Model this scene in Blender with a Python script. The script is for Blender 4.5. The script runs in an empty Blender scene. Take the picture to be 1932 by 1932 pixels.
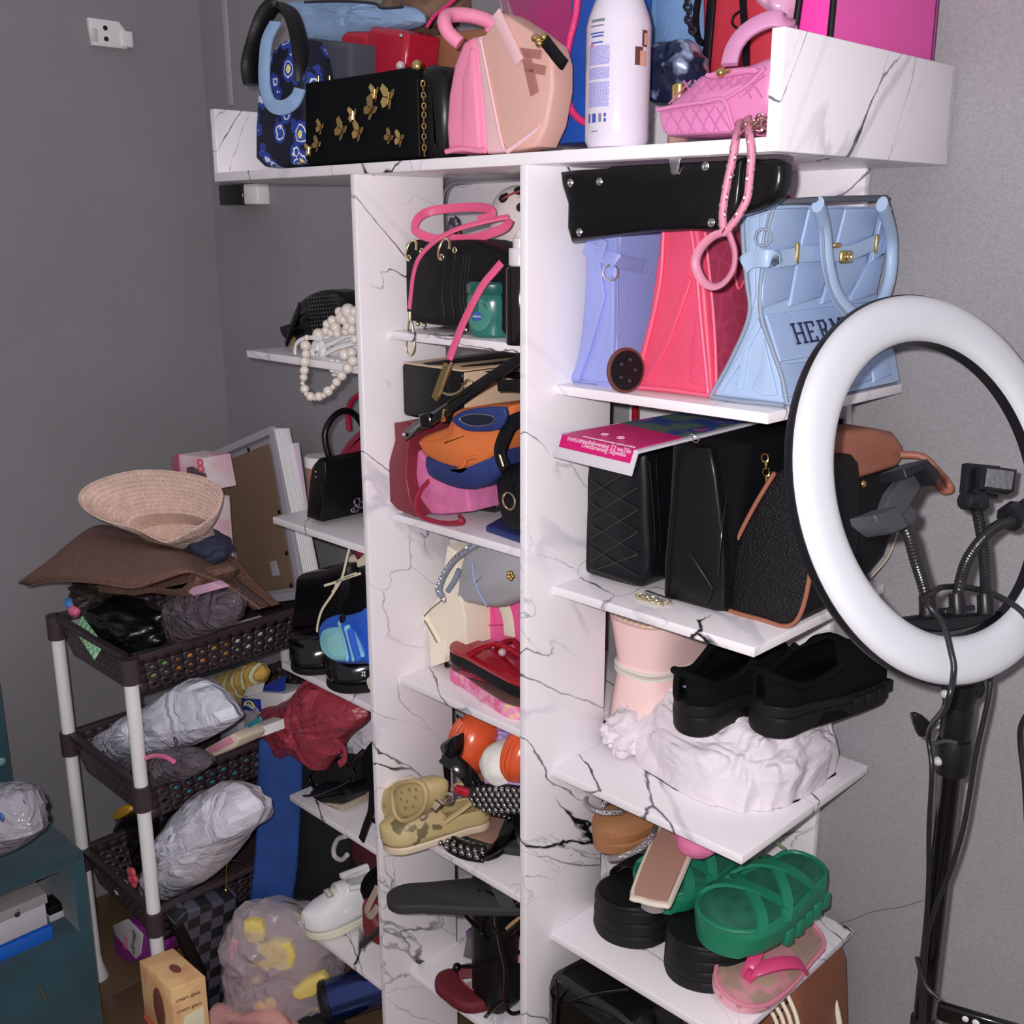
import bpy, bmesh, math, random
import numpy as np
from mathutils import Vector, Matrix, noise
D = bpy.data; COL = bpy.context.scene.collection
# ---------------- camera ----------------
SC = bpy.context.scene
CP = Vector((1.44591, -1.10316, 1.78452))
CR = Vector((0.70976014, 0.70444091, -0.00188535))
CD = Vector((0.17911133, -0.18305092, -0.96664962))
CF = Vector((-0.68129265, 0.68575168, -0.25609559))
FPX = 2044.13
cam = D.objects.new('camera', D.cameras.new('camera')); COL.objects.link(cam)
cam.data.sensor_width = 36; cam.data.lens = FPX / 1932 * 36; cam.data.clip_start = .02
m = Matrix.Identity(4)
for i in range(3):
    m[i][0] = CR[i]; m[i][1] = -CD[i]; m[i][2] = -CF[i]; m[i][3] = CP[i]
cam.matrix_world = m
SC.camera = cam
# ---------------- world, flash of the phone, exposure ----------------
w = D.worlds.new('world'); SC.world = w; w.use_nodes = True
w.node_tree.nodes['Background'].inputs[0].default_value = (.9, .85, .92, 1)
w.node_tree.nodes['Background'].inputs[1].default_value = .145
fl = D.lights.new('phone_flash', 'POINT'); fl.energy = 30; fl.shadow_soft_size = .012; fl.color = (1, .955, .97)
flo = D.objects.new('phone_flash', fl); COL.objects.link(flo)
flo.location = CP - CR * .035 - CD * .03 + CF * .005
SC.view_settings.view_transform = 'Standard'; SC.view_settings.look = 'None'
SC.view_settings.exposure = 1.54; SC.view_settings.gamma = 1; SC.view_settings.use_curve_mapping = False

# ---------------- measuring helper: a pixel of the photo on a real plane ----------------
def U(px, py, X=None, Y=None, Z=None):
    d = CF + CR * ((px - 966) / FPX) + CD * ((py - 966) / FPX)
    if X is not None: t = (X - CP.x) / d.x
    elif Y is not None: t = (Y - CP.y) / d.y
    else: t = (Z - CP.z) / d.z
    return CP + d * t
def UP(px, py, P, n):      # pixel on the plane through P with normal n
    d = CF + CR * ((px - 966) / FPX) + CD * ((py - 966) / FPX)
    return CP + d * ((P - CP).dot(n) / d.dot(n))
def UL(pts, **k): return [U(a, b, **k) for a, b in pts]
# ---------------- materials ----------------
def lin(c):
    c /= 255.; return c / 12.92 if c <= .04045 else ((c + .055) / 1.055) ** 2.4
def hx(h): return [lin(int(h[i:i + 2], 16)) for i in (0, 2, 4)]
def alb(h, d=None):        # colour seen under the flash at distance d -> own colour of the thing
    c = hx(h)
    if d: k = 1.1 * (1.65 / d) ** 2; c = [min(.9, x / k) for x in c]
    return (c[0], c[1], c[2], 1)
MATS = {}
def mat(name, h, d=None, rough=.55, metal=0, bump=0, bscale=60, var=0, vscale=8, spec=.5, alpha=1, trans=0, sheen=0, coat=0, weave=0, emit=0, crz=0):
    key = name
    if key in MATS: return MATS[key]
    M = D.materials.new(name); M.use_nodes = True; nt = M.node_tree; b = nt.nodes['Principled BSDF']
    col = alb(h, d) if isinstance(h, str) else h
    b.inputs['Base Color'].default_value = col
    b.inputs['Roughness'].default_value = rough; b.inputs['Metallic'].default_value = metal
    b.inputs['Specular IOR Level'].default_value = spec
    b.inputs['Alpha'].default_value = alpha; b.inputs['Transmission Weight'].default_value = trans
    b.inputs['Coat Weight'].default_value = coat; b.inputs['Sheen Weight'].default_value = sheen
    if emit: b.inputs['Emission Color'].default_value = col; b.inputs['Emission Strength'].default_value = emit
    if crz: bump = crz
    if var or bump or weave:
        tc = nt.nodes.new('ShaderNodeTexCoord')
    if var:
        n = nt.nodes.new('ShaderNodeTexNoise'); n.inputs['Scale'].default_value = vscale; n.inputs['Detail'].default_value = 5
        nt.links.new(tc.outputs['Object'], n.inputs['Vector'])
        r = nt.nodes.new('ShaderNodeMapRange'); r.inputs[1].default_value = .3; r.inputs[2].default_value = .7
        r.inputs[3].default_value = 1 - var; r.inputs[4].default_value = 1 + var
        nt.links.new(n.outputs['Fac'], r.inputs[0])
        x = nt.nodes.new('ShaderNodeVectorMath'); x.operation = 'SCALE'; x.inputs[0].default_value = col[:3]
        nt.links.new(r.outputs[0], x.inputs['Scale']); nt.links.new(x.outputs[0], b.inputs['Base Color'])
    if bump or weave:
        bp = nt.nodes.new('ShaderNodeBump'); bp.inputs['Distance'].default_value = .002; bp.inputs['Strength'].default_value = bump or weave
        if weave:
            n = nt.nodes.new('ShaderNodeTexVoronoi'); n.inputs['Scale'].default_value = bscale
            nt.links.new(n.outputs['Distance'], bp.inputs['Height'])
        else:
            n = nt.nodes.new('ShaderNodeTexNoise'); n.inputs['Scale'].default_value = bscale; n.inputs['Detail'].default_value = 3
            if crz:      # sharp creases of thin film
                n.inputs['Distortion'].default_value = .9; n.inputs['Roughness'].default_value = .45; bp.inputs['Distance'].default_value = .03; bp.inputs['Strength'].default_value = crz
                q1 = nt.nodes.new('ShaderNodeMath'); q1.operation = 'SUBTRACT'; q1.inputs[1].default_value = .5; q2 = nt.nodes.new('ShaderNodeMath'); q2.operation = 'ABSOLUTE'
                nt.links.new(n.outputs['Fac'], q1.inputs[0]); nt.links.new(q1.outputs[0], q2.inputs[0]); nt.links.new(q2.outputs[0], bp.inputs['Height'])
            else: nt.links.new(n.outputs['Fac'], bp.inputs['Height'])
        nt.links.new(tc.outputs['Object'], n.inputs['Vector'])
        nt.links.new(bp.outputs[0], b.inputs['Normal'])
    MATS[key] = M; return M
def two_tone(name, h1, h2, d, kind='noise', scale=20, thr=.5, rough=.5, width=.03, h3=None, metal=0, stretch=(1, 1, 1)):
    """print / pattern of two or three flat colours"""
    if name in MATS: return MATS[name]
    M = mat(name, h1, d, rough=rough, metal=metal); nt = M.node_tree; b = nt.nodes['Principled BSDF']
    tc = nt.nodes.new('ShaderNodeTexCoord'); mp = nt.nodes.new('ShaderNodeMapping'); mp.inputs['Scale'].default_value = stretch
    nt.links.new(tc.outputs['Object'], mp.inputs[0])
    if kind == 'check':
        n = nt.nodes.new('ShaderNodeTexChecker'); n.inputs['Scale'].default_value = scale; out = n.outputs['Fac']
    elif kind == 'voronoi':
        n = nt.nodes.new('ShaderNodeTexVoronoi'); n.inputs['Scale'].default_value = scale; n.feature = 'DISTANCE_TO_EDGE'; out = n.outputs['Distance']
    elif kind == 'spots':
        n = nt.nodes.new('ShaderNodeTexVoronoi'); n.inputs['Scale'].default_value = scale; out = n.outputs['Distance']
    elif kind == 'wave':
        n = nt.nodes.new('ShaderNodeTexWave'); n.inputs['Scale'].default_value = scale; n.inputs['Distortion'].default_value = 1.5; out = n.outputs['Fac']
    else:
        n = nt.nodes.new('ShaderNodeTexNoise'); n.inputs['Scale'].default_value = scale; n.inputs['Detail'].default_value = 2; out = n.outputs['Fac']
    nt.links.new(mp.outputs[0], n.inputs['Vector'])
    cr = nt.nodes.new('ShaderNodeValToRGB'); e = cr.color_ramp.elements
    e[0].position = thr - width; e[0].color = alb(h1, d); e[1].position = thr + width; e[1].color = alb(h2, d)
    if h3:
        q = cr.color_ramp.elements.new(min(.99, thr + width + .12)); q.color = alb(h3, d)
        q = cr.color_ramp.elements.new(min(.98, thr + width + .09)); q.color = alb(h2, d)
    nt.links.new(out, cr.inputs[0]); nt.links.new(cr.outputs[0], b.inputs['Base Color'])
    return M
def marble(name, off, ang=40, rough=.28, axis='X', dens=1.0):
    """white laminate printed with long drawn-out dark and grey veins"""
    if name in MATS: return MATS[name]
    BASE = (.90, .86, .89, 1)
    M = mat(name, BASE, rough=rough); nt = M.node_tree; b = nt.nodes['Principled BSDF']; L = nt.links.new
    N = nt.nodes.new
    tc = N('ShaderNodeTexCoord'); r0 = N('ShaderNodeVectorRotate'); r0.rotation_type = axis + '_AXIS'; r0.inputs['Angle'].default_value = math.radians(ang); L(tc.outputs['Object'], r0.inputs['Vector'])
    mp = N('ShaderNodeMapping'); mp.inputs['Location'].default_value = off; mp.inputs['Scale'].default_value = (1, .42, 1.5) if axis == 'X' else (.45, 1.5, 1.3)
    L(r0.outputs[0], mp.inputs[0]); col = None
    def noi(vec, sc, det, off_=(0, 0, 0), out='Fac'):
        ad = N('ShaderNodeVectorMath'); ad.inputs[1].default_value = off_; L(vec, ad.inputs[0])
        n = N('ShaderNodeTexNoise'); n.inputs['Scale'].default_value = sc; n.inputs['Detail'].default_value = det; L(ad.outputs[0], n.inputs['Vector']); return n.outputs[out]
    def rng(x, a_, b_, c_, d_):
        r = N('ShaderNodeMapRange'); r.inputs[1].default_value = a_; r.inputs[2].default_value = b_; r.inputs[3].default_value = c_; r.inputs[4].default_value = d_; L(x, r.inputs[0]); return r.outputs[0]
    def mul(x, y):
        m_ = N('ShaderNodeMath'); m_.operation = 'MULTIPLY'; L(x, m_.inputs[0]); L(y, m_.inputs[1]); return m_.outputs[0]
    # wandering coordinates, then cell borders = branching cracks
    dn = noi(mp.outputs[0], 3.2, 6, (1, 2, 3), 'Color'); sb = N('ShaderNodeVectorMath'); sb.operation = 'SUBTRACT'; sb.inputs[1].default_value = (.5, .5, .5); L(dn, sb.inputs[0])
    sc_ = N('ShaderNodeVectorMath'); sc_.operation = 'SCALE'; sc_.inputs['Scale'].default_value = .34; L(sb.outputs[0], sc_.inputs[0])
    av = N('ShaderNodeVectorMath'); L(mp.outputs[0], av.inputs[0]); L(sc_.outputs[0], av.inputs[1])
    for i, (vs_, wd, strg, hexa, lo_, hi_) in enumerate([(1.7 * dens, .022, .38, '9a97ac', .42, .60), (5.4 * dens, .009, .62, '777a8c', .50, .60), (2.9 * dens, .0085, .9, '3a3c4a', .47, .58), (1.9 * dens, .0085, 1.0, '14161e', .49, .56)]):
        ad = N('ShaderNodeVectorMath'); ad.inputs[1].default_value = (3.1 * i, 1.7 * i, 5.3 * i); L(av.outputs[0], ad.inputs[0])
        v = N('ShaderNodeTexVoronoi'); v.feature = 'DISTANCE_TO_EDGE'; v.inputs['Scale'].default_value = vs_; L(ad.outputs[0], v.inputs['Vector'])
        w1 = rng(noi(mp.outputs[0], 14, 3, (i, 5, 8)), .35, .65, .25, 1.5)      # thickness varies along the vein
        dv = N('ShaderNodeMath'); dv.operation = 'DIVIDE'; L(v.outputs['Distance'], dv.inputs[0]); L(w1, dv.inputs[1])
        line = rng(dv.outputs[0], wd * .25, wd, strg, 0)
        mask = rng(noi(mp.outputs[0], 3.1, 2, (7.1 * i, 9.7, 2.3 * i)), lo_, hi_, 0, 1)
        mx = N('ShaderNodeMix'); mx.data_type = 'RGBA'; L(mul(line, mask), mx.inputs[0])
        if col is None: mx.inputs[6].default_value = BASE
        else: L(col, mx.inputs[6])
        mx.inputs[7].default_value = alb(hexa); col = mx.outputs[2]
    L(col, b.inputs['Base Color']); return M
BLK = lambda: mat('black_leather', (.005, .005, .006, 1), rough=.45, spec=.28, bump=.25, bscale=220)
BLKG = lambda: mat('black_patent', (.003, .003, .004, 1), rough=.12, spec=.5, coat=.2)
BLKM = lambda: mat('black_suede', (.005, .005, .006, 1), rough=.9, bump=.3, bscale=300, spec=.1)
BLKP = lambda: mat('black_plastic', (.008, .008, .010, 1), rough=.38, spec=.35)
GOLD = lambda: mat('gold_metal', (.78, .56, .22, 1), rough=.22, metal=1)
PGOLD = lambda: mat('pale_gold_metal', (.85, .78, .5, 1), rough=.3, metal=1)
SILV = lambda: mat('silver_metal', (.75, .75, .77, 1), rough=.2, metal=1)
# ---------------- meshes ----------------
THINGS = []
def link(name, me, m=None, parent=None, smooth=38):
    if m is not None and not me.materials: me.materials.append(m)
    me.shade_smooth()
    try: me.set_sharp_from_angle(angle=math.radians(smooth))
    except Exception: pass
    o = D.objects.new(name, me); COL.objects.link(o)
    if parent is not None: o.parent = parent
    return o
def mk(name, vs, fs, m, parent=None, smooth=38, fix=True):
    me = D.meshes.new(name); me.from_pydata([tuple(v) for v in vs], [], fs); me.update()
    if fix:
        bm = bmesh.new(); bm.from_mesh(me); bmesh.ops.recalc_face_normals(bm, faces=bm.faces); bm.to_mesh(me); bm.free()
    return link(name, me, m, parent, smooth)
def T(name, label, cat, group=None):
    o = D.objects.new(name, None); COL.objects.link(o); o.empty_display_size = .02
    o['label'] = label; o['category'] = cat
    if group: o['group'] = group
    THINGS.append(o); return o
def tag(o, label, cat, group=None):
    o['label'] = label; o['category'] = cat
    if group: o['group'] = group
    THINGS.append(o); return o
def struct(o): o['kind'] = 'structure'; return o
def V(*a): return Vector(a)
def cat(pts, closed=False, k=6):
    """catmull-rom"""
    pts = [Vector(p) for p in pts]; n = len(pts); out = []
    if n < 3: return pts
    rng = range(n) if closed else range(n - 1)
    for i in rng:
        if closed: a, b, c, d = pts[i - 1], pts[i], pts[(i + 1) % n], pts[(i + 2) % n]
        else: a, b, c, d = pts[max(i - 1, 0)], pts[i], pts[i + 1], pts[min(i + 2, n - 1)]
        for j in range(k):
            t = j / k
            out.append(.5 * ((2 * b) + (c - a) * t + (2 * a - 5 * b + 4 * c - d) * t * t + (3 * b - a - 3 * c + d) * t ** 3))
    if not closed: out.append(pts[-1])
    return out
def rings(name, R, m, parent=None, cap=(1, 1), closed=True, smooth=38, loop=False):
    """skin rings of equal length"""
    vs = []; fs = []; n = len(R[0])
    for r in R: vs += list(r)
    K = len(R)
    for i in range(K if loop else K - 1):
        for j in range(n if closed else n - 1):
            a = i * n + j; b = i * n + (j + 1) % n; c = ((i + 1) % K) * n + (j + 1) % n; d = ((i + 1) % K) * n + j
            fs.append((a, b, c, d))
    if cap[0] and not loop and closed: fs.append(tuple(range(n))[::-1])
    if cap[1] and not loop and closed: fs.append(tuple(range((K - 1) * n, K * n)))
    return mk(name, vs, fs, m, parent, smooth)
def inset(pts, n, r):
    out = []; N = len(pts)
    # orientation
    A = Vector((0, 0, 0))
    for i in range(N): A += pts[i].cross(pts[(i + 1) % N])
    s = 1 if A.dot(n) > 0 else -1
    for i in range(N):
        a, b, c = pts[i - 1], pts[i], pts[(i + 1) % N]
        e1 = (b - a); e2 = (c - b)
        e1 = e1.normalized() if e1.length > 1e-9 else e2.normalized(); e2 = e2.normalized() if e2.length > 1e-9 else e1
        n1 = n.cross(e1) * s; n2 = n.cross(e2) * s; q = n1 + n2
        if q.length < 1e-6: q = n1
        q.normalize(); k = max(.5, q.dot(n1)); out.append(b + q * (r / k))
    return out
def pil(name, pts, n, th, m, parent=None, r=.006, puff=0, sm=0, K=4, puffb=None, top=None):
    """rounded slab: outline pts (world), extruded th along n"""
    n = Vector(n).normalized()
    if sm: pts = cat(pts, True, sm)
    pts = [Vector(p) for p in pts]
    r = min(r, abs(th) * .5 - 1e-4); R = []
    c = sum(pts, Vector()) / len(pts)
    if puff:
        for q in (.25, .55, .8):
            R.append([c + (p - c) * q - n * puff * (1 - q * q) for p in inset(pts, n, r)])
    for k in range(K + 1):
        a = math.pi / 2 * k / K; R.append([p + n * (r * (1 - math.cos(a))) for p in inset(pts, n, r * (1 - math.sin(a)))])
    for k in range(K + 1):
        a = math.pi / 2 * k / K; R.append([p + n * (th - r * (1 - math.sin(a))) for p in inset(pts, n, r * (1 - math.cos(a)))])
    if puff:
        for q in (.8, .55, .25):
            R.append([c + (p - c) * q + n * (th + puff * (1 - q * q)) for p in inset(pts, n, r)])
    return rings(name, R, m, parent, smooth=45)
def frames(path, closed, up=None):
    P = [Vector(p) for p in path]; n = len(P); out = []; prev = None
    for i in range(n):
        if closed: t = P[(i + 1) % n] - P[i - 1]
        else: t = P[min(i + 1, n - 1)] - P[max(i - 1, 0)]
        if t.length < 1e-9: t = Vector((0, 0, 1))
        t.normalize()
        if up is not None: a = Vector(up) - t * t.dot(Vector(up))
        elif prev is None:
            a = t.orthogonal()
        else: a = prev - t * t.dot(prev)
        if a.length < 1e-5: a = prev if prev is not None else t.orthogonal()
        a.normalize(); prev = a; out.append((P[i], a, t.cross(a)))
    return out
def tube(name, path, r, m, parent=None, closed=False, k=5, n=8, b=None, up=None, smp=True, square=False, taper=None):
    """round or flat (a=r along up, b across) swept strip"""
    P = cat(path, closed, k) if smp else [Vector(p) for p in path]
    F = frames(P, closed, up); b = b or r; R = []
    for i, (p, u, s) in enumerate(F):
        q = 1
        if taper: q = taper(i / max(1, len(F) - 1))
        if square: R.append([p + u * x * r * q + s * y * b * q for x, y in ((1, .92), (1, -.92), (.8, -1), (-.8, -1), (-1, -.92), (-1, .92), (-.8, 1), (.8, 1))])
        else: R.append([p + u * math.cos(a) * r * q + s * math.sin(a) * b * q for a in [2 * math.pi * j / n for j in range(n)]])
    return rings(name, R, m, parent, loop=closed, smooth=50)
def strap(name, path, w, t, up, m, parent=None, closed=False, k=6):
    """flat strap: up = direction normal to its flat face; w full width, t full thickness"""
    return tube(name, path, t / 2, m, parent, closed, k, b=w / 2, up=up, square=True)
def lathe(name, prof, O, m, parent=None, axis=(0, 0, 1), n=24, cap=(1, 1)):
    ax = Vector(axis).normalized(); u = ax.orthogonal().normalized(); v = ax.cross(u); O = Vector(O)
    return rings(name, [[O + ax * z + (u * math.cos(a) + v * math.sin(a)) * max(r, 1e-5) for a in [2 * math.pi * j / n for j in range(n)]] for r, z in prof], m, parent, cap=cap)
def box(name, p, vx, vy, vz, m, parent=None, bev=.002):
    """box from corner p with edge vectors"""
    p = Vector(p); vx = Vector(vx); vy = Vector(vy); vz = Vector(vz)
    me = D.meshes.new(name); bm = bmesh.new(); vv = []
    for k in (0, 1):
        for a, b_ in ((0, 0), (1, 0), (1, 1), (0, 1)): vv.append(bm.verts.new(p + vx * a + vy * b_ + vz * k))
    for f in ((3, 2, 1, 0), (4, 5, 6, 7), (0, 1, 5, 4), (1, 2, 6, 5), (2, 3, 7, 6), (3, 0, 4, 7)): bm.faces.new([vv[i] for i in f])
    if bev: bmesh.ops.bevel(bm, geom=bm.edges[:], offset=bev, segments=2, affect='EDGES', profile=.5)
    bmesh.ops.recalc_face_normals(bm, faces=bm.faces); bm.to_mesh(me); bm.free()
    return link(name, me, m, parent, 60 if bev else 30)
def cbox(name, c, sx, sy, sz, m, parent=None, rz=0, bev=.002, M=None):
    q = M or Matrix.Rotation(rz, 3, 'Z'); vx = q @ Vector((sx, 0, 0)); vy = q @ Vector((0, sy, 0)); vz = q @ Vector((0, 0, sz))
    return box(name, Vector(c) - (vx + vy + vz) / 2, vx, vy, vz, m, parent, bev)
_bead = {}
def bead(name, c, r, m, parent=None, sx=(1, 1, 1)):
    key = (name, m.name)
    if key not in _bead:
        bm = bmesh.new(); bmesh.ops.create_icosphere(bm, subdivisions=2, radius=1); me = D.meshes.new(name); bm.to_mesh(me); bm.free(); me.shade_smooth(); me.materials.append(m); _bead[key] = me
    o = D.objects.new(name, _bead[key]); COL.objects.link(o); o.location = c; o.scale = (r * sx[0], r * sx[1], r * sx[2])
    if parent is not None: o.parent = parent
    return o
def blob(name, c, rad, m, parent=None, seed=0, amp=.25, freq=2.5, sub=4, rot=None, floor=None, crease=0, flat=60, lo=None):
    bm = bmesh.new(); bmesh.ops.create_icosphere(bm, subdivisions=sub, radius=1)
    q = rot or Matrix.Identity(3); c = Vector(c)
    for v in bm.verts:
        d = v.co.copy(); s = d * freq + Vector((seed * 3.3, seed * 1.7, seed))
        h = noise.noise(s) * amp
        if crease:
            h += -abs(noise.noise(s * 1.7 + Vector((5, 1, 2)))) * crease + (abs(noise.noise(s * 3.7))) * crease * .45
        p = d * (1 + h); p = Vector((p.x * rad[0], p.y * rad[1], p.z * rad[2])); p = q @ p + c
        if floor is not None and p.z < floor: p.z = floor + .0005
        if lo: p = lo(p)
        v.co = p
    me = D.meshes.new(name); bm.to_mesh(me); bm.free()
    return link(name, me, m, parent, flat)
def text(name, s, p, xdir, up, size, m, parent=None, ext=.0004, font=None, align='CENTER', shear=0):
    cu = D.curves.new(name, 'FONT'); cu.body = s; cu.size = size; cu.extrude = ext; cu.align_x = align; cu.align_y = 'CENTER'; cu.shear = shear; cu.resolution_u = 3
    o = D.objects.new(name, cu); me = D.meshes.new_from_object(o); D.objects.remove(o)
    x = Vector(xdir).normalized(); y = Vector(up); y = (y - x * x.dot(y)).normalized(); z = x.cross(y)
    M4 = Matrix(((x.x, y.x, z.x, p[0]), (x.y, y.y, z.y, p[1]), (x.z, y.z, z.z, p[2]), (0, 0, 0, 1)))
    me.transform(M4); me.materials.clear(); return link(name, me, m, parent)
def chain(name, path, r, m, parent, link_len=.008, w=.0012):
    """links along a path, joined as one fine part"""
    P = cat(path, False, 12); L = [0]
    for i in range(1, len(P)): L.append(L[-1] + (P[i] - P[i - 1]).length)
    vs = []; fs = []; s = 0; idx = 0; F = frames(P, False)
    while s < L[-1]:
        i = min(range(len(L)), key=lambda q: abs(L[q] - s)); p, u, v = F[i]; t = u.cross(v)
        if idx % 2: u, v = v, u
        base = len(vs); n1, n2 = 8, 5
        for a in range(n1):
            A = 2 * math.pi * a / n1; cc = p + t * math.cos(A) * link_len * .62 + u * math.sin(A) * r; dr = (t * math.cos(A) + u * math.sin(A)).normalized()
            for b in range(n2):
                B = 2 * math.pi * b / n2; vs.append(cc + dr * math.cos(B) * w + v * math.sin(B) * w)
        for a in range(n1):
            for b in range(n2):
                fs.append((base + a * n2 + b, base + ((a + 1) % n1) * n2 + b, base + ((a + 1) % n1) * n2 + (b + 1) % n2, base + a * n2 + (b + 1) % n2))
        s += link_len; idx += 1
    return mk(name, vs, fs, m, parent)
def ring(name, c, r, w, n, m, parent=None, k=20, e=1, u=None):
    n = Vector(n).normalized(); u = Vector(u).normalized() if u is not None else n.orthogonal().normalized(); v = n.cross(u); c = Vector(c)
    return tube(name, [c + u * math.cos(a) * r + v * math.sin(a) * r * e for a in [2 * math.pi * j / k for j in range(k)]], w, m, parent, True, 1, 6, smp=False)
# ---------- shoes ----------
class Foot:
    """s 0 heel .. 1 toe, t -1..1 across, z up"""
    def __init__(f, heel, toe, W, up=(0, 0, 1), side=1, hz=lambda s: 0):
        f.o = Vector(heel); d = Vector(toe) - f.o; f.L = d.length; f.x = d.normalized(); up = Vector(up); f.z = (up - f.x * f.x.dot(up)).normalized(); f.y = f.z.cross(f.x); f.W = W; f.side = side; f.hz = hz
    def hw(f, s):
        s = min(max(s, 0), 1)
        base = .37 + .13 * math.sin(math.pi * min(1, max(0, (s - .25) / .95)) ** 1.0)
        e = 1
        if s < .14: e = math.sqrt(max(0, 1 - ((.14 - s) / .14) ** 2))
        if s > .8: e = math.sqrt(max(0, 1 - ((s - .8) / .2) ** 2))
        return base * e * f.W
    def P(f, s, t, z):
        c = .06 * f.W * f.side * math.sin(math.pi * s)
        return f.o + f.x * (s * f.L) + f.y * (c + t * f.hw(s)) + f.z * (z + f.hz(s))
    def outline(f, n=22, g=1.0):
        ss = [0] + [.5 - .5 * math.cos(math.pi * i / n) for i in range(1, n)] + [1]
        return [(s, 1) for s in ss] + [(s, -1) for s in reversed(ss[1:-1])]
def sole(name, F, zb, zt, m, parent=None, g0=1, g1=1, r=.003, rows=1, waist=0):
    """zb, zt: functions of s giving the bottom and top"""
    O = F.outline(); R = []; K = 6
    fb = zb if callable(zb) else (lambda s: zb); ft = zt if callable(zt) else (lambda s: zt)
    R.append([F.P(s, t * g0 * .93, fb(s)) for s, t in O])
    for k in range(K + 1):
        q = k / K; g = g0 + (g1 - g0) * q - waist * math.sin(math.pi * q)
        R.append([F.P(s, t * g, fb(s) + r + (ft(s) - fb(s) - 2 * r) * q) for s, t in O])
    R.append([F.P(s, t * g1 * .93, ft(s)) for s, t in O])
    return rings(name, R, m, parent, smooth=50)
def sstrap(name, F, s0, s1, z0, z1, h, w, m, parent=None, t=.003, s2=None, n=12, te=.97):
    """strap over the foot from left (s0) to right (s1), height h"""
    pts = []; ups = []
    for i in range(n + 1):
        a = math.pi * i / n; s = s0 + (s1 - s0) * i / n; tt = te * math.cos(a)
        pts.append(F.P(s, tt, (z0 + (z1 - z0) * i / n) + h * math.sin(a)))
    R = []
    for i in range(n + 1):
        a = math.pi * i / n; nn = (F.y * math.cos(a) * .7 + F.z * math.sin(a) + F.z * .05).normalized()
        d = F.x if abs(s1 - s0) < .05 else (F.x * 1.0 - F.y * ((s1 - s0) * F.L / (2 * F.W) * -1.0)).normalized()
        p = pts[i]; R.append([p + d * w / 2 - nn * t / 2, p + d * w / 2 + nn * t / 2, p - d * w / 2 + nn * t / 2, p - d * w / 2 - nn * t / 2])
    return rings(name, R, m, parent)
def upper(name, F, z0, H, open_to, side_h, m, parent=None, t=.003, na=16, n=18, back=True, g=.96):
    """closed shoe upper; H(s) instep height, open behind s<open_to"""
    z0f = z0 if callable(z0) else (lambda s: z0); vs = []; fs = []
    R = []
    for i in range(n + 1):
        s = .5 - .5 * math.cos(math.pi * i / n); s = min(max(s, .004), .996)
        row = []; h = H(s); sh = side_h(s) if callable(side_h) else side_h
        for j in range(na + 1):
            if s >= open_to: a = math.pi * j / na
            else:
                amax = math.asin(min(1, sh / max(h, 1e-4))); half = na // 2
                if j < half: a = amax * j / (half - 1)
                elif j == half: a = amax
                else: a = math.pi - amax * (na - j) / (half - 1)
                if j == half: a = amax
            row.append(F.P(s, g * math.copysign(abs(math.cos(a)) ** .8, math.cos(a)), z0f(s) + h * math.sin(a)))
        R.append((s, row))
    for s, row in R: vs += row
    W_ = na + 1
    for i in range(n):
        for j in range(na):
            if R[i][0] < open_to and na // 2 <= j < na // 2 + 1: continue
            a = i * W_ + j; fs.append((a, a + 1, a + W_ + 1, a + W_))
    o = mk(name, vs, fs, m, parent)
    md = o.modifiers.new('t', 'SOLIDIFY'); md.thickness = t; md.offset = 0
    return o
# ================= room =================
WALL = mat('grey_plaster', (.308, .297, .314, 1), rough=.85, bump=.35, bscale=9, var=.07, vscale=3, spec=.2)
WALLD = mat('grey_plaster_left', (.298, .288, .305, 1), rough=.85, bump=.35, bscale=7, var=.08, vscale=2.5, spec=.2)
def wallgrain(M):
    nt = M.node_tree; b = nt.nodes['Principled BSDF']; src = b.inputs['Base Color'].links[0].from_socket
    tc = nt.nodes.new('ShaderNodeTexCoord'); n = nt.nodes.new('ShaderNodeTexNoise'); n.inputs['Scale'].default_value = 320; n.inputs['Detail'].default_value = 2
    nt.links.new(tc.outputs['Object'], n.inputs['Vector']); r = nt.nodes.new('ShaderNodeMapRange'); r.inputs[1].default_value = .3; r.inputs[2].default_value = .7; r.inputs[3].default_value = .9; r.inputs[4].default_value = 1.1
    nt.links.new(n.outputs['Fac'], r.inputs[0]); x = nt.nodes.new('ShaderNodeVectorMath'); x.operation = 'SCALE'; nt.links.new(src, x.inputs[0]); nt.links.new(r.outputs[0], x.inputs['Scale']); nt.links.new(x.outputs[0], b.inputs['Base Color'])
wallgrain(WALL); wallgrain(WALLD)
FLOORM = two_tone('floor_tile', '5c4a36', '4e3e2e', 2.3, 'noise', 3, .5, rough=.35, width=.2)
XW = -1.2; YW = .445
struct(box('wall_back', (XW, YW, 0), (4.6, 0, 0), (0, .12, 0), (0, 0, 2.75), WALL, bev=0))
struct(box('wall_left', (XW - .12, -3, 0), (.12, 0, 0), (0, 3.565, 0), (0, 0, 2.75), WALLD, bev=0))
fo = D.objects.new('floor', None)
fl_ = box('floor', (XW - .12, -3, -.05), (4.72, 0, 0), (0, 3.565, 0), (0, 0, .042), mat('floor_grout', (.12, .09, .06, 1), rough=.8), bev=0); struct(fl_)
_t = None
for i in range(11):
    for j in range(8):
        if _t is None:
            _t = box('floor_tile', (.002, .002, -.008), (.396, 0, 0), (0, .396, 0), (0, 0, .008), FLOORM, bev=.0015).data; D.objects.remove(D.objects['floor_tile'])
        o = D.objects.new('floor_tile', _t); COL.objects.link(o); o.location = (XW + .4 * i, YW - .4 * (j + 1), 0); o.parent = fl_
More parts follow.
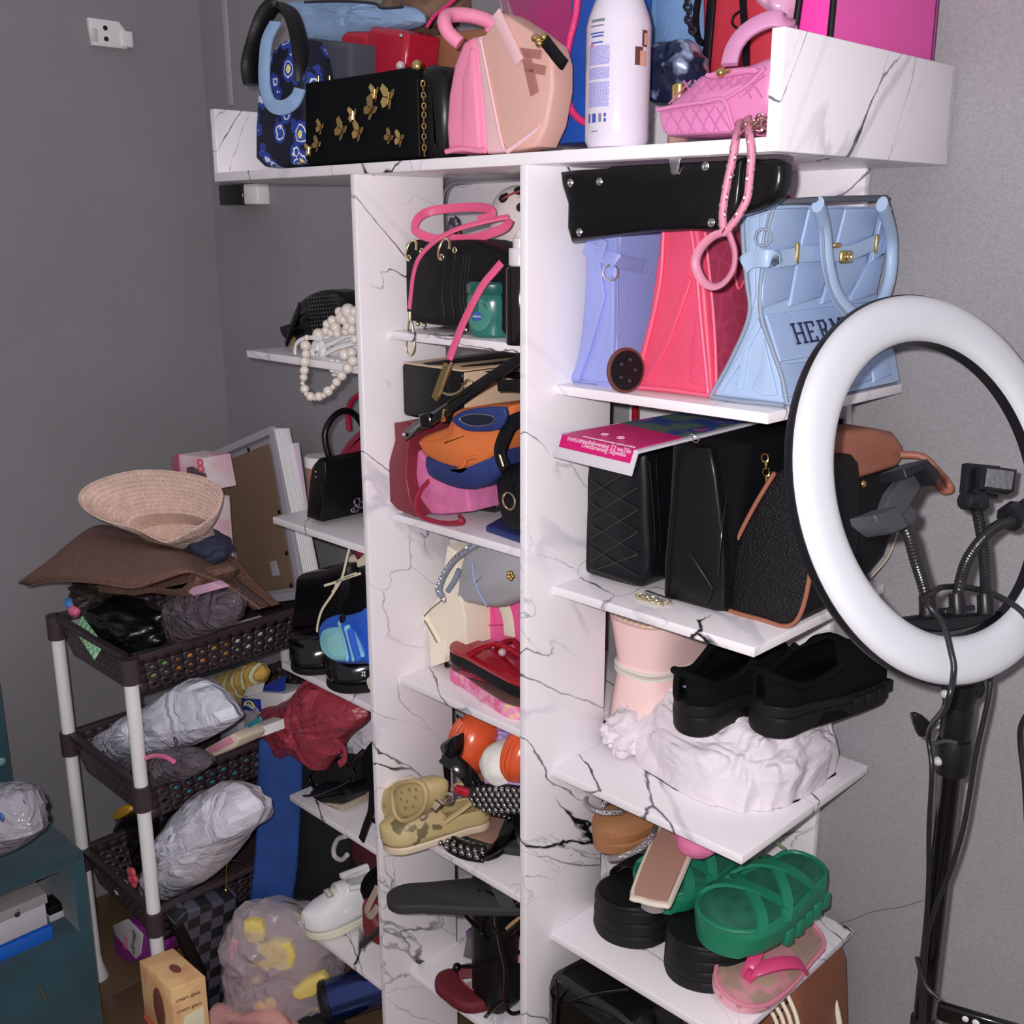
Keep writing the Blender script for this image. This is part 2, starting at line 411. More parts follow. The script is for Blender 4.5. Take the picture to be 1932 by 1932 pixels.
# crack in the plaster beside the lowest visible shelf, and the cable cover by the corner
struct(box('trim_1', U(430, 200, Y=YW - .004), (.022, 0, 0), (0, .004, 0), (0, 0, .55), mat('cable_cover_grey', (.42, .41, .43, 1), rough=.7), bev=.001))
_cr = tube('crack', [U(x, y, Y=YW - .0004) for x, y in ((1585, 1742), (1612, 1734), (1640, 1722), (1668, 1716), (1700, 1712), (1725, 1704), (1748, 1697), (1770, 1690))], .0006, mat('crack_dark', (.12, .115, .12, 1), rough=.9), D.objects['wall_back'], smp=False, n=4)
# ================= marble display unit =================
MB = [marble('marble_%s' % k, o, a, axis=x) for k, o, a, x in (('partition', (3.1, 1.2, .3), 42, 'X'), ('middle', (8.3, 2.2, 5.3), 38, 'X'), ('shelf', (1.3, 6.2, 2.3), 35, 'Z'), ('tray', (4.4, 9.2, 7.7), -60, 'X'), ('back', (2.9, 4.1, 11.3), 35, 'Y'))]
UNIT = T('display_shelf', 'tall white marble-patterned shelving unit holding bags and shoes', 'shelf')
A0, A1, B0, B1 = -.0135, 0, .366, .380
DZ = .187; ZT = 1.863
box('upright', (A0, 0, 0), (A1 - A0, 0, 0), (0, DZ, 0), (0, 0, ZT), MB[0], UNIT, .0012)
box('upright', (B0, 0, 0), (B1 - B0, 0, 0), (0, DZ, 0), (0, 0, ZT), MB[1], UNIT, .0012)
box('back_panel', (-.256, .424, 0), (.426, 0, 0), (0, .016, 0), (0, 0, ZT), MB[4], UNIT, .0012)
box('back_panel', (.227, .424, 0), (.425, 0, 0), (0, .016, 0), (0, 0, ZT), MB[4], UNIT, .0012)
TH = .014; SY0, SY1 = .06, .424
ZR = [1.559, 1.249, .941, .637, .330, .03]; ZM = [1.6125, 1.293, .983, .672, .356, .04]; ZL = [1.545, 1.213, .896, .586, .27]
def shelf(x0, x1, z, y0=SY0, y1=SY1): box('shelf_board', (x0, y0, z - TH), (x1 - x0, 0, 0), (0, y1 - y0, 0), (0, 0, TH), MB[2], UNIT, .0012)
for z in ZR: shelf(B1, .737, z)
for z in ZM: shelf(A1, B0, z)
for i, z in enumerate(ZL): shelf(-.453 if i == 0 else -.394, A0, z)
# tray on top
TX0, TX1 = -.424, .767; TZ = 1.879
box('tray_base', (TX0, 0, ZT), (.7495 - TX0, 0, 0), (0, .435, 0), (0, 0, .016), MB[3], UNIT, .0012)
box('tray_end', (TX0 - .004, .0005, ZT), (.016, 0, 0), (0, .434, 0), (0, 0, .127), MB[3], UNIT, .0015)
box('tray_end', (.75, -.001, ZT), (.017, 0, 0), (0, .436, 0), (0, 0, .128), MB[3], UNIT, .0015)
box('tray_back', (TX0, .424, TZ), (TX1 - TX0, 0, 0), (0, .012, 0), (0, 0, .108), MB[3], UNIT, .0012)
# ================= things on the walls =================
SOCW = mat('white_socket_plastic', 'cfc8cc', 2.9, rough=.4)
sk = T('wall_socket', 'small white broken wall socket with two pin holes, alone on the left wall', 'socket')
c0 = U(195, 64, X=XW); 
pil('plate', [c0 + V(0, a, b) for a, b in ((-.04, .03), (.035, .03), (.05, .012), (.05, -.03), (-.035, -.03), (-.04, .012))], (1, 0, 0), .016, SOCW, sk, r=.004)
for dz in (.011, -.013): lathe('pin_hole', [(.0055, 0), (.0055, .0175)], c0 + V(0, -.002, dz), mat('dark_hole', (.01, .01, .015, 1)), sk, (1, 0, 0), 12)
box('side_cover', c0 + V(0, .035, -.026), (.02, 0, 0), (0, .03, 0), (0, 0, .036), SOCW, sk, .003)
box('broken_edge', c0 + V(.002, -.036, -.022), (.016, 0, 0), (0, .014, 0), (0, 0, .03), mat('brown_dust', '8a8280', 2.9), sk, .003)
ex = T('wall_box', 'black and white electric box on the back wall under the left end of the tray', 'electric box')
c1 = U(446, 388, Y=YW); zb = c1.z
a = U(414, 388, Y=YW - .04).x; b = U(458, 388, Y=YW - .04).x; c = U(484, 388, Y=YW - .04).x
box('black_cover', (a, YW - .04, zb), (b - a, 0, 0), (0, .04, 0), (0, 0, .05), BLKG(), ex, .003)
box('white_cover', (b, YW - .036, zb + .001), (c - b, 0, 0), (0, .036, 0), (0, 0, .048), SOCW, ex, .003)
# ================= right bay, first shelf =================
def fx(O, z):
    b = -9
    for i in range(len(O)):
        p, q = O[i - 1], O[i]
        if (p.z - z) * (q.z - z) <= 0 and abs(p.z - q.z) > 1e-9: b = max(b, p.x + (q.x - p.x) * (z - p.z) / (q.z - p.z))
    return b if b > -9 else max(p.x for p in O)
def fpt(O, px, py, off=.002):
    X = .6
    for _ in range(25):
        p = U(px, py, X=X); X = .5 * X + .5 * (fx(O, p.z) + off)
    return U(px, py, X=X)
def clampz(P, z): return [Vector((p.x, p.y, max(p.z, z))) for p in P]
def fold(name, pts, m, parent, r=.0016, Y=None, up=None, b=None):
    return tube(name, pts, r, m, parent, k=5, n=6, up=up, b=b)
Y0 = .095
LIL = mat('lilac_leather', '98a2e0', 1.72, rough=.5, bump=.3, bscale=120, var=.04); LILD = mat('lilac_edge', '8a8fc0', 1.72, rough=.6)
S1 = 1.5595
# lilac
t = T('handbag', 'lilac leather tote with side strap and ring, leftmost of three totes', 'bag')
O = clampz(UL([(1109, 400), (1172, 396), (1166, 470), (1160, 560), (1163, 738), (1120, 738), (1070, 729), (1084, 690), (1096, 620), (1103, 520)], Y=Y0), S1)
pil('body', cat(O, True, 3), (0, 1, 0), .3, LIL, t, r=.006)
pil('gusset_fold', clampz(UL([(1112, 470), (1126, 462), (1140, 560), (1112, 660), (1090, 724), (1078, 722), (1098, 640), (1108, 560)], Y=Y0 - .006), S1 + .003), (0, 1, 0), .012, LIL, t, r=.002)
pil('gusset_fold', clampz(UL([(1150, 520), (1158, 530), (1156, 720), (1120, 722), (1138, 660), (1150, 600)], Y=Y0 - .005), S1 + .003), (0, 1, 0), .012, LIL, t, r=.002)
fold('seam', [fpt(O, 1165, y, .001) for y in (440, 520, 600, 680, 732)], LILD, t, .0014)
strap('strap', UL([(1104, 466), (1118, 474), (1135, 483), (1160, 490)], Y=Y0 - .01) + [fpt(O, 1170, 494, .006), fpt(O, 1213, 503, .004)], .019, .003, (.5, -1, 0), LIL, t)
strap('strap_loop', UL([(1139, 452), (1134, 470), (1128, 484)], Y=Y0 - .013), .016, .003, (0, -1, 0), LIL, t)
ring('d_ring', U(1152, 514, Y=Y0 - .012), .0105, .0016, (.5, -1, .1), SILV(), t)
# red-pink tote
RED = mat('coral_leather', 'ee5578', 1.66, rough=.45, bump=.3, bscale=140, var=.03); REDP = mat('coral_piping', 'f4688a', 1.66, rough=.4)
t = T('handbag', 'coral pink leather tote with embossed side, standing between the lilac and pale blue totes', 'bag')
O = clampz(UL([(1249, 400), (1300, 398), (1317, 440), (1330, 560), (1338, 660), (1344, 750), (1290, 745), (1196, 738), (1193, 722), (1204, 670), (1225, 590), (1240, 480)], Y=Y0), S1)
pil('body', O, (0, 1, 0), .3, RED, t, r=.005)
for pts in ([(1252, 430), (1247, 520), (1232, 600), (1212, 680), (1204, 722)], [(1303, 430), (1313, 500), (1322, 600), (1331, 690), (1336, 742)], [(1200, 730), (1262, 735), (1300, 741), (1337, 746)]):
    tube('piping', clampz(UL(pts, Y=Y0 - .003), S1 + .003), .0028, REDP, t, n=8)
pil('gusset_fold', clampz(UL([(1296, 520), (1304, 530), (1262, 650), (1224, 722), (1216, 718), (1262, 620)], Y=Y0 - .004), S1 + .004), (0, 1, 0), .008, RED, t, r=.002)
pil('gusset_fold', clampz(UL([(1318, 560), (1326, 640), (1332, 730), (1300, 722), (1306, 640)], Y=Y0 - .004), S1 + .004), (0, 1, 0), .008, RED, t, r=.002)
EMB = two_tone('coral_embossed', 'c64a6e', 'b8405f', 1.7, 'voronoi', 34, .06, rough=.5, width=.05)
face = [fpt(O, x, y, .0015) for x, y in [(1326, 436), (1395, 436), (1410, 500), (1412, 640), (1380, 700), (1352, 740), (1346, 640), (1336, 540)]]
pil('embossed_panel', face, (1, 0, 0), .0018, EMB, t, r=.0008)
tube('piping', [fpt(O, x, y, .003) for x, y in [(1330, 438), (1341, 540), (1349, 640), (1352, 742)]], .0024, REDP, t, n=8)
tube('side_loop', [fpt(O, x, y, .008) for x, y in [(1392, 470), (1388, 520), (1394, 545), (1404, 530)]], .002, REDP, t)
# pale blue tote
BLU = mat('pale_blue_leather', 'b4cdee', 1.6, rough=.42, bump=.15, bscale=160); BGR = mat('blue_grey_piping', '93a3b8', 1.6, rough=.5); BLQ = mat('pale_blue_quilt', 'abc4ea', 1.62, rough=.42, bump=.15, bscale=160)
t = T('handbag', 'pale blue quilted tote with large dark lettering and looped handles, right of the coral tote', 'bag')
O = clampz(UL([(1400, 398), (1460, 386), (1448, 440), (1438, 500), (1433, 560), (1437, 605), (1456, 660), (1474, 710), (1484, 765), (1420, 757), (1338, 749), (1372, 690), (1405, 620), (1414, 580), (1408, 530), (1402, 460)], Y=Y0 + .005), S1)
BD = .315
pil('body', O, (0, 1, 0), BD, BLU, t, r=.006)
for pts in ([(1400, 402), (1403, 470), (1410, 540), (1415, 580), (1405, 622), (1372, 692), (1341, 746)], [(1460, 388), (1448, 440), (1439, 500), (1434, 560), (1438, 605), (1457, 660), (1475, 712), (1484, 760)], [(1341, 748), (1400, 757), (1440, 760), (1480, 765)]):
    tube('piping', clampz(UL(pts, Y=Y0 + .003), S1 + .003), .003, BGR, t, n=8)
for pts in ([(1428, 600), (1434, 616), (1400, 680), (1362, 738), (1352, 738), (1392, 672)], [(1440, 640), (1450, 680), (1466, 745), (1440, 748), (1418, 735), (1436, 690)], [(1404, 640), (1412, 650), (1400, 735), (1386, 738)]):
    pil('gusset_fold', clampz(UL(pts, Y=Y0 + .001), S1 + .004), (0, 1, 0), .009, BLU, t, r=.0015)
for pts in ([(1412, 410), (1424, 408), (1424, 560), (1418, 580), (1412, 500)], [(1432, 405), (1448, 400), (1430, 480), (1427, 500)]):
    pil('gusset_fold', UL(pts, Y=Y0 + .001), (0, 1, 0), .009, BLU, t, r=.0015)
# quilted panels on the broad side, each its own padded piece
def quad(O, c, m, parent, name, off=.004, th=.006, r=.0045, puff=.003):
    P = [fpt(O, x, y, off) for x, y in c]; P = [q.lerp(sum(P, Vector()) / len(P), .03) for q in P]
    n = (P[1] - P[0]).cross(P[2] - P[1]).normalized()
    if n.x < 0: n = -n
    return pil(name, [q - n * th for q in P], n, th, m, parent, r=r, puff=0, K=3)
xt = [1462, 1528, 1596, 1662, 1686]; xm = [1441, 1505, 1572, 1640, 1672]; xb = [1437, 1490, 1550, 1600, 1655]
for i in range(4):
    quad(O, [(xt[i], 394), (xt[i + 1], 390), (xm[i + 1], 478), (xm[i], 492)], BLQ, t, 'quilt_panel')
    quad(O, [(xm[i], 494), (xm[i + 1], 480), (xb[i + 1], 566 - i * 3), (xb[i], 584 - i * 4)], BLQ, t, 'quilt_panel')
quad(O, [(1442, 592), (1660, 564), (1672, 650), (1470, 684)], BLQ, t, 'quilt_panel')
xl = [1472, 1533, 1590, 1640, 1676]
for i in range(4): quad(O, [(xl[i], 686 - 8 * i), (xl[i + 1], 679 - 8 * i), (xl[i + 1] + 8, 738 - 10 * i), (xl[i] + 10, 752 - 10 * i)], BLQ, t, 'quilt_panel')
tube('zip_edge', [p + V(0, 0, .003) for p in (fpt(O, 1461, 387, -.004), fpt(O, 1560, 381, -.004), fpt(O, 1672, 378, -.004))], .004, mat('grey_zip', '585c66', 1.6), t, n=8)
strap('belt', UL([(1402, 500), (1420, 489), (1450, 488)], Y=Y0 - .012) + [fpt(O, 1466, 489, .012), fpt(O, 1500, 484, .012)], .021, .004, (.3, -1, 0), BLU, t)
strap('belt', [fpt(O, 1502, 480, .010), fpt(O, 1560, 478, .012), fpt(O, 1600, 478, .012), fpt(O, 1650, 458, .010)], .02, .003, (1, 0, 0), BLU, t)
for x, y in ((1506, 477), (1655, 460)):
    p = fpt(O, x, y, .014); box('buckle', p - V(.002, .005, .013), (.004, 0, 0), (0, .006, 0), (0, 0, .026), GOLD(), t, .0015)
p = fpt(O, 1595, 484, .016); box('clasp', p - V(.002, .015, .009), (.006, 0, 0), (0, .031, 0), (0, 0, .017), GOLD(), t, .003)
ring('clasp_ring', p + V(.006, 0, 0), .005, .0014, (1, 0, 0), PGOLD(), t)
p = fpt(O, 1578, 462, .014); box('clasp', p - V(.002, .009, .004), (.005, 0, 0), (0, .018, 0), (0, 0, .007), GOLD(), t, .002)
tube('handle', [fpt(O, 1543, 386, .006), fpt(O, 1555, 430, .022), fpt(O, 1562, 500, .028), fpt(O, 1580, 560, .03), fpt(O, 1615, 597, .03), fpt(O, 1650, 590, .03), fpt(O, 1678, 530, .028), fpt(O, 1682, 450, .022), fpt(O, 1664, 385, .006)], .0075, BLU, t, n=10, b=.011, up=(1, 0, 0))
tube('handle_piping', [fpt(O, 1541, 386, .012), fpt(O, 1551, 432, .029), fpt(O, 1556, 500, .035), fpt(O, 1573, 562, .037), fpt(O, 1612, 604, .037), fpt(O, 1640, 602, .037)], .002, BGR, t, n=6)
tube('strap_end', UL([(1465, 368), (1463, 378), (1452, 386)], Y=Y0 - .006), .006, BLU, t, b=.009)
ring('d_ring', U(1440, 448, Y=Y0 - .008), .010, .0018, (.7, -.7, 0), BGR, t)
# lettering
INK = mat('navy_ink', '2a3350', 1.6, rough=.6)
GL = {'H': [(0, 0, 0, 1), (.7, 0, .7, 1), (0, .5, .7, .5), (-.16, 0, .16, 0), (-.16, 1, .16, 1), (.54, 0, .86, 0), (.54, 1, .86, 1)],
      'E': [(0, 0, 0, 1), (-.14, 0, .62, 0), (-.14, 1, .62, 1), (0, .5, .42, .5), (.62, 0, .62, .2), (.62, 1, .62, .8)],
      'R': [(0, 0, 0, 1), (-.14, 1, .45, 1), (.45, 1, .58, .78), (.58, .78, .45, .52), (.45, .52, 0, .52), (.3, .52, .66, 0), (-.14, 0, .16, 0), (.56, 0, .8, 0)],
      'M': [(0, 0, 0, 1), (.8, 0, .8, 1), (0, 1, .4, .3), (.4, .3, .8, 1), (-.16, 0, .16, 0), (-.16, 1, .05, 1), (.64, 0, .96, 0), (.75, 1, .96, 1)],
      'S': [(.6, .8, .45, 1), (.45, 1, .15, 1), (.15, 1, 0, .8), (0, .8, .08, .6), (.08, .6, .5, .42), (.5, .42, .62, .22), (.62, .22, .45, 0), (.45, 0, .12, 0), (.12, 0, 0, .2)]}
pa = fpt(O, 1507, 648, .0075); pb = fpt(O, 1640, 628, .0075); ph = fpt(O, 1502, 611, .0075)
xd = (pb - pa).normalized(); upv = (ph - pa); upv = (upv - xd * upv.dot(xd)); H = upv.length; upv.normalize(); nn = xd.cross(upv)
word = 'HERMES'; step = (pb - pa).length / 5.8; vs = []; fs = []
for i, ch in enumerate(word):
    for a, b, c, d in GL[ch]:
        p = pa + xd * (i * step + a * step * .8) + upv * b * H; q = pa + xd * (i * step + c * step * .8) + upv * d * H
        dr = (q - p).normalized(); s = nn.cross(dr) * (.0013 if abs(b - d) < .05 else .0022); k = len(vs)
        for e in (p - dr * .001 - s, q + dr * .001 - s, q + dr * .001 + s, p - dr * .001 + s): vs += [e, e + nn * .0008]
        fs += [(k, k + 2, k + 4, k + 6), (k + 1, k + 3, k + 5, k + 7), (k, k + 2, k + 3, k + 1), (k + 2, k + 4, k + 5, k + 3), (k + 4, k + 6, k + 7, k + 5), (k + 6, k, k + 1, k + 7)]
mk('lettering', vs, fs, INK, t)
# handle of a hidden bag behind
t = T('handbag', 'dark red bag handle poking up behind the pale blue and coral totes', 'bag')
tube('handle', UL([(1395, 392), (1425, 376), (1460, 374), (1488, 376), (1494, 396)], Y=.2), .0045, mat('dark_red_leather', '8a2a44', 1.75, rough=.4), t)
pil('body', [V(.615, .25, S1), V(.66, .25, S1), V(.65, .25, 1.745), V(.62, .25, 1.745)], (0, 1, 0), .1, mat('dark_red_leather', '8a2a44', 1.75), t)
# round tag
t = T('round_tag', 'round black tag with brown rim leaning on the lilac tote', 'tag')
c = U(1178, 708, X=.512); c.z = S1 + .033; lathe('rim', [(.029, 0), (.031, .001), (.031, .004), (.029, .005)], c, mat('brown_rim', '6a3a30', 1.66), t, (1, -.25, .06), 32)
lathe('disc', [(.027, .0045), (.027, .0062)], c, BLK(), t, (1, -.25, .06), 32)
for k in range(5):
    a = k * 1.25; u = V(.25, 1, 0).normalized(); bead('emblem_stud', c + V(1, -.25, .06).normalized() * .0065 + u * math.cos(a) * .013 + V(0, 0, 1) * math.sin(a) * .015, .0032, mat('dark_grey', '30303a', 1.66), t)
# black open pouch over the totes
t = T('pouch', 'flat black glossy pouch with silver rivets lying over the lilac and coral totes', 'bag')
O2 = UL([(1055, 324), (1090, 320), (1140, 318), (1152, 311), (1215, 303), (1300, 300), (1400, 298), (1392, 380), (1376, 434), (1300, 434), (1230, 437), (1150, 446), (1076, 458), (1068, 430), (1069, 385), (1058, 350)], Y=.03)
for p in O2: p.z = min(p.z, 1.858)
pil('flap', O2, (0, 1, 0), .018, mat('black_glossy_leather', (.004, .004, .005, 1), rough=.24, bump=.9, bscale=16, spec=.4), t, r=.006, puff=.004)
O3 = UL([(1372, 303), (1430, 296), (1468, 300), (1476, 325), (1470, 360), (1450, 385), (1410, 402), (1372, 400)], Y=.036)
for p in O3: p.z = min(p.z, 1.858)
pil('body', O3, (0, 1, 0), .03, mat('black_glossy_leather', (0, 0, 0, 1)), t, r=.010, sm=2)
for x, y in ((1076, 345), (1131, 343), (1273, 322), (1331, 314), (1342, 420), (1093, 438), (1378, 330)):
    p = U(x, y, Y=.028); ring('rivet_rim', p, .0042, .0014, (0, 1, 0), SILV(), t, 14); bead('rivet', p, .0032, SILV(), t, (1, .6, 1))
p = U(1272, 312, Y=.026); pil('metal_tab', [p + V(a, 0, b) for a, b in ((-.009, .008), (.009, .008), (.005, -.010), (-.004, -.010))], (0, 1, 0), .003, SILV(), t, r=.001)
# ================= right bay, second shelf =================
S2 = 1.2495
t = T('handbag', 'black quilted bag with rounded base, leftmost on the second right shelf under the magenta packet', 'bag')
O = clampz(UL([(1110, 850), (1200, 850), (1216, 868), (1220, 980), (1224, 1070), (1212, 1104), (1190, 1109), (1118, 1096), (1097, 1078), (1094, 1040), (1100, 960)], Y=.135), S2)
for p in O: p.z = min(p.z, 1.485)
QB = mat('black_quilted', (.005, .005, .007, 1), rough=.42, spec=.28)
pil('body', O, (0, 1, 0), .24, QB, t, r=.014, sm=2, puff=.006)
for i in range(5):
    a = 900 + i * 42
    tube('stitch_line', clampz(UL([(1114, a + 6), (1204, a + 62)], Y=.1295), S2 + .01), .0011, mat('black_seam', (.018, .018, .02, 1), rough=.25), t, smp=False, n=5)
    tube('stitch_line', clampz(UL([(1114, a + 34), (1204, a - 22)], Y=.1295), S2 + .01), .0011, mat('black_seam', (0, 0, 0, 1)), t, smp=False, n=5)
tube('zip_seam', [fpt(O, x, y, .002) for x, y in ((1226, 872), (1232, 950), (1236, 1020), (1232, 1085))], .002, BLKG(), t)
tube('zip_seam', [fpt(O, x, y, .002) for x, y in ((1238, 866), (1243, 950), (1246, 1020), (1243, 1085))], .002, BLKG(), t)
t = T('handbag', 'plain black leather bag with a short gold chain charm between two other black bags', 'bag')
O = clampz(UL([(1268, 838), (1340, 834), (1350, 900), (1362, 1000), (1366, 1090), (1364, 1154), (1348, 1154), (1252, 1128), (1252, 1060), (1262, 950)], Y=.125), S2)
for p in O: p.z = min(p.z, 1.487)
SM = mat('black_smooth_leather', (.006, .006, .007, 1), rough=.34, bump=.5, bscale=12, spec=.35)
pil('body', O, (0, 1, 0), .27, SM, t, r=.005, puff=.002)
pil('back_body', [V(.555, .14, S2), V(.64, .14, S2), V(.66, .14, 1.50), V(.57, .14, 1.50)], (0, 1, 0), .27, BLKM(), t, r=.012)
tube('edge_seam', [fpt(O, x, y, .003) for x, y in ((1374, 856), (1370, 940), (1362, 1000), (1356, 1085))], .0022, BLKG(), t)
tube('edge_seam', UL([(1278, 842), (1270, 930), (1260, 1040), (1256, 1120)], Y=.121), .0018, BLKG(), t)
pil('gusset_fold', UL([(1262, 1105), (1300, 1040), (1345, 1110), (1335, 1140), (1300, 1125)], Y=.12), (0, 1, 0), .008, SM, t, r=.0035)
chain('charm_chain', [V(.675, .16, 1.478), V(.677, .162, 1.46), V(.677, .163, 1.44)], .0045, GOLD(), t, .010, .0014)
bead('charm', V(.678, .163, 1.432), .008, GOLD(), t, (.4, .8, 1.1))
chain('strap_chain', UL([(1298, 828), (1306, 822), (1316, 834)], Y=.11), .004, SILV(), t, .008, .0011)
# bag with tan piping
t = T('handbag', 'black pebbled leather bag with tan piping and tan flap behind the ring light', 'bag')
PEB = mat('black_pebbled', (.005, .005, .007, 1), rough=.5, weave=.8, bscale=420, spec=.3); TAN = mat('tan_leather', '9c6350', 1.7, rough=.55, bump=.3, bscale=200, var=.1, vscale=14); TANP = mat('tan_piping', 'b06f58', 1.55, rough=.5)
O = clampz(UL([(1462, 892), (1500, 880), (1530, 900), (1536, 1000), (1524, 1110), (1506, 1165), (1480, 1184), (1438, 1177), (1376, 1153), (1356, 1134), (1356, 1105), (1376, 1050), (1420, 962)], Y=.15), S2)
pil('body', O, (0, 1, 0), .13, PEB, t, r=.007, sm=2)
tube('piping', [p + V(0, -.001, .0) for p in clampz(UL([(1462, 892), (1420, 962), (1376, 1050), (1354, 1108), (1358, 1136), (1378, 1155), (1440, 1179), (1480, 1186), (1506, 1167), (1524, 1112), (1538, 1010)], Y=.15), S2 + .003)], .0033, TANP, t, n=8)
n3 = V(.97, -.24, 0).normalized(); P3 = V(.752, .415, 1.4)
def F3(pts, off=0): return [UP(x, y, P3, n3) + n3 * off for x, y in pts]
pil('side_panel', clampz(F3([(1500, 1150), (1505, 915), (1640, 893), (1716, 882), (1717, 905), (1690, 1000), (1672, 1050), (1640, 1088), (1560, 1130)]), S2 + .001), -n3, .11, PEB, t, r=.012)
pil('flap', F3([(1535, 940), (1540, 830), (1580, 814), (1640, 808), (1685, 815), (1702, 838), (1706, 858), (1690, 882), (1640, 897), (1590, 912), (1572, 930), (1566, 985), (1545, 1000)], .006), -n3, .06, TAN, t, r=.012)
tube('piping', F3([(1717, 886), (1717, 905), (1692, 1000), (1674, 1050), (1642, 1088)], .002), .0014, mat('pale_trim', 'b8a890', 1.8), t)
ring('strap_ring', F3([(1704, 898)], .01)[0], .017, .0028, (1, -.3, 0), PGOLD(), t, e=1.2)
tube('handle', [U(x, y, X=xx) for x, y, xx in ((1698, 858, .758), (1740, 862, .785), (1770, 890, .81), (1788, 912, .83), (1793, 924, .836), (1780, 926, .83), (1772, 915, .825))], .0055, TANP, t)
tube('clasp', [U(x, y, X=xx) for x, y, xx in ((1712, 902, .765), (1745, 908, .80), (1768, 914, .822))], .0018, GOLD(), t); tube('clasp', [U(x, y, X=xx) for x, y, xx in ((1712, 914, .765), (1745, 913, .80), (1768, 916, .822))], .0018, GOLD(), t)
for x, y in ((1623, 912), (1600, 950)): bead('stud', F3([(x, y)], .004)[0], .006, GOLD(), t)
# packet
t = T('paper_packet', 'magenta and white printed paper packet lying on the black bags', 'packet')
fa, fb = V(.431, .012, 1.5), V(.588, -.006, 1.5); ba, bb = V(.50, .36, 1.512), V(.60, .33, 1.508)
def lay(a, b, c, d, u0, u1, v0, v1, lift, th, m, name, bend=True):
    P = []; N = 8
    vs = []; fs = []
    for i in range(N + 1):
        v = v0 + (v1 - v0) * i / N
        for u in (u0, u1):
            p = (a.lerp(b, u)).lerp(d.lerp(c, u), max(v, 0)); 
            if v < 0: p = p + V(0, -.012, -.028) * (-v)
            vs += [p + V(0, -.0 if v >= 0 else -lift, lift), p + V(0, 0, lift - th)]
    for i in range(N):
        k = 4 * i; fs += [(k, k + 2, k + 6, k + 4), (k + 1, k + 3, k + 7, k + 5), (k, k + 4, k + 5, k + 1), (k + 2, k + 6, k + 7, k + 3)]
    fs += [(0, 1, 3, 2), (4 * N, 4 * N + 1, 4 * N + 3, 4 * N + 2)]
    return mk(name, vs, fs, m, t)
lay(fa, fb, bb, ba, 0, 1, -1, 1, 0, .004, mat('white_paper', 'e6e0e8', 1.6, rough=.5), 'sheet')
lay(fa, fb, bb, ba, .06, .95, -.62, .30, .0014, .001, mat('magenta_print', 'e0187a', 1.6, rough=.4), 'magenta_panel')
PH = two_tone('flower_photo', '5f7a68', '2a4d9a', 1.7, 'noise', 22, .52, rough=.35, width=.05, h3='b85a98')
lay(fa, fb, bb, ba, .04, .95, .30, 1, .0014, .001, PH, 'photo_panel')
WI = mat('white_ink', 'f0c8dc', 1.6)
xd = (fb - fa).normalized()
for i, (s, v) in enumerate((('www.stdarwnieg bilawTile', .02), ('vnnpltabvwning T2 weTile', -.16), ('Dwelarwning Stipwiha', -.34))):
    p = fa.lerp(fb, .62) + V(0, .34 * max(v, 0), 0.0023) + V(0, -.012, -.028) * max(-v, 0) + V(0, -.002, 0)
    text('print', s, p, xd, (0, 1, .0) if v > 0 else (0, .5, 1), .0095, WI, t)
text('print', 'NWEAT', fa.lerp(fb, .25) + V(0, -.006, -.003), xd, (0, .5, 1), .008, WI, t)
for u in (.42, .62):
    ring('symbol', fa.lerp(fb, u) + V(0, .03, .0045), .0055, .0007, (0, 0, 1), WI, t, 14)
# small things
t = T('bracelet', 'small silver and gold chain bracelet on the front of the second right shelf', 'bracelet')
p = U(1236, 1130, Z=S2 + .004)
box('plate', p + V(-.026, .006, -.001), (.05, -.006, 0), (.001, .008, 0), (0, 0, .006), mat('silver_glitter', 'c8c4c8', 1.5, rough=.25, metal=.8, bump=1, bscale=400), t, .001)
random.seed(4)
chain('links', [p + V(-.03 + i * .0085, -.004 + .007 * math.sin(i * 2.2), -.0005 + .001 * (i % 2)) for i in range(8)], .003, PGOLD(), t, .005, .0008)
chain('links', [p + V(-.027 + i * .0085, -.010 + .006 * math.cos(i * 2.7), 0) for i in range(7)], .003, PGOLD(), t, .005, .0008)
t = T('handbag', 'small red bag glimpsed behind the middle upright above the second right shelf', 'bag')
pil('body', [V(.385, .32, S2), V(.46, .32, S2), V(.46, .32, 1.47), V(.385, .32, 1.47)], (0, 1, 0), .06, mat('red_leather', 'a01828', 1.8, rough=.4), t, r=.012)
tube('handle', [V(.30, .36, 1.40), V(.32, .33, 1.5), V(.39, .33, 1.52), V(.42, .35, 1.46)], .006, mat('red_leather', 'a01828'), t)
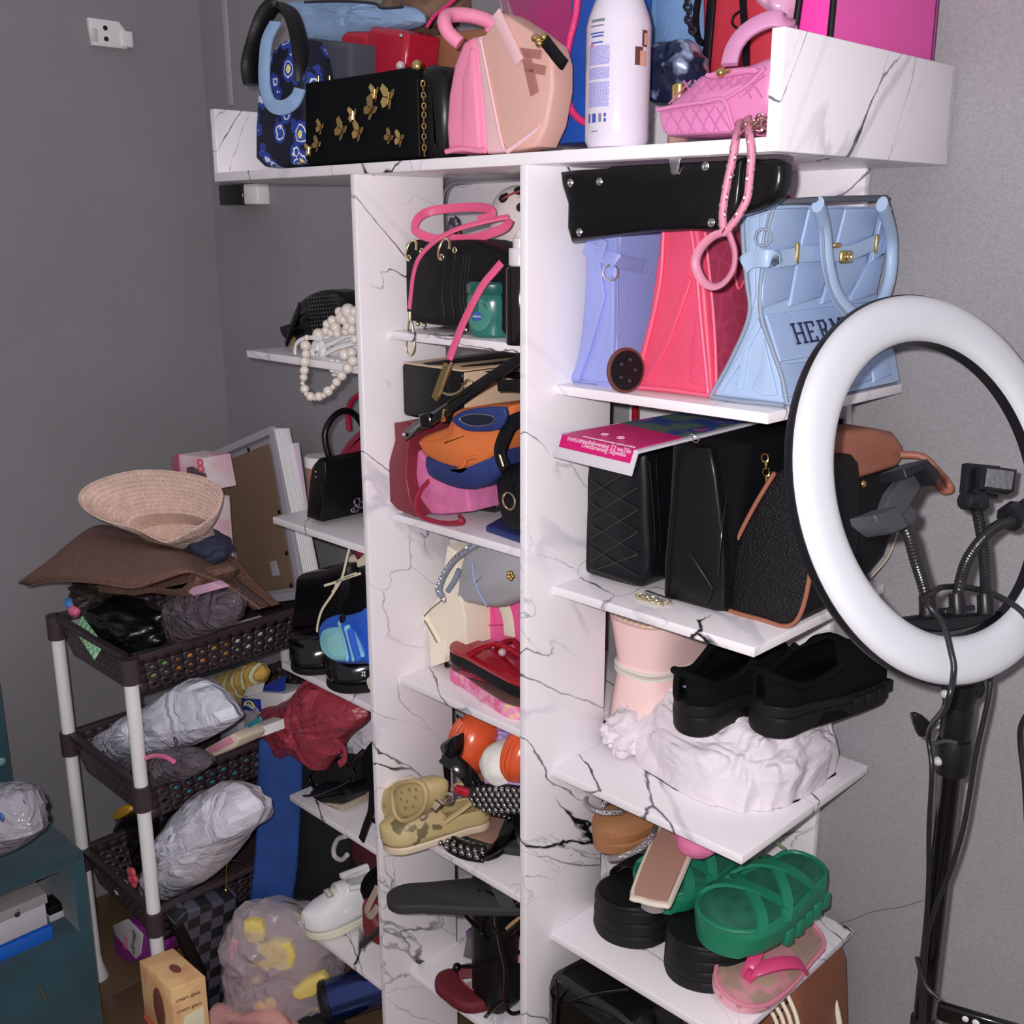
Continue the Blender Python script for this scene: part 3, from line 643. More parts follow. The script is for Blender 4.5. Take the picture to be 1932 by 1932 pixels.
# ================= right bay, third shelf =================
S3 = .9415
PNK = mat('pink_foam', 'f6c4c0', 1.85, rough=.5, bump=.1, bscale=300); PINS = two_tone('striped_insole', 'd8b8a4', 'b0a890', 1.9, 'wave', 26, .5, rough=.6, width=.25, stretch=(1, .0, 0))
def dring(cx, cy, hx_, y1, z, n=28, e=.62, tl=0):
    P = []
    for i in range(n):
        a = math.pi * 2 * i / n; c, s = math.cos(a), math.sin(a)
        x = math.copysign(abs(c) ** e, c) * hx_; y = math.copysign(abs(s) ** e, s)
        yy_ = cy + (y + 1) * .5 * (y1 - cy); P.append(V(cx + x, yy_, z + (yy_ - cy) * tl))
    return P
def wedge(label, z0, z1, wb, wt, up, zl):
    t = T('platform_slipper', label, 'shoe')
    R = []
    for k in range(9):
        q = k / 8; w_ = wb + (wt - wb) * (q ** 1.3)
        R.append(dring(.425, .190 + (.012 * (q if not up else 1 - q)), w_, .40, z0 + (z1 - z0) * q, tl=(.16 * q if up else 0)))
    rings('wedge_sole', R, PNK, t)
    zz = z1 if up else z0
    if up:
        rings('insole', [dring(.425, .197, wt * .93, .395, z1 - .001, tl=.16), dring(.425, .197, wt * .9, .39, z1 + .004, tl=.16)], PINS, t)
    rings('stitch_band', [dring(.425, .196, (wb if up else wt) * 1.012, .402, zl - .002), dring(.425, .193, (wb if up else wt) * 1.03, .402, zl + .003)], mat('cream_band', 'f2e6dc', 1.85), t)
    return t
def slabz(x, y, yv): return U(x, y, Y=yv).z
za = slabz(1150, 1370, .17); zb = slabz(1150, 1275, .17); zc = slabz(1120, 1170, .17)
wedge('pale pink platform slipper standing upright, its striped insole uppermost, against the middle upright', zb + .002, zc, .056, .070, True, zb + .006)
wedge('pale pink platform slipper turned sole up beneath its striped twin', za, zb - .002, .066, .056, False, zb - .004)
# plastic bag under the shoes
WPL = mat('white_plastic_film', 'ece4ea', 1.66, rough=.5, crz=.55, bscale=9, spec=.3)
t = T('plastic_bag', 'crumpled white plastic bag bulging under the black chunky shoes', 'plastic bag')
bm = bmesh.new(); bmesh.ops.create_icosphere(bm, subdivisions=6, radius=1)
cx, cy, cz = .55, .285, S3
for v in bm.verts:
    d = v.co; e = .6
    p = Vector([math.copysign(abs(c) ** e, c) for c in d]); p = p / max(1, p.length / 1.12)
    z = max(0, p.z) / 1.0; top = .122 + .012 * p.x
    s = Vector((d.x * 1.6, d.y * 1.6, d.z * 1.2)); r2 = abs(noise.noise(s * 1.5 + Vector((9, 1, 4)))); r3 = abs(noise.noise(s * 4.2)); r4 = noise.noise(Vector((d.x * 9, d.y * 9, d.z * 2.2)))
    k = 1 + .10 * (r2 - .2) + .03 * (r3 - .2) + .014 * r4
    q = Vector((cx + p.x * (.166 + .022 * z) * k + .004 * z, cy + p.y * (.145 + .0 * z) * k, cz + z * (top + .03 * (r2 - .2) + .015 * (r3 - .2))))
    if q.y < .25 and q.x < .56: q.y += (.56 - q.x) * .28
    q.y = min(q.y, .42); q.z = max(q.z, S3 + .0005)
    v.co = q
me = D.meshes.new('film'); bm.to_mesh(me); bm.free(); link('film', me, WPL, t, smooth=16)
random.seed(2)
for i, (x, y, z) in enumerate(((.60, .20, 1.0), (.66, .30, 1.01), (.45, .2, .99))):
    pass
blob('loose_corner', V(.428, .20, S3 + .035), (.045, .06, .04), WPL, t, 12, .3, 3, 4, floor=S3 + .0005, crease=.35)
# black chunky clogs
BSU = mat('black_suede', (0, 0, 0, 1), rough=.9, bump=.3, bscale=300, spec=.2); BRB = mat('black_rubber', (.008, .008, .008, 1), rough=.6, spec=.3, bump=.3, bscale=90)
def chunky(label, heel, toe, W, grp=None, lug=True, opening=.52):
    t = T('chunky_shoe', label, 'shoe', grp)
    F = Foot(heel, toe, W)
    zt = lambda s: .052 - .014 * min(1, s / .5)
    zb_ = lambda s: .0 if s < .30 else (.024 * math.sin(min(1, (s - .3) / .1) * math.pi / 2) if s < .44 else .024 * max(0, 1 - (s - .44) / .16))
    sole('sole', F, zb_, lambda s: zt(s) * .62, BRB, t, 1.06, 1.08, r=.003)
    sole('midsole', F, lambda s: zt(s) * .62, zt, BRB, t, 1.02, 1.0, r=.002)
    for k, (s, tt) in enumerate([(s_, q) for s_ in (.62, .72, .82, .92) for q in (1, -1)]):
        p = F.P(s, tt * 1.02, .012); box('lug', p - F.x * .011 - F.y * .006, F.x * .021, F.y * .012, F.z * .020, BRB, t, .002)
    for q in (.25, .6, .88): 
        pts = [F.P(s, tt * 1.05, zt(s) * q + .003) for s, tt in F.outline(14) if s < .34]
        L = [p for p in pts]; h = len(L) // 2
        tube('sole_groove', L[h:] + L[:h], .0016, mat('black_rubber_edge', (.03, .03, .03, 1), rough=.5), t, n=5, smp=False) if False else None
    H = lambda s: .062 + .012 * math.sin(math.pi * min(1, s / .9)) if s < .7 else .062 - .030 * ((s - .7) / .3)
    upper('upper', F, zt, H, opening, lambda s: .050 - .022 * math.sin(math.pi * s / opening) if s < opening else .05, BSU, t, t=.004)
    ol = [F.P(s, tt * .9, zt(s) + .049 - .022 * math.sin(math.pi * min(1, s / opening))) for s, tt in ([(s, 1) for s in (opening, .4, .28, .15, .05)] + [(.005, 0)] + [(s, -1) for s in (.05, .15, .28, .4, opening)])]
    tube('padded_collar', ol, .006, BSU, t, n=8)
    sole('insole', F, lambda s: zt(s) - .001, lambda s: zt(s) + .004, BLK(), t, .9, .9, r=.001)
    return t, F
zb1 = 1.062
t, F = chunky('left black suede chunky clog with lilac heel label, on the white plastic bag', U(1262, 1400, Z=zb1 - .012) + V(.0, .035, 0), U(1262, 1400, Z=zb1 - .012) + V(.02, .275, .02), .098)
box('heel_label', F.P(.12, -.3, .058), F.x * .03, F.y * .034, F.z * .002, mat('lilac_label', 'b49ae0', 1.7), t, .001)
t, F = chunky('right black suede chunky clog without label, on the white plastic bag', U(1412, 1402, Z=zb1) + V(-.005, .035, 0), U(1412, 1402, Z=zb1) + V(.045, .285, .012), .108)
# ================= right bay, fourth shelf =================
S4 = .6375
def plat(label, heel, toe, W, h, m, cat_='sandal', grooves=2, edge=None):
    t = T('platform_sandal', label, 'shoe'); F = Foot(heel, toe, W)
    n = grooves + 1
    for k in range(n):
        a, b = h * k / n, h * (k + 1) / n
        sole('sole_layer', F, a, b - .0008, m, t, 1.04 - .02 * k, 1.02 - .02 * k, r=.004, waist=-.012)
    return t, F
BFO = mat('black_foam', (.007, .007, .008, 1), rough=.6, spec=.3, bump=.2, bscale=200)
t, F = plat('black layered platform sandal under the small green one, left of the fourth right shelf', V(.468, .345, S4), V(.462, .108, S4), .125, .068, BFO)
sole('footbed', F, .067, .074, BFO, t, .92, .9)
sstrap('strap', F, .6, .62, .07, .07, .035, .05, BFO, t)
t, F = plat('black layered platform sandal under the large green one, middle of the fourth right shelf', V(.655, .375, S4), V(.600, .105, S4), .125, .072, BFO, grooves=3)
sole('footbed', F, .071, .078, BFO, t, .92, .9)
GRN = mat('green_rubber', '1c7a5a', 1.8, rough=.42, bump=.08, bscale=400); GRD = mat('green_footbed', '276a54', 1.8, rough=.6, var=.25, vscale=40)
def green(label, heel, toe, W, hz, h0, h1):
    t = T('platform_sandal', label, 'shoe'); F = Foot(heel, toe, W)
    zt = lambda s: h0 + (h1 - h0) * s
    sole('sole', F, lambda s: .006 if .3 < s < .9 else .0, zt, GRN, t, .96, 1.04, r=.008)
    sole('footbed', F, lambda s: zt(s) - .002, lambda s: zt(s) + .001, GRD, t, .86, .86, r=.0008)
    tube('footbed_rim', [F.P(s, tt * .93, zt(s) + .001) for s, tt in F.outline(14)], .004, GRN, t, closed=True, k=1, n=7)
    for s in (.08, .2, .32, .44, .56):
        for q in (1, -1): 
            p = F.P(s, q * .93, .0); box('tread_block', p - F.x * .010 - F.y * .007, F.x * .020, F.y * .014, F.z * .028, GRN, t, .004)
    z = lambda s: zt(s) - .004
    for s0, s1, hh in ((.84, .52, .030), (.52, .84, .033), (.62, .26, .042), (.26, .62, .045)):
        sstrap('cross_strap', F, s0, s1, z(s0), z(s1), hh, .017, GRN, t, t=.006)
    return t, F
GH = U(1500, 1632, Z=.74)
t, F = green('big green rubber platform sandal with crossed straps, in front on the fourth right shelf', V(.690, .352, .722), V(.655, .112, .722), .128, 0, .062, .046)
tube('clear_strap', [F.P(.1, -.9, .07), F.P(.2, -1, .09), F.P(.3, -.98, .10), F.P(.42, -.9, .075)], .003, mat('clear_brown_plastic', '8a9a70', 1.8, rough=.3), t)
t, F = green('green rubber platform sandal half hidden behind the nude slipper, left of its twin', V(.545, .352, .716), V(.515, .135, .716), .12, 0, .045, .038)
# nude slipper on glass heel
NUD = mat('nude_leather', 'b08878', 1.7, rough=.5, bump=.2, bscale=200); IVO = mat('ivory_edge', 'ece0d0', 1.6, rough=.4)
t = T('mule', 'nude square-toed slipper with ivory edge lying across the green sandals', 'shoe')
q = [U(x, y, Z=.822) for x, y in ((1192, 1672), (1207, 1690), (1255, 1702), (1270, 1690), (1318, 1590), (1325, 1560), (1300, 1545), (1245, 1570))]
q = cat(q, True, 3); zz = lambda P, a: [p + V(0, 0, a) for p in P]
cN = sum(q, Vector()) / len(q)
tilt = lambda P: [p + V(0, 0, (p.y - cN.y) * .12) for p in P]
rings('sole', [tilt(zz(q, 0)), tilt(zz(inset(q, V(0, 0, 1), -.002), .003)), tilt(zz(q, .008))], IVO, t)
qi = inset(q, V(0, 0, 1), .0045)
rings('insole', [tilt(zz(qi, .007)), tilt(zz(qi, .0095))], NUD, t)
gl = mat('clear_acrylic', (.75, .7, .68, 1), rough=.08, trans=.7)
lathe('heel', [(.010, 0), (.018, .003), (.0195, .018), (.017, .034), (.019, .04)], U(1222, 1722, Z=.775) + V(0, .012, 0), gl, t, (0, .12, 1), 18)
sstrap('strap', Foot(V(q[0].x + .03, q[0].y + .03, .822), V(.56, .30, .835), .09), .75, .75, 0, 0, .03, .02, mat('pink_strap', 'e890a8', 1.8), t)
# tan slide with rhinestone straps
t = T('platform_slide', 'tan platform slide with silver rhinestone straps perched on the green sandals', 'shoe')
TNS = mat('tan_sole', '9c6a44', 1.8, rough=.55, bump=.4, bscale=90); TNI = mat('tan_insole', 'a87850', 1.75, rough=.5)
F = Foot(V(.468, .335, .805), V(.432, .115, .79), .088)
sole('sole', F, 0, .020, TNS, t, .9, .98, r=.004); sole('upper_sole', F, .019, .042, TNS, t, .98, 1.02, r=.006); sole('insole', F, .041, .0435, TNI, t, .92, .92, r=.001)
RH = mat('rhinestone_silver', 'c8c4c8', 1.75, rough=.2, metal=.9, weave=1, bscale=520)
sstrap('rhinestone_strap', F, .55, .78, .04, .04, .045, .016, RH, t, t=.007)
p0 = [U(*a, Z=.85) for a in ((1108, 1508), (1112, 1524), (1135, 1532), (1165, 1527), (1180, 1520))]
tube('rhinestone_strap', [U(1165, 1515, Y=.2), U(1180, 1526, Y=.16), U(1165, 1532, Y=.12), U(1132, 1532, Y=.11), U(1108, 1520, Y=.12), U(1106, 1504, Y=.15), U(1120, 1492, Y=.2)], .0048, RH, t, n=8)
tube('rhinestone_strap', [U(1236, 1562, Y=.16), U(1228, 1580, Y=.13), U(1205, 1602, Y=.11), U(1172, 1617, Y=.10), U(1150, 1620, Y=.11)], .0055, RH, t, n=8)
t = T('fur_pompom', 'round pink furry slipper top peeping out under the third right shelf', 'shoe')
blob('fur', U(1315, 1585, Y=.17), (.034, .034, .026), mat('pink_fur', 'e07aa6', 1.75, rough=.95, bump=1, bscale=260), t, 3, .05)
blob('sole', U(1322, 1560, Y=.22), (.03, .06, .012), mat('pink_fur', 'e07aa6'), t, 3, .02)
# pink flip flop
t = T('flip_flop', 'pink child flip-flop with beige footbed and magenta thong beside the green sandal', 'shoe')
FPS = two_tone('pink_dotted_sole', 'c8788a', 'e8a8b4', 1.75, 'spots', 60, .28, rough=.4, width=.05); FPB = two_tone('beige_pink_footbed', 'a08878', 'c88a90', 1.75, 'noise', 26, .5, rough=.5, width=.05, h3='b09a80')
F = Foot(U(1495, 1800, Z=S4 + .02), U(1325, 1880, Z=S4 + .0), .078, hz=lambda s: 0); F.o.z = S4 + .002
F = Foot(V(.706, .335, S4 + .020), V(.690, .100, S4 + .017), .096, up=(.32, 0, .95))
sole('sole', F, 0, .020, FPS, t, 1, 1.02, r=.005); sole('footbed', F, .0195, .022, FPB, t, .88, .88, r=.001)
tube('footbed_rim', [F.P(s, tt * .97, .020) for s, tt in F.outline(14)], .0035, mat('pink_rim', 'dc8a9c', 1.7), t, closed=True, k=1, n=7)
MG = mat('magenta_rubber', 'd8447a', 1.7, rough=.35)
for q in (1, -1):
    strap('thong', [F.P(.80, 0, .028), F.P(.76, q * .1, .045), F.P(.62, q * .45, .058), F.P(.48, q * .8, .050), F.P(.40, q * .93, .026)], .020, .005, F.z + F.x * .3, MG, t)
tube('toe_post', [F.P(.80, 0, .026), F.P(.79, 0, .044)], .005, MG, t, smp=False)
# ================= right bay, fifth shelf =================
S5 = .3305
PAT = BLKG()
t = T('ankle_boot', 'black patent ankle boot with stitched side seam at the lower middle, below the fourth shelf', 'shoe')
Fb = Foot(V(.53, .34, S5), V(.47, .09, S5), .10)
sole('sole', Fb, 0, .03, BRB, t, 1.05, 1.02)
bo = UL([(1030, 1960), (1022, 1900), (1026, 1845), (1060, 1826), (1092, 1816), (1120, 1830), (1170, 1860), (1195, 1890), (1196, 1975)], Y=.02)
for p in bo: p.z = min(p.z, .585)
bo[0].z = bo[-1].z = S5 + .02
pil('shaft', clampz(bo, S5 + .03), (.15, 1, 0), .13, PAT, t, r=.03, sm=2)
tube('stitched_seam', UL([(1046, 1900), (1080, 1888), (1130, 1875), (1185, 1868)], Y=.017), .0022, PAT, t)
tube('stitched_seam', UL([(1048, 1846), (1052, 1870), (1050, 1900), (1046, 1960)], Y=.015), .0022, PAT, t)
for i in range(9): bead('stud', U(1050 + 14 * i, 1898 - 3.6 * i, Y=.014), .0012, PAT, t)
COW = two_tone('cow_print', 'ddd0b8', '6a4028', 1.9, 'spots', 17, .30, rough=.5, width=.01)
COW = two_tone('cow_print_b', '6a4028', 'ddd0b8', 1.9, 'spots', 17, .36, rough=.5, width=.008)
t = T('handbag', 'cream bag with brown cow spots and cream piping at the bottom edge', 'bag')
co = UL([(1210, 1990), (1203, 1940), (1206, 1895), (1222, 1868), (1260, 1862), (1300, 1885), (1335, 1925), (1345, 1990)], Y=.15); co[0].z = co[-1].z = S5 + .001
pil('body', clampz(co, S5), (.1, 1, 0), .20, COW, t, r=.03, sm=2, puff=.01)
tube('piping', [p + V(0, -.002, 0) for p in cat(co, False, 2)], .005, mat('cream_piping', 'e0d8c4', 1.9), t)
t = T('handbag', 'brown bag with white ribbed stripes at the right end of the fifth shelf', 'bag')
br = mat('brown_leather', '7a4a36', 1.85, rough=.45)
bo = UL([(1400, 1990), (1398, 1920), (1430, 1890), (1475, 1868), (1505, 1900), (1512, 1990)], Y=.24); bo[0].z = bo[-1].z = S5 + .001
pil('body', clampz(bo, S5), (0, 1, 0), .17, br, t, r=.02, sm=2)
for k in range(4): tube('stripe', [p + V(0, -.003, 0) for p in UL([(1440 + 15 * k, 1888 - 6 * k), (1462 + 14 * k, 1915), (1476 + 12 * k, 1960)], Y=.24)], .0036, mat('cream_piping', 'e0d8c4'), t)
tube('handle', UL([(1530, 1800), (1552, 1828), (1572, 1880), (1584, 1935), (1588, 1990)], Y=.36), .0052, mat('cream_piping', 'e0d8c4'), t)
t = T('shoe', 'dark navy rounded shoe tip at the bottom edge right of the brown striped bag', 'shoe')
blob('toe', V(.712, .385, S5 + .036), (.04, .06, .036), mat('navy_suede', (.014, .014, .022, 1), rough=.8), t, 2, .04, floor=S5)
# ================= ring light on its stand =================
t = T('ring_light', 'large white ring light with black housing on a black tripod pole, right foreground', 'ring light')
n = (CR * .47 - CD * .13 - CF * .87).normalized(); C0 = CP + (CF + CR * ((1772 - 966) / FPX) + CD * ((919 - 966) / FPX)).normalized() * 1.34
u = (CR - n * CR.dot(n)).normalized(); v = n.cross(u)
if v.z < 0: v = -v
def sweep(name, sec, m_, N=96):
    return rings(name, [[C0 + (u * math.cos(2 * math.pi * i / N) + v * math.sin(2 * math.pi * i / N)) * r + n * h for r, h in sec] for i in range(N)], m_, t, loop=True)
RM = .198
sweep('diffuser', [(RM + .0275 * math.copysign(abs(math.cos(a)) ** .75, math.cos(a)), .018 * math.copysign(abs(math.sin(a)) ** .75, math.sin(a))) for a in [2 * math.pi * i / 22 for i in range(22)]], mat('white_diffuser', (.60, .61, .65, 1), rough=.4, bump=.05, bscale=300))
sweep('housing', [(RM - .028, .004), (RM + .0285, .004), (RM + .0295, -.002), (RM + .028, -.008), (RM + .02, -.012), (RM - .02, -.012), (RM - .029, -.009)], BLKP())
def Q(x, y, h=0): return UP(x, y, C0, n) + n * h
ly = cat([Q(1688, 1172), Q(1740, 1160), Q(1800, 1156), Q(1860, 1156), Q(1893, 1152), Q(1850, 1178), Q(1790, 1192), Q(1730, 1186)], True, 3)
pil('holder_plate', ly, -n, .02, BLKP(), t, r=.003)
box('plate_clip', Q(1765, 1160) + n * .002, (Q(1822, 1154) - Q(1765, 1160)), (Q(1765, 1148) - Q(1765, 1160)), n * .012, BLKP(), t, .002)
CO = mat('black_gooseneck', (.013, .013, .015, 1), rough=.3)
def neck(pts, r=.0068):
    P = cat([Q(x, y, h) for x, y, h in pts], False, 8); F_ = frames(P, False); R = []; k = 0; L = 0
    PP = []; 
    for i in range(len(P) - 1):
        m_ = max(1, int((P[i + 1] - P[i]).length / .0016))
        PP += [P[i].lerp(P[i + 1], j / m_) for j in range(m_)]
    for i, (p, a, b) in enumerate(frames(PP, False)):
        rr = r * (1 if i % 2 else .86); R.append([p + (a * math.cos(2 * math.pi * j / 9) + b * math.sin(2 * math.pi * j / 9)) * rr for j in range(9)])
    rings('gooseneck', R, CO, t)
neck([(1738, 1160, .01), (1728, 1115, .012), (1700, 1060, .02), (1672, 1012, .03), (1652, 980, .03)])
neck([(1792, 1158, .01), (1793, 1110, .012), (1808, 1052, .015), (1845, 1002, .02), (1880, 985, .025)])
neck([(1846, 1156, .01), (1845, 1080, .01), (1845, 1010, .005), (1842, 960, 0)])
for x, y in ((1736, 1145), (1792, 1142), (1845, 1142)):
    p = Q(x, y, .01); lathe('collar', [(.0085, 0), (.0095, .002), (.0085, .024)], p - v * .012, BLKP(), t, v, 14)
DG = mat('dark_grey_plastic', '484a50', 1.35, rough=.45, bump=.2, bscale=200)
# clamp at the left: backbone, two jaws, spring arm
def Qb(pts, h, th, name, m_=DG, r=.003): return pil(name, [Q(x, y, h) for x, y in pts], n, th, m_, t, r=r)
Qb([(1622, 942), (1656, 898), (1690, 912), (1652, 975), (1628, 1000), (1604, 990)], .03, .014, 'clamp_back')
Qb([(1618, 903), (1664, 884), (1688, 908), (1680, 930), (1660, 903), (1624, 920)], .028, .036, 'clamp_jaw', BLKP())
Qb([(1564, 986), (1606, 970), (1630, 1005), (1618, 1012), (1594, 1020), (1568, 1000)], .028, .036, 'clamp_jaw')
Qb([(1634, 985), (1662, 955), (1684, 972), (1680, 992), (1650, 1010), (1636, 1000)], .018, .018, 'clamp_base')
lathe('ball_joint', [(.006, 0), (.013, .003), (.014, .014), (.008, .02)], Q(1662, 1005, .02), BLKP(), t, (Q(1650, 985) - Q(1665, 1010)), 14)
# small holder at the top of the straight neck
Qb([(1831, 872), (1892, 878), (1897, 905), (1888, 940), (1826, 928)], -.014, .012, 'clamp_back', BLKP())
Qb([(1838, 880), (1905, 888), (1898, 930), (1886, 936), (1836, 926)], .0, .012, 'clamp_front', BLKP())
Qb([(1846, 887), (1895, 893), (1890, 928), (1841, 921)], .011, .003, 'pad', mat('grey_ribbed_pad', '8a8a92', 1.35, rough=.4, weave=.8, bscale=120), .001)
lathe('clamp_knob', [(.007, 0), (.011, .002), (.011, .016), (.007, .018)], Q(1815, 945, .002), BLKP(), t, u, 10)
lathe('clamp_joint', [(.008, 0), (.0125, .004), (.0125, .018), (.007, .026)], Q(1845, 965, 0), BLKP(), t, v, 14)
# microphone-like clip at the frame edge
ax_ = (Q(1932, 950) - Q(1880, 985)).normalized(); 
R_ = []
lathe('knurled_nut', [(.010, 0), (.0165, .002), (.0165, .017), (.011, .02)], Q(1872, 984, .022), BLKP(), t, ax_, 10)
lathe('holder_arm', [(.012, 0), (.013, .004), (.013, .06), (.01, .065)], Q(1898, 972, .022), BLKP(), t, ax_, 16)
box('clip_pad', Q(1918, 962, .03), ax_ * .05, v * .02, n * .008, mat('grey_ribbed_pad', '8a8a92'), t, .002)
# pole, with collars and knobs
PX, PY_ = .953, .20; PO = V(PX, PY_, 0)
def pz(y): return U(1800 - (y - 1262) * .085, y, Y=PY_).z
za_, zb_, zc_, zd_ = pz(1262), pz(1325), pz(1388), pz(1452)
lathe('yoke', [(.018, zb_ - .004), (.021, zb_ + .01), (.026, za_), (.03, za_ + .012)], PO, BLKP(), t, n=24)
lathe('upper_collar', [(.0185, zc_), (.0195, zc_ + .003), (.0195, zb_ - .002), (.0175, zb_)], PO, BLKP(), t)
lathe('lower_collar', [(.021, zd_), (.0225, zd_ + .004), (.0225, zc_ - .01), (.02, zc_)], PO, BLKP(), t)
lathe('inner_pole', [(.0135, .62), (.0135, zd_ + .01)], PO, BLKG(), t)
lathe('outer_pole', [(.0155, .22), (.0155, .69), (.0165, .691), (.0165, .72), (.014, .724)], PO, BLKP(), t)
lathe('tilt_knob', [(.008, 0), (.0175, .003), (.0175, .014), (.012, .018)], U(1838, 1300, Y=PY_) + V(-.01, 0, 0), BLKP(), t, CR + CF * .3, 10)
wk = U(1745, 1368, Y=PY_)
tube('knob_stem', [wk + CR * .045, wk + CR * .008], .005, mat('white_bolt', 'd8d8dc', 1.4, rough=.3), t, smp=False)
pil('wing_knob', [wk + CR * a + V(0, 0, b) for a, b in ((-.018, .016), (-.004, .014), (.010, .0), (.010, -.010), (.0, -.018), (-.008, -.012))], CF, .012, BLKP(), t, r=.004, sm=2)
for x, y in ((1784, 1309), (1770, 1436)): 
    p = U(x, y, Y=PY_ - .02); bead('bolt', p, .0065, mat('white_bolt', 'd8d8dc', 1.4), t)
tube('worn_tape', UL([(1760, 1404), (1785, 1398), (1806, 1402)], Y=PY_ - .022), .003, mat('grey_tape', '48484a', 1.4), t)
for a in (.3, 2.4, 4.5):
    d_ = V(math.cos(a), math.sin(a), 0)
    tube('tripod_leg', [PO + V(0, 0, .5) + d_ * .02, PO + d_ * .16 + V(0, 0, .25), PO + d_ * .30 + V(0, 0, .012)], .009, BLKP(), t)
    tube('brace', [PO + V(0, 0, .26) + d_ * .016, PO + d_ * .15 + V(0, 0, .262)], .005, BLKP(), t, smp=False)
    bead('rubber_foot', PO + d_ * .30 + V(0, 0, .012), .012, BLKP(), t)
# cables
CB = mat('black_cable', (.012, .012, .014, 1), rough=.35)
def cable(label, pts, r=.0034):
    t_ = T('power_cable', label, 'cable'); tube('cable', [U(x, y, Y=yy) if yy is not None else Q(x, y, h) for x, y, yy, h in pts], r, CB, t_, n=8); return t_
cable('black cable hanging from the ring light over its lower rim, left of the pole', [(1736, 1120, None, .02), (1722, 1130, None, .016), (1722, 1150, None, .025), (1738, 1180, None, .03), (1752, 1230, None, .03), (1757, 1268, None, .03), (1757, 1330, None, .02), (1752, 1380, .165, 0), (1758, 1450, .165, 0), (1753, 1560, .17, 0), (1752, 1660, .175, 0), (1746, 1760, .18, 0), (1738, 1850, .18, 0), (1738, 1990, .18, 0), (1722, 2150, .18, 0)])
cable('black cable dropping right of the pole and crossing it low down', [(1868, 1248, .19, 0), (1866, 1310, .18, 0), (1842, 1420, .175, 0), (1818, 1560, .17, 0), (1790, 1650, .165, 0), (1762, 1720, .165, 0), (1746, 1800, .168, 0), (1742, 1990, .168, 0)])
cable('black cable arching over the holder plate and falling at the right edge', [(1738, 1120, None, .015), (1775, 1108, None, .004), (1830, 1110, None, .002), (1870, 1128, None, .012), (1898, 1162, None, .025), (1912, 1215, None, .03), (1916, 1260, None, .03), (1918, 1330, None, .02), (1925, 1380, .17, 0), (1934, 1480, .17, 0), (1940, 1600, .17, 0), (1950, 1800, .18, 0), (1930, 2000, .19, 0), (1830, 2130, .195, 0), (1752, 2200, .20, 0)], .0036)
t = T('remote_control', 'black control strip with white round buttons leaning at the foot of the ring light pole', 'remote control')
a, b, c = U(1772, 1884, Y=.16), U(1945, 1935, Y=.19), U(1768, 1905, Y=.16)
e1 = (b - a); e2 = (c - a).normalized() * .026
box('case', a, e1, e2, e1.cross(e2).normalized() * (-.012), BLKG(), t, .004)
for k, (x, y) in enumerate(((1802, 1911), (1824, 1920), (1845, 1929))): bead('button', U(x, y - 3, Y=.165) - V(0, .006, 0), .0052, mat('white_button', 'e8e8f0', 1.5), t, (1, .5, 1))
tube('cord', [a, a + V(-.02, 0, .01), V(PX - .01, PY_ - .02, a.z + .03)], .003, CB, t)
# ================= middle bay, top compartment =================
M0 = 1.613
def MU(pts, Y, z=None):
    P = UL(pts, Y=Y); return clampz(P, z) if z else P
def c4(pts): return [(640 + x / 4.6, 300 + y / 4.6) for x, y in pts]
t = T('frame', 'rounded silver tube frame standing at the back of the top middle compartment', 'frame')
P = MU([(842, 520), (838, 430), (838, 375), (848, 350), (872, 341), (990, 331), (1060, 330), (1100, 345), (1110, 500)], .30)
tube('tube_frame', [p if p.z > M0 + .004 else V(p.x, p.y, M0 + .006) for p in P], .0048, SILV(), t, b=.006)
box('stand_foot', V(P[0].x, .295, M0), (.03, 0, 0), (0, .02, 0), (0, 0, .02), BLKP(), t)
t = T('wash_bag', 'round white bag with black spots at the back of the top middle compartment', 'bag')
cw = two_tone('spotted_white', '181820', 'd8ccc8', 1.95, 'spots', 30, .38, rough=.5, width=.02)
blob('body', U(975, 420, Y=.27), (.055, .04, .062), cw, t, 1, .02, floor=M0)
tube('rim_piping', MU([(933, 400), (945, 380), (965, 366), (990, 358)], .24), .002, mat('rust_piping', 'a04838', 1.95), t)
t = T('crossbody_bag', 'small black pleated crossbody bag with pale gold rings, top middle compartment', 'bag')
O = MU([(760, 454), (800, 456), (870, 452), (905, 458), (940, 472), (985, 500), (1010, 560), (1000, 636), (900, 622), (820, 614), (768, 606), (754, 592), (754, 540), (759, 500)], .10, M0 + .006)
BV = mat('black_velvet_leather', (.005, .005, .006, 1), rough=.55, spec=.25, bump=.6, bscale=45)
pil('body', O, (0, 1, 0), .09, BV, t, r=.014, sm=2, puff=.003)
for x in (838, 856, 872, 884, 878):
    tube('pleat', MU([(x + 4, 480), (x, 520), (x - 3, 560), (x + 2, 600)], .099), .0025, BV, t, n=6, taper=lambda q: .3 + .7 * math.sin(math.pi * q))
for x, y in ((776, 472), (838, 470)):
    tube('ring', [U(x, y, Y=.09) + V(math.cos(a) * .012, .006 * math.sin(a), math.sin(a) * .016) for a in [2 * math.pi * k / 14 for k in range(12)]], .0024, PGOLD(), t, k=2)
    p = U(x - 4, y + 15, Y=.096); ring('eyelet', p, .0042, .0015, (0, 1, 0), PGOLD(), t, 12); p = U(x + 20, y + 2, Y=.096); ring('eyelet', p, .0042, .0014, (0, 1, 0), PGOLD(), t, 12)
for x, y in ((788, 611), (800, 613), (880, 622)): bead('foot', U(x, y, Y=.11), .004, PGOLD(), t)
PS = mat('pink_strap_leather', 'e05c86', 1.8, rough=.45, bump=.2, bscale=200)
t = T('bag_strap', 'detached pink leather shoulder strap coiled over the black crossbody bag, gold clasp ends hanging', 'strap')
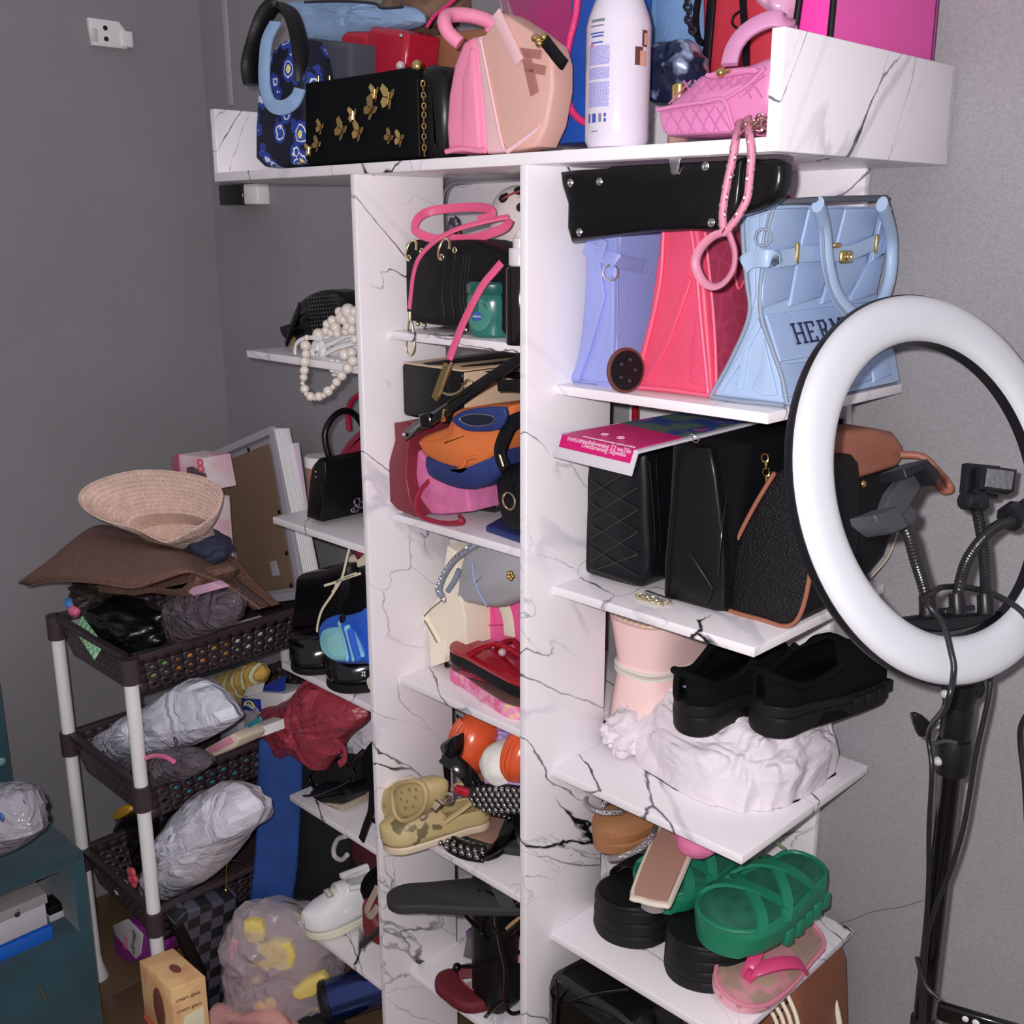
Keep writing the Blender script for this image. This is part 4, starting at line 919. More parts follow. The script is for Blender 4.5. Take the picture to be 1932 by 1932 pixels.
s1 = [(610, 1300), (625, 1150), (645, 1000), (700, 850), (850, 700), (1050, 600), (1300, 535), (1470, 500)]
s2 = [(1480, 520), (1440, 590), (1300, 650), (1150, 690), (950, 690), (820, 690), (700, 650), (655, 600), (690, 510), (800, 450), (1000, 425), (1200, 418), (1312, 440), (1315, 500), (1200, 530)]
s3 = [(1410, 900), (1350, 970), (1250, 1090), (1150, 1270), (1060, 1460), (990, 1640), (955, 1740)]
yy1 = [.075, .072, .07, .07, .075, .10, .13, .15]
def st(pp, ys, name='strap', w=.012, up=(0, -.6, .8)):
    q = c4(pp); P = [U(x, y, Y=yv) for (x, y), yv in zip(q, ys)]; strap(name, P, w, .0028, up, PS, t); return P
st(s1, yy1, up=(0, -1, .2), w=.008); st(s2, [.15, .15, .14, .13, .12, .11, .10, .10, .11, .13, .15, .16, .16, .16, .15], up=(.35, -1, -.05), w=.0145)
st(s3, [.078, .072, .06, .05, .045, .04, .036], up=(0, -1, .1), w=.013)
a = c4([(612, 1330), (625, 1420), (660, 1660), (600, 1690), (590, 1440)])
tube('clasp', [U(773, 588, Y=.07), U(773, 604, Y=.07)], .004, PGOLD(), t, smp=False, b=.0025)
tube('clasp', [U(x, y, Y=.068) for x, y in ((771, 606), (768, 630), (766, 655), (770, 668), (778, 668), (782, 655), (780, 630), (776, 606))], .0016, PGOLD(), t, closed=True)
p1, p2 = U(845, 690, Y=.035), U(822, 752, Y=.035)
strap('snap_clasp', [p1, p1.lerp(p2, .5), p2], .014, .008, (0, -1, 0), GOLD(), t)
tube('snap_pin', [U(852, 684, Y=.03), U(838, 722, Y=.028), U(829, 748, Y=.03)], .002, PGOLD(), t)
tube('hook', [U(833, 740, Y=.035), U(850, 745, Y=.035), U(868, 738, Y=.035), U(874, 728, Y=.035)], .0022, PGOLD(), t)
t = T('cream_jar', 'round teal green jar with small blue oval label on the top middle shelf', 'jar')
TEAL = mat('teal_plastic', '2c6c64', 1.78, rough=.25)
jc = U(930, 640, Y=.115); jc.z = M0
JB = lathe('body', [(.031, 0), (.036, .004), (.041, .03), (.042, .055), (.040, .066), (.038, .068)], jc, TEAL, t, n=32)
lathe('lid', [(.0405, .067), (.0425, .07), (.042, .082), (.038, .086)], jc, mat('teal_lid', '205a52', 1.78, rough=.3), t, n=32)
def onj(a, z, r=.0435): return jc + V(math.cos(a) * r, math.sin(a) * r, z)
aa = math.radians(-78)
pil('label_patch', [onj(aa + b * .55, .036 + c * .026, .0405) for b, c in [(math.cos(k * .45), math.sin(k * .45)) for k in range(14)]], (math.cos(aa), math.sin(aa), 0), .002, mat('pale_teal', '488c7c', 1.75, rough=.3), JB, r=.0008)
pil('label_emblem', [onj(aa + b * .20, .034 + c * .007, .0435) for b, c in [(math.cos(k * .45), math.sin(k * .45)) for k in range(14)]], (math.cos(aa), math.sin(aa), 0), .001, mat('blue_label', '3a62b4', 1.75, rough=.3), JB, r=.0004)
text('label_print', 'Adore', onj(aa, .034, .0449), (-math.sin(aa), math.cos(aa), 0), (0, 0, 1), .006, mat('white_paper', 'e6e0e8'), JB)
t = T('spray_bottle', 'slim black spray bottle with white nozzle beside the green jar', 'bottle')
bc = U(981, 636, Y=.055); bc.z = M0
lathe('body', [(.0195, 0), (.021, .003), (.021, .108), (.018, .113)], bc, mat('black_glossy_plastic', (.006, .005, .005, 1), rough=.12), t, n=28)
lathe('collar', [(.014, .113), (.0165, .115), (.0165, .137), (.0155, .139)], bc, mat('white_plastic', 'd8d0d4', 1.75, rough=.35), t)
lathe('nozzle', [(.0105, .138), (.0105, .152), (.007, .155), (.004, .163)], bc, mat('white_plastic', 'd8d0d4'), t)
t = T('foil_wrapper', 'crumpled silver foil scrap behind the pink strap', 'wrapper')
blob('foil', U(856, 440, Y=.26), (.018, .012, .028), mat('crumpled_foil', 'a8a8b8', 1.9, rough=.15, metal=1, bump=1, bscale=60), t, 5, .3, 3, 3, crease=.4)
t = T('paper_note', 'folded white paper behind the black crossbody bag', 'paper')
pil('sheet', MU([(905, 450), (960, 436), (975, 470), (915, 468)], .24), (0, 1, 0), .004, mat('white_paper', 'e6e0e8'), t, r=.001)
# ================= middle bay, second compartment =================
M1 = 1.2935
def c5(pts): return [(680 + x / 4.83, 640 + y / 4.83) for x, y in pts]
CRM = mat('cream_leather', 'c8b094', 1.82, rough=.5, bump=.2, bscale=200)
t = T('box_bag', 'boxy black-ended bag with cream top and black stripes lying on the orange pouch', 'bag')
a = U(757, 690, Y=.075); b = U(872, 712, Y=.075); zt, zb_ = a.z + .004, U(770, 790, Y=.075).z + .004
box('body', (a.x, .075, zb_), (b.x - a.x, 0, 0), (0, .30, 0), (0, 0, zt - zb_), BLK(), t, .006)
box('cream_top', (a.x + .002, .077, zt - .001), (b.x - a.x - .003, 0, 0), (0, .295, 0), (0, 0, .003), CRM, t, .001)
box('cream_side', (b.x - .001, .079, zb_ + .006), (.003, 0, 0), (0, .29, 0), (0, 0, zt - zb_ - .008), CRM, t, .001)
def ztop(pts, nm): return pil(nm, [V(x, y, zt + .0022) for x, y in pts], (0, 0, 1), .0022, BLK(), t, r=.0008)
w_ = b.x - a.x
ztop([(a.x + w_ * .30, .085), (a.x + w_ * .42, .08), (a.x + w_ * .52, .10), (a.x + w_ * .62, .37), (a.x + w_ * .2, .37)], 'stripe')
ztop([(a.x + w_ * .80, .10), (a.x + w_ * .93, .16), (a.x + w_ * .96, .37), (a.x + w_ * .84, .37)], 'stripe')
pil('stripe', [V(b.x + .0015, y, z) for y, z in ((.12, zt - .004), (.16, zt - .004), (.35, zb_ + .05), (.35, zb_ + .02))], (1, 0, 0), .002, BLK(), t, r=.0008)
pil('corner_tab', MU([(838, 705), (868, 712), (872, 728), (868, 748), (846, 742)], .071), (0, 1, 0), .006, BLKG(), t, r=.002)
t = T('bag_strap', 'black buckled leather strap hanging over the orange pouch with gold keeper loop', 'strap')
P = [U(x, y, Y=yv) for x, y, yv in ((765, 822, .05), (790, 804, .045), (815, 790, .042), (850, 768, .042), (890, 738, .045), (935, 708, .05), (985, 676, .06), (1010, 660, .07))]
strap('strap', P, .020, .005, (0, -1, .3), BLKG(), t)
box('buckle', U(802, 798, Y=.036) - V(.012, 0, .012), (.026, 0, .006), (0, .006, 0), (-.006, 0, .024), BLKG(), t, .003)
box('keeper_loop', U(833, 783, Y=.034) - V(.003, 0, .012), (.004, 0, 0), (0, .008, 0), (.006, 0, .022), GOLD(), t, .001)
strap('strap', [U(x, y, Y=.05) for x, y in ((940, 728), (965, 727), (1000, 729))], .017, .004, (0, -1, 0), BLKG(), t)
ring('ring', U(884, 727, Y=.05), .009, .002, (0, 1, 0), PGOLD(), t); bead('end_stud', U(763, 820, Y=.043), .004, SILV(), t)
t = T('pouch', 'orange suede drawstring pouch with navy base and oval navy badge', 'pouch')
ORG = mat('orange_suede', 'd8743c', 1.8, rough=.85, bump=.3, bscale=300, var=.06, vscale=20); NAV = mat('navy_leather', '26356e', 1.8, rough=.6, bump=.3, bscale=60, var=.2, vscale=20)
P = MU([(783, 834), (795, 822), (840, 805), (850, 778), (880, 770), (960, 765), (950, 805), (940, 835), (930, 858), (905, 880), (885, 890), (850, 886), (815, 872), (797, 860), (788, 845)], .060)
pil('front', P, (0, 1, 0), .09, ORG, t, r=.014, puff=.008, sm=2)
P = MU([(797, 862), (815, 870), (850, 880), (885, 884), (905, 874), (936, 852), (940, 870), (935, 895), (918, 912), (885, 926), (850, 922), (812, 906), (800, 892)], .054)
pil('base', P, (0, 1, 0), .11, NAV, t, r=.014, puff=.006, sm=2)
P = MU([(851, 795), (860, 782), (885, 772), (950, 768), (948, 800), (935, 812), (905, 815), (875, 812)], .045)
pil('badge_flap', P, (0, 1, 0), .01, NAV, t, r=.003, sm=2)
e = MU([(867, 790), (880, 783), (900, 781), (925, 784), (934, 791), (925, 800), (900, 804), (878, 800)], .043)
pil('emblem', e, (0, 1, 0), .002, mat('dark_emblem', '181c30', 1.8, rough=.4, bump=1, bscale=150), t, r=.0008, sm=2); tube('emblem_rim', cat(e, True, 2), .0009, SILV(), t, closed=True, k=1)
tube('pinch', MU([(862, 888), (875, 878), (880, 866), (900, 862)], .054), .003, ORG, t)
t = T('mini_tote', 'pink felt mini tote with burgundy gusset and looping red handles on the second middle shelf', 'bag')
PF = mat('pink_felt', 'd070a0', 1.82, rough=.9, var=.14, vscale=45, bump=.4, bscale=120); BUR = mat('burgundy_leather', '7a2834', 1.8, rough=.5)
P = MU([(766, 826), (785, 845), (805, 870), (880, 920), (885, 966), (830, 972), (792, 970), (772, 945), (764, 900), (766, 860)], .075, M1 + .002)
pil('front', P, (0, 1, 0), .08, PF, t, r=.006)
P = MU([(742, 798), (765, 797), (772, 812), (768, 850), (765, 900), (773, 945), (793, 972), (782, 976), (748, 962), (733, 945), (729, 915), (733, 870), (744, 830)], .05, M1 + .002)
pil('gusset', P, (0, 1, 0), .10, BUR, t, r=.004)
RH_ = mat('red_strap', '9a2038', 1.78, rough=.45)
tube('handle', [U(x, y, Y=yv) for x, y, yv in ((812, 905, .08), (794, 925, .06), (785, 950, .05), (792, 972, .045), (820, 984, .05), (850, 988, .05), (872, 984, .05), (868, 975, .07))], .006, RH_, t, n=8, b=.004)
tube('handle', [U(x, y, Y=.06) for x, y in ((765, 800), (785, 798), (800, 806))], .004, BUR, t)
t = T('handbag', 'black pebbled leather bag with gold ring at the right of the second middle shelf', 'bag')
P = MU([(928, 900), (940, 882), (970, 876), (1010, 880), (1020, 960), (1010, 1012), (960, 1004), (940, 985), (930, 940)], .07, M1 + .002)
pil('body', P, (0, 1, 0), .10, PEB, t, r=.02, sm=2, puff=.004)
P = MU([(874, 930), (925, 920), (940, 960), (925, 968), (875, 962)], .14)
pil('side', clampz(P, M1 + .001), (0, 1, 0), .1, BLK(), t, r=.01)
ring('ring', U(960, 945, Y=.062), .0135, .0018, (0, 1, 0), PGOLD(), t, u=(1, 0, 0))
strap('ring_tab', [U(x, y, Y=.066) for x, y in ((962, 915), (962, 928), (961, 938))], .016, .004, (0, -1, 0), BLK(), t)
strap('strap', [U(x, y, Y=.055) for x, y in ((985, 790), (965, 800), (952, 825), (944, 850), (948, 872), (955, 885))], .024, .006, (0, -1, 0), BLK(), t)
tube('gold_pin', [U(943, 858, Y=.048), U(950, 880, Y=.048)], .0025, PGOLD(), t, smp=False)
t = T('wallet', 'flat navy leather wallet lying under the black ringed bag', 'wallet')
pil('body', [V(.20, .09, M1), V(.34, .075, M1), V(.34, .2, M1), V(.16, .2, M1)], (0, 0, 1), .012, NAV, t, r=.003)
# ================= middle bay, third compartment =================
M2 = .9835
def c6(pts): return [(690 + x / 5.366, 1000 + y / 5.366) for x, y in pts]
t = T('handbag', 'soft metallic grey bag with braided chain strap and gold flower stud, third middle compartment', 'bag')
GRY = mat('metallic_grey', '9c9ca0', 1.95, rough=.5, bump=.5, bscale=14, var=.06)
P = MU([(868, 1046), (880, 1036), (905, 1020), (985, 1012), (1010, 1060), (1000, 1122), (965, 1140), (938, 1150), (915, 1150), (880, 1143), (852, 1138), (850, 1105), (860, 1075)], .13)
pil('body', P, (0, 1, 0), .13, GRY, t, r=.022, sm=2, puff=.01)
tube('seam', [p - V(0, .009, 0) for p in MU([(898, 1058), (901, 1090), (912, 1118), (926, 1141)], .13)], .002, mat('blue_seam', '8a98c4', 1.95), t)
Pc = [U(x, y, Y=yv) for x, y, yv in ((905, 1022, .12), (880, 1038, .10), (858, 1056, .10), (838, 1085, .10), (829, 1112, .10), (835, 1126, .10))]
tube('braided_strap', Pc, .006, mat('grey_strap', '7c8494', 1.95, rough=.4, bump=1, bscale=120), t); chain('chain', [p - V(0, .006, 0) for p in Pc], .003, SILV(), t, .007, .001)
tube('braided_strap', [U(x, y, Y=.11) for x, y in ((845, 1115), (858, 1095), (866, 1075))], .005, mat('grey_strap', '7c8494'), t)
ring('buckle', U(836, 1130, Y=.10), .006, .0018, (0, 1, 0), SILV(), t)
for k in range(5):
    p = U(963, 1086, Y=.112); bead('flower_petal', p + V(math.cos(k * 1.257), 0, math.sin(k * 1.257)) * .0055, .0042, GOLD(), t)
t = T('cream_box', 'cream folded leather bag with angular sides under the grey bag', 'bag')
CB_ = mat('cream_smooth', 'ecd8c4', 1.9, rough=.5)
P = MU([(843, 1030), (858, 1040), (868, 1120), (878, 1165), (880, 1222), (846, 1240), (830, 1210), (812, 1190), (797, 1165), (812, 1145), (830, 1120)], .13)
pil('body', P, (0, 1, 0), .12, CB_, t, r=.003)
P = MU([(797, 1166), (803, 1166), (828, 1212), (837, 1208), (838, 1250), (812, 1262), (808, 1200)], .125, M2 + .001)
pil('side', P, (0, 1, 0), .10, CB_, t, r=.003)
tube('edge_line', MU([(798, 1166), (812, 1150), (832, 1134)], .122), .0014, mat('olive_edge', '7a6a52', 1.9), t); tube('edge_line', MU([(799, 1168), (812, 1190), (824, 1212)], .122), .0014, mat('olive_edge', '7a6a52'), t)
t = T('purse', 'hot pink leather purse with gold zipper pull behind the red sandal', 'purse')
P = MU([(868, 1148), (900, 1148), (990, 1130), (1010, 1228), (900, 1232), (876, 1222), (878, 1170)], .19, M2 + .001)
pil('body', P, (0, 1, 0), .1, mat('hot_pink_leather', 'e85c94', 1.9, rough=.35), t, r=.006)
for x in (905, 916, 927): tube('pleat', MU([(x, 1150), (x + 3, 1176)], .187), .0022, mat('hot_pink_leather', 'e85c94'), t, smp=False)
tube('panel_seam', MU([(896, 1176), (925, 1180), (960, 1178)], .187), .0012, mat('pink_seam', 'b83c70', 1.9), t)
tube('zipper_pull', MU([(889, 1152), (892, 1170), (889, 1190), (887, 1208)], .184), .0035, GOLD(), t)
strap('cream_band', MU([(950, 1140), (958, 1165), (962, 1200)], .186), .026, .003, (0, -1, 0), CB_, t)
def flat(label, heel, toe, W, h, m_, fb, z, gr=None, name='flat_sandal'):
    t = T(name, label, 'shoe', gr); F = Foot(heel, toe, W)
    sole('sole', F, 0, h, m_, t, 1, 1.02, r=.003); sole('footbed', F, h - .0005, h + .0025, fb, t, .93, .93, r=.001); return t, F
a = U(812, 1290, Y=.14)
FLO = two_tone('pink_floral_sole', 'd86a94', 'e898b4', 1.9, 'noise', 60, .5, rough=.5, width=.05, h3='e8c080')
t, F = flat('pink patterned thick flip-flop with brown footbed and maroon thong, under the red sandal', V(.065, .145, M2), V(.305, .115, M2), .10, .024, FLO, mat('brown_footbed', '6a4a48', 1.9, rough=.6, var=.2, vscale=30), M2, name='flip_flop')
MAR = mat('maroon_plastic', '8a1c34', 1.85, rough=.2)
tube('thong', [F.P(.22, -.9, .03), F.P(.45, -.75, .036), F.P(.66, -.45, .04), F.P(.8, 0, .028)], .006, MAR, t)
tube('thong', [F.P(.4, .9, .025), F.P(.6, .6, .05), F.P(.8, 0, .028)], .006, MAR, t); bead('gem', F.P(.6, -.55, .045), .009, mat('red_gem', 'b02040', 1.85, rough=.1), t)
t, F = flat('red jelly sandal with black sole stacked on the pink flip-flop', V(.078, .128, M2 + .044), V(.32, .118, M2 + .040), .088, .020, BFO, mat('red_footbed', '8a2a34', 1.85, rough=.35), M2)
sole('jelly_sole', F, .0195, .029, mat('red_jelly', '9a1826', 1.85, rough=.15), t, 1.02, 1.05, r=.003)
RJ = mat('red_jelly', '9a1826')
tube('jelly_strap', [F.P(.28, -.9, .03), F.P(.42, -.7, .055), F.P(.56, -.4, .066), F.P(.7, 0, .05)], .005, RJ, t, b=.008)
tube('jelly_strap', [F.P(.3, .9, .03), F.P(.42, .7, .05), F.P(.56, .4, .062), F.P(.75, 0, .035)], .005, RJ, t, b=.008)
for s, q in ((.36, -.85), (.42, -.72), (.5, -.55), (.58, -.35)): bead('stud', F.P(s, q, .045 + (s - .36) * .1), .003, SILV(), t)
bead('gem', F.P(.58, -.45, .055), .0075, mat('clear_gem', 'e8c8d0', 1.85, rough=.05, metal=.6), t)
# ================= middle bay, fourth compartment =================
M3 = .6725
OR = mat('orange_ribbed_patent', 'c4502c', 2.0, rough=.25, var=.2, vscale=30)
def ribbed(label, c, rx, ry, rz, k0=0):
    t = T('orange_slipper', label, 'shoe')
    R = []
    for i in range(12):
        a = math.pi * (i + .15) / 11.3; R.append([c + V(math.cos(b) * rx * math.sin(a), math.sin(b) * ry * math.sin(a) - .012 * math.cos(a), -rz * math.cos(a)) * 1 + V(.006 * math.sin(a), 0, 0) for b in [2 * math.pi * j / 24 for j in range(24)]])
    rings('shell', R, OR, t)
    for j in range(7):
        b = -2.3 + j * .28
        tube('rib', [c + V(math.cos(b) * rx * math.sin(a) * 1.0, math.sin(b) * ry * math.sin(a) - .012 * math.cos(a), -rz * math.cos(a)) for a in [math.pi * q / 9 for q in range(2, 8)]], .0032, OR, t, n=6)
    return t
cA = U(892, 1400, Y=.15)
t = ribbed('shiny orange ribbed slipper toe standing up behind the black stiletto', cA, .040, .05, .062)
pil('wood_heel', MU([(885, 1445), (912, 1438), (916, 1500), (898, 1500)], .16), (0, 1, 0), .04, mat('brown_wood_heel', '8a5a48', 2.0), t, r=.004)
t = ribbed('second orange ribbed slipper toe, mostly hidden by the middle upright', U(992, 1418, Y=.12), .03, .05, .05)
t = T('slipper', 'white rounded slipper with lavender sole beside the orange pair', 'shoe')
blob('upper', U(955, 1440, Y=.14), (.045, .05, .042), mat('white_fluff', 'e0dcd4', 1.95, rough=.8), t, 4, .06)
pil('sole', MU([(910, 1472), (985, 1462), (1005, 1470), (1000, 1492), (916, 1490)], .11), (0, 1, 0), .1, mat('lavender_foam', 'bc98cc', 1.95, rough=.6), t, r=.006)
t = T('hair_accessory', 'crumpled lilac lace bundle under the third middle shelf', 'accessory')
blob('lace', U(955, 1382, Y=.2), (.035, .03, .022), mat('lilac_lace', '9c88b8', 2.0, rough=.6, bump=1, bscale=90, var=.4, vscale=60), t, 8, .4, 4, 4, crease=.4)
t = T('stiletto', 'black patent stiletto sandal on its toe with heel in the air beside the beige clog', 'shoe')
P = [U(x, y, Y=.06) for x, y in ((828, 1402), (850, 1398), (852, 1440), (840, 1432))]
pil('heel_seat', [U(x, y, Y=.075) for x, y in ((826, 1408), (838, 1398), (852, 1392), (852, 1425), (848, 1440), (835, 1430))], (0, 1, 0), .035, BLKG(), t, r=.008, sm=2)
tube('heel', [U(x, y, Y=.08) for x, y in ((842, 1425), (843, 1450), (845, 1475), (843, 1502))], .0065, BLKG(), t, taper=lambda q: 1.3 - .6 * q)
strap('shank', [U(x, y, Y=yv) for x, y, yv in ((838, 1425, .075), (858, 1440, .08), (880, 1460, .09), (893, 1480, .10), (899, 1500, .10))], .03, .006, (.5, -.6, .7), BLKG(), t)
tube('clear_bar', [U(852, 1450, Y=.07), U(853, 1480, Y=.07), U(856, 1500, Y=.07)], .002, mat('clear_acrylic', (.75, .7, .68, 1)), t)
# beige clogs
CLG = mat('beige_rubber', 'b8a474', 1.85, rough=.5, bump=.1, bscale=200, var=.05, vscale=20); CLI = mat('ivory_sole', 'dcccb0', 1.85, rough=.5); CAMO = two_tone('olive_print', '6a6040', 'b8a474', 1.85, 'noise', 28, .42, rough=.5, width=.02)
t = T('clog', 'beige olive-print rubber clog with charms, overhanging the front of the fourth middle shelf', 'shoe')
F = Foot(V(.125, .165, M3 + .022), V(.033, -.018, M3 + .004), .088, side=-1)
sole('sole', F, 0, .018, CLI, t, 1, 1.04, r=.004)
upper('upper', F, .017, lambda s: .052 - .02 * max(0, s - .7) / .3, .42, lambda s: .026, CAMO, t, t=.005)
sole('footbed', F, .017, .021, CLG, t, .9, .9)
tube('heel_strap', [F.P(.45, 1, .045), F.P(.2, 1.1, .07), F.P(.05, 0, .075), F.P(.2, -1.1, .07), F.P(.45, -1, .045)], .004, CLG, t, b=.008, up=(0, 0, 1))
def charm(nm, s, q, z, m_, sx=(1, 1, 1), r=.006): return bead(nm, F.P(s, q, z), r, m_, t, sx)
mr = mat('red_charm', 'a82038', 1.85, rough=.3)
p = U(832, 1482, Y=.06); cbox('red_charm', p, .010, .012, .03, mr, t, rz=.2, bev=.003)
p = U(872, 1492, Y=.06); cbox('red_charm', p, .030, .012, .014, mr, t, rz=.2, bev=.003)
q4 = MU([(822, 1509), (834, 1518), (822, 1532), (810, 1520)], .02); pil('diamond_charm', q4, (0, 1, 0), .006, mat('pearl_stone', 'e4d4cc', 1.8, rough=.15, metal=.3), t, r=.002); tube('charm_rim', q4, .0018, mat('bronze', '6a5848', 1.8, rough=.3, metal=.8), t, closed=True, smp=False)
tube('silver_letter_charm', [U(x, y, Y=.03) for x, y in ((838, 1500), (850, 1498), (846, 1508), (838, 1514), (848, 1516), (854, 1508), (852, 1494))], .003, SILV(), t)
tube('white_band', [U(x, y, Y=.045) for x, y in ((812, 1500), (822, 1502), (834, 1504))], .004, mat('white_plastic', 'd8d0d4'), t)
tube('grey_swirl', [U(x, y, Y=.015) for x, y in ((790, 1540), (796, 1547), (803, 1543), (806, 1534))], .002, mat('grey_ink', '8a8478', 1.85), t)
t = T('clog', 'beige rubber clog with holed toe tipped up against the left upright', 'shoe')
up2 = V(-.25, -.55, .55).normalized(); 
F = Foot(U(800, 1490, Y=.07), U(716, 1528, Y=.0), .07, up=up2)
O1 = [U(x, y, Y=.01) for x, y in ((706, 1515), (712, 1495), (735, 1483), (750, 1480), (755, 1500), (752, 1535), (738, 1546), (715, 1548))]
pil('toe_shell', O1, (.2, 1, 0), .035, CLG, t, r=.012, sm=2, puff=.004)
pil('sole_rim', [p + V(-.002, .012, -.002) for p in [U(x, y, Y=.01) for x, y in ((701, 1516), (708, 1490), (735, 1478), (752, 1476), (755, 1545), (738, 1552), (712, 1553))]], (.2, 1, 0), .03, CLI, t, r=.01, sm=2)
O1 = [U(x, y, Y=.0) for x, y in ((742, 1490), (755, 1478), (780, 1473), (800, 1480), (806, 1500), (800, 1525), (782, 1542), (760, 1548), (745, 1530))]
pil('vamp', O1, (.2, 1, 0), .05, CLG, t, r=.014, sm=2, puff=.003)
tube('vamp_rim', [p - V(0, .002, 0) for p in cat(O1, True, 2)], .0045, CLG, t, closed=True, k=1)
for x, y in ((758, 1495), (772, 1490), (785, 1490), (757, 1508), (768, 1512), (784, 1505), (765, 1525), (779, 1522), (725, 1520)): bead('vent_hole', U(x, y, Y=-.003), .0032, mat('clog_hole', '8a7440', 1.85), t, (1, .4, 1))
# studded mules
STU = mat('gunmetal_bead', (.55, .55, .58, 1), rough=.12, metal=1)
t = T('mule', 'black studded slipper with nude insole lying front on the fourth middle shelf', 'shoe')
pz_ = M3 + .008
def zpl(pts, z): return [U(x, y, Z=z) for x, y in pts]
ins = zpl([(862, 1562), (885, 1548), (930, 1545), (972, 1560), (962, 1582), (940, 1600), (905, 1590), (875, 1578)], pz_)
pil('insole', ins, (0, 0, 1), .006, NUD, t, r=.002, sm=2)
outl = zpl([(828, 1560), (850, 1548), (905, 1533), (985, 1548), (985, 1580), (940, 1620), (905, 1626), (870, 1618), (838, 1595)], M3 + .001)
pil('sole', outl, (0, 0, 1), .008, BLK(), t, r=.003, sm=2)
strap('patent_band', [U(x, y, Z=z) for x, y, z in ((905, 1618, pz_ + .008), (932, 1603, pz_ + .014), (955, 1582, pz_ + .014), (985, 1568, pz_ + .014))], .022, .006, (0, 0, 1), BLKG(), t)
strap('side_wall', zpl([(840, 1566), (850, 1590), (880, 1606), (915, 1612)], pz_ + .004), .03, .012, (.2, -1, .5), BLK(), t)
random.seed(7)
def studs(path, rows, dx, z, n, t, r=.0058):
    P = cat([U(x, y, Z=z) for x, y in path], False, 8)
    L = [0]
    for i in range(1, len(P)): L.append(L[-1] + (P[i] - P[i - 1]).length)
    for k in range(n):
        s = L[-1] * (k + .5) / n; i = max(1, next(j for j in range(len(L)) if L[j] >= s or j == len(L) - 1)); p = P[i - 1].lerp(P[i], (s - L[i - 1]) / max(1e-6, L[i] - L[i - 1])); tt = (P[i] - P[i - 1]).normalized(); sd = V(0, 0, 1).cross(tt)
        for j in range(rows): bead('stud', p + sd * (j - (rows - 1) / 2) * dx + V(0, 0, .004 * math.cos(j - 1)) + tt * (dx * .5 * (j % 2)), r, STU, t)
studs([(832, 1560), (838, 1576), (855, 1592), (885, 1602), (915, 1610)], 4, .0118, M3 + .018, 9, t)
studs([(838, 1556), (860, 1548), (885, 1541), (905, 1537)], 1, .01, M3 + .02, 8, t)
studs([(916, 1534), (945, 1540), (975, 1550)], 1, .01, M3 + .02, 6, t, .0045)
t = T('mule', 'black studded slipper pushed behind its twin beside the beige clog charms', 'shoe')
bo = UL([(886, 1490), (905, 1482), (985, 1488), (1000, 1530), (940, 1534), (900, 1530), (890, 1512)], Y=.10)
pil('upper', clampz(bo, M3 + .001), (0, 1, 0), .08, BLK(), t, r=.01, sm=2)
for j in range(5):
    for k in range(9):
        x = 890 + 11.5 * k + (j % 2) * 5; y = 1489 + 9.5 * j + k * .3
        if y > 1531 or (j == 4 and k < 2): continue
        bead('stud', U(x, y, Y=.098), .0056, STU, t)
# ================= middle bay, fifth compartment =================
M4 = .3565
def slabfoot(label, heel, toe, W, h, m_, name='slipper'):
    t = T(name, label, 'shoe'); F = Foot(heel, toe, W); sole('sole', F, 0, h, m_, t, 1, 1.02, r=.004); return t, F
CHF = mat('charcoal_foam', '2c2c2c', 1.95, rough=.75, bump=.2, bscale=150)
zz0 = U(800, 1715, Y=-.02).z
t, F = slabfoot('charcoal foam flip-flop sticking out of the fifth middle compartment, lower of two', V(.075, -.045, zz0 - .012), V(.30, .14, zz0 + .01), .098, .018, CHF)
sstrap('strap', F, .55, .8, .016, .016, .035, .03, CHF, t)
box('support_shoe', V(.15, .08, M4), (.08, 0, 0), (0, .08, 0), (0, 0, zz0 - M4 - .01), BLK(), t, .02)
t, F = slabfoot('charcoal foam flip-flop with dark oval patch, upper of two', V(.058, .09, zz0 + .056), V(.26, .22, zz0 + .066), .098, .018, CHF)
pil('oval_patch', [F.P(.2 + .12 * math.cos(a), .1 + .3 * math.sin(a), .0185) for a in [k * .628 for k in range(10)]], F.z, .0015, BLK(), t, r=.0005)
sstrap('strap', F, .6, .8, .016, .016, .04, .04, BLK(), t)
t = T('strappy_heel', 'black strappy heels with nude lining tangled at the right of the fifth middle compartment', 'shoe')
NL = mat('nude_lining', 'b89a70', 1.95, rough=.5)
for pts, w in (([(905, 1712), (902, 1735), (912, 1765), (905, 1790)], .02), ([(935, 1708), (925, 1735), (928, 1765), (918, 1805), (905, 1812)], .018), ([(985, 1735), (965, 1750), (958, 1758)], .016)):
    strap('lining', MU(pts, .10), w, .003, (0, -1, .2), NL, t)
for pts, w in (([(985, 1690), (940, 1720), (945, 1780), (955, 1830), (952, 1890)], .013), ([(866, 1690), (880, 1680), (915, 1682), (950, 1700), (985, 1712)], .005), ([(866, 1692), (872, 1715), (885, 1735), (905, 1755)], .006), ([(918, 1705), (910, 1740), (908, 1762), (922, 1775)], .007), ([(950, 1680), (940, 1695), (935, 1710)], .004), ([(985, 1740), (950, 1765), (930, 1745)], .012),
               ([(872, 1823), (900, 1822), (935, 1812), (960, 1803), (985, 1795)], .006), ([(960, 1880), (940, 1893), (915, 1920), (895, 1945)], .007), ([(960, 1890), (958, 1905), (968, 1912), (985, 1908)], .006)):
    strap('strap', MU(pts, .075), w, .004, (0, -1, .2), BLKG(), t)
for x, y in ((910, 1761), (904, 1683), (943, 1671)): bead('stud', U(x, y, Y=.068), .0045, BLKG(), t)
pil('dark_mass', MU([(962, 1700), (1000, 1700), (1000, 1770), (970, 1775), (955, 1745)], .14), (0, 1, 0), .08, BLK(), t, r=.01)
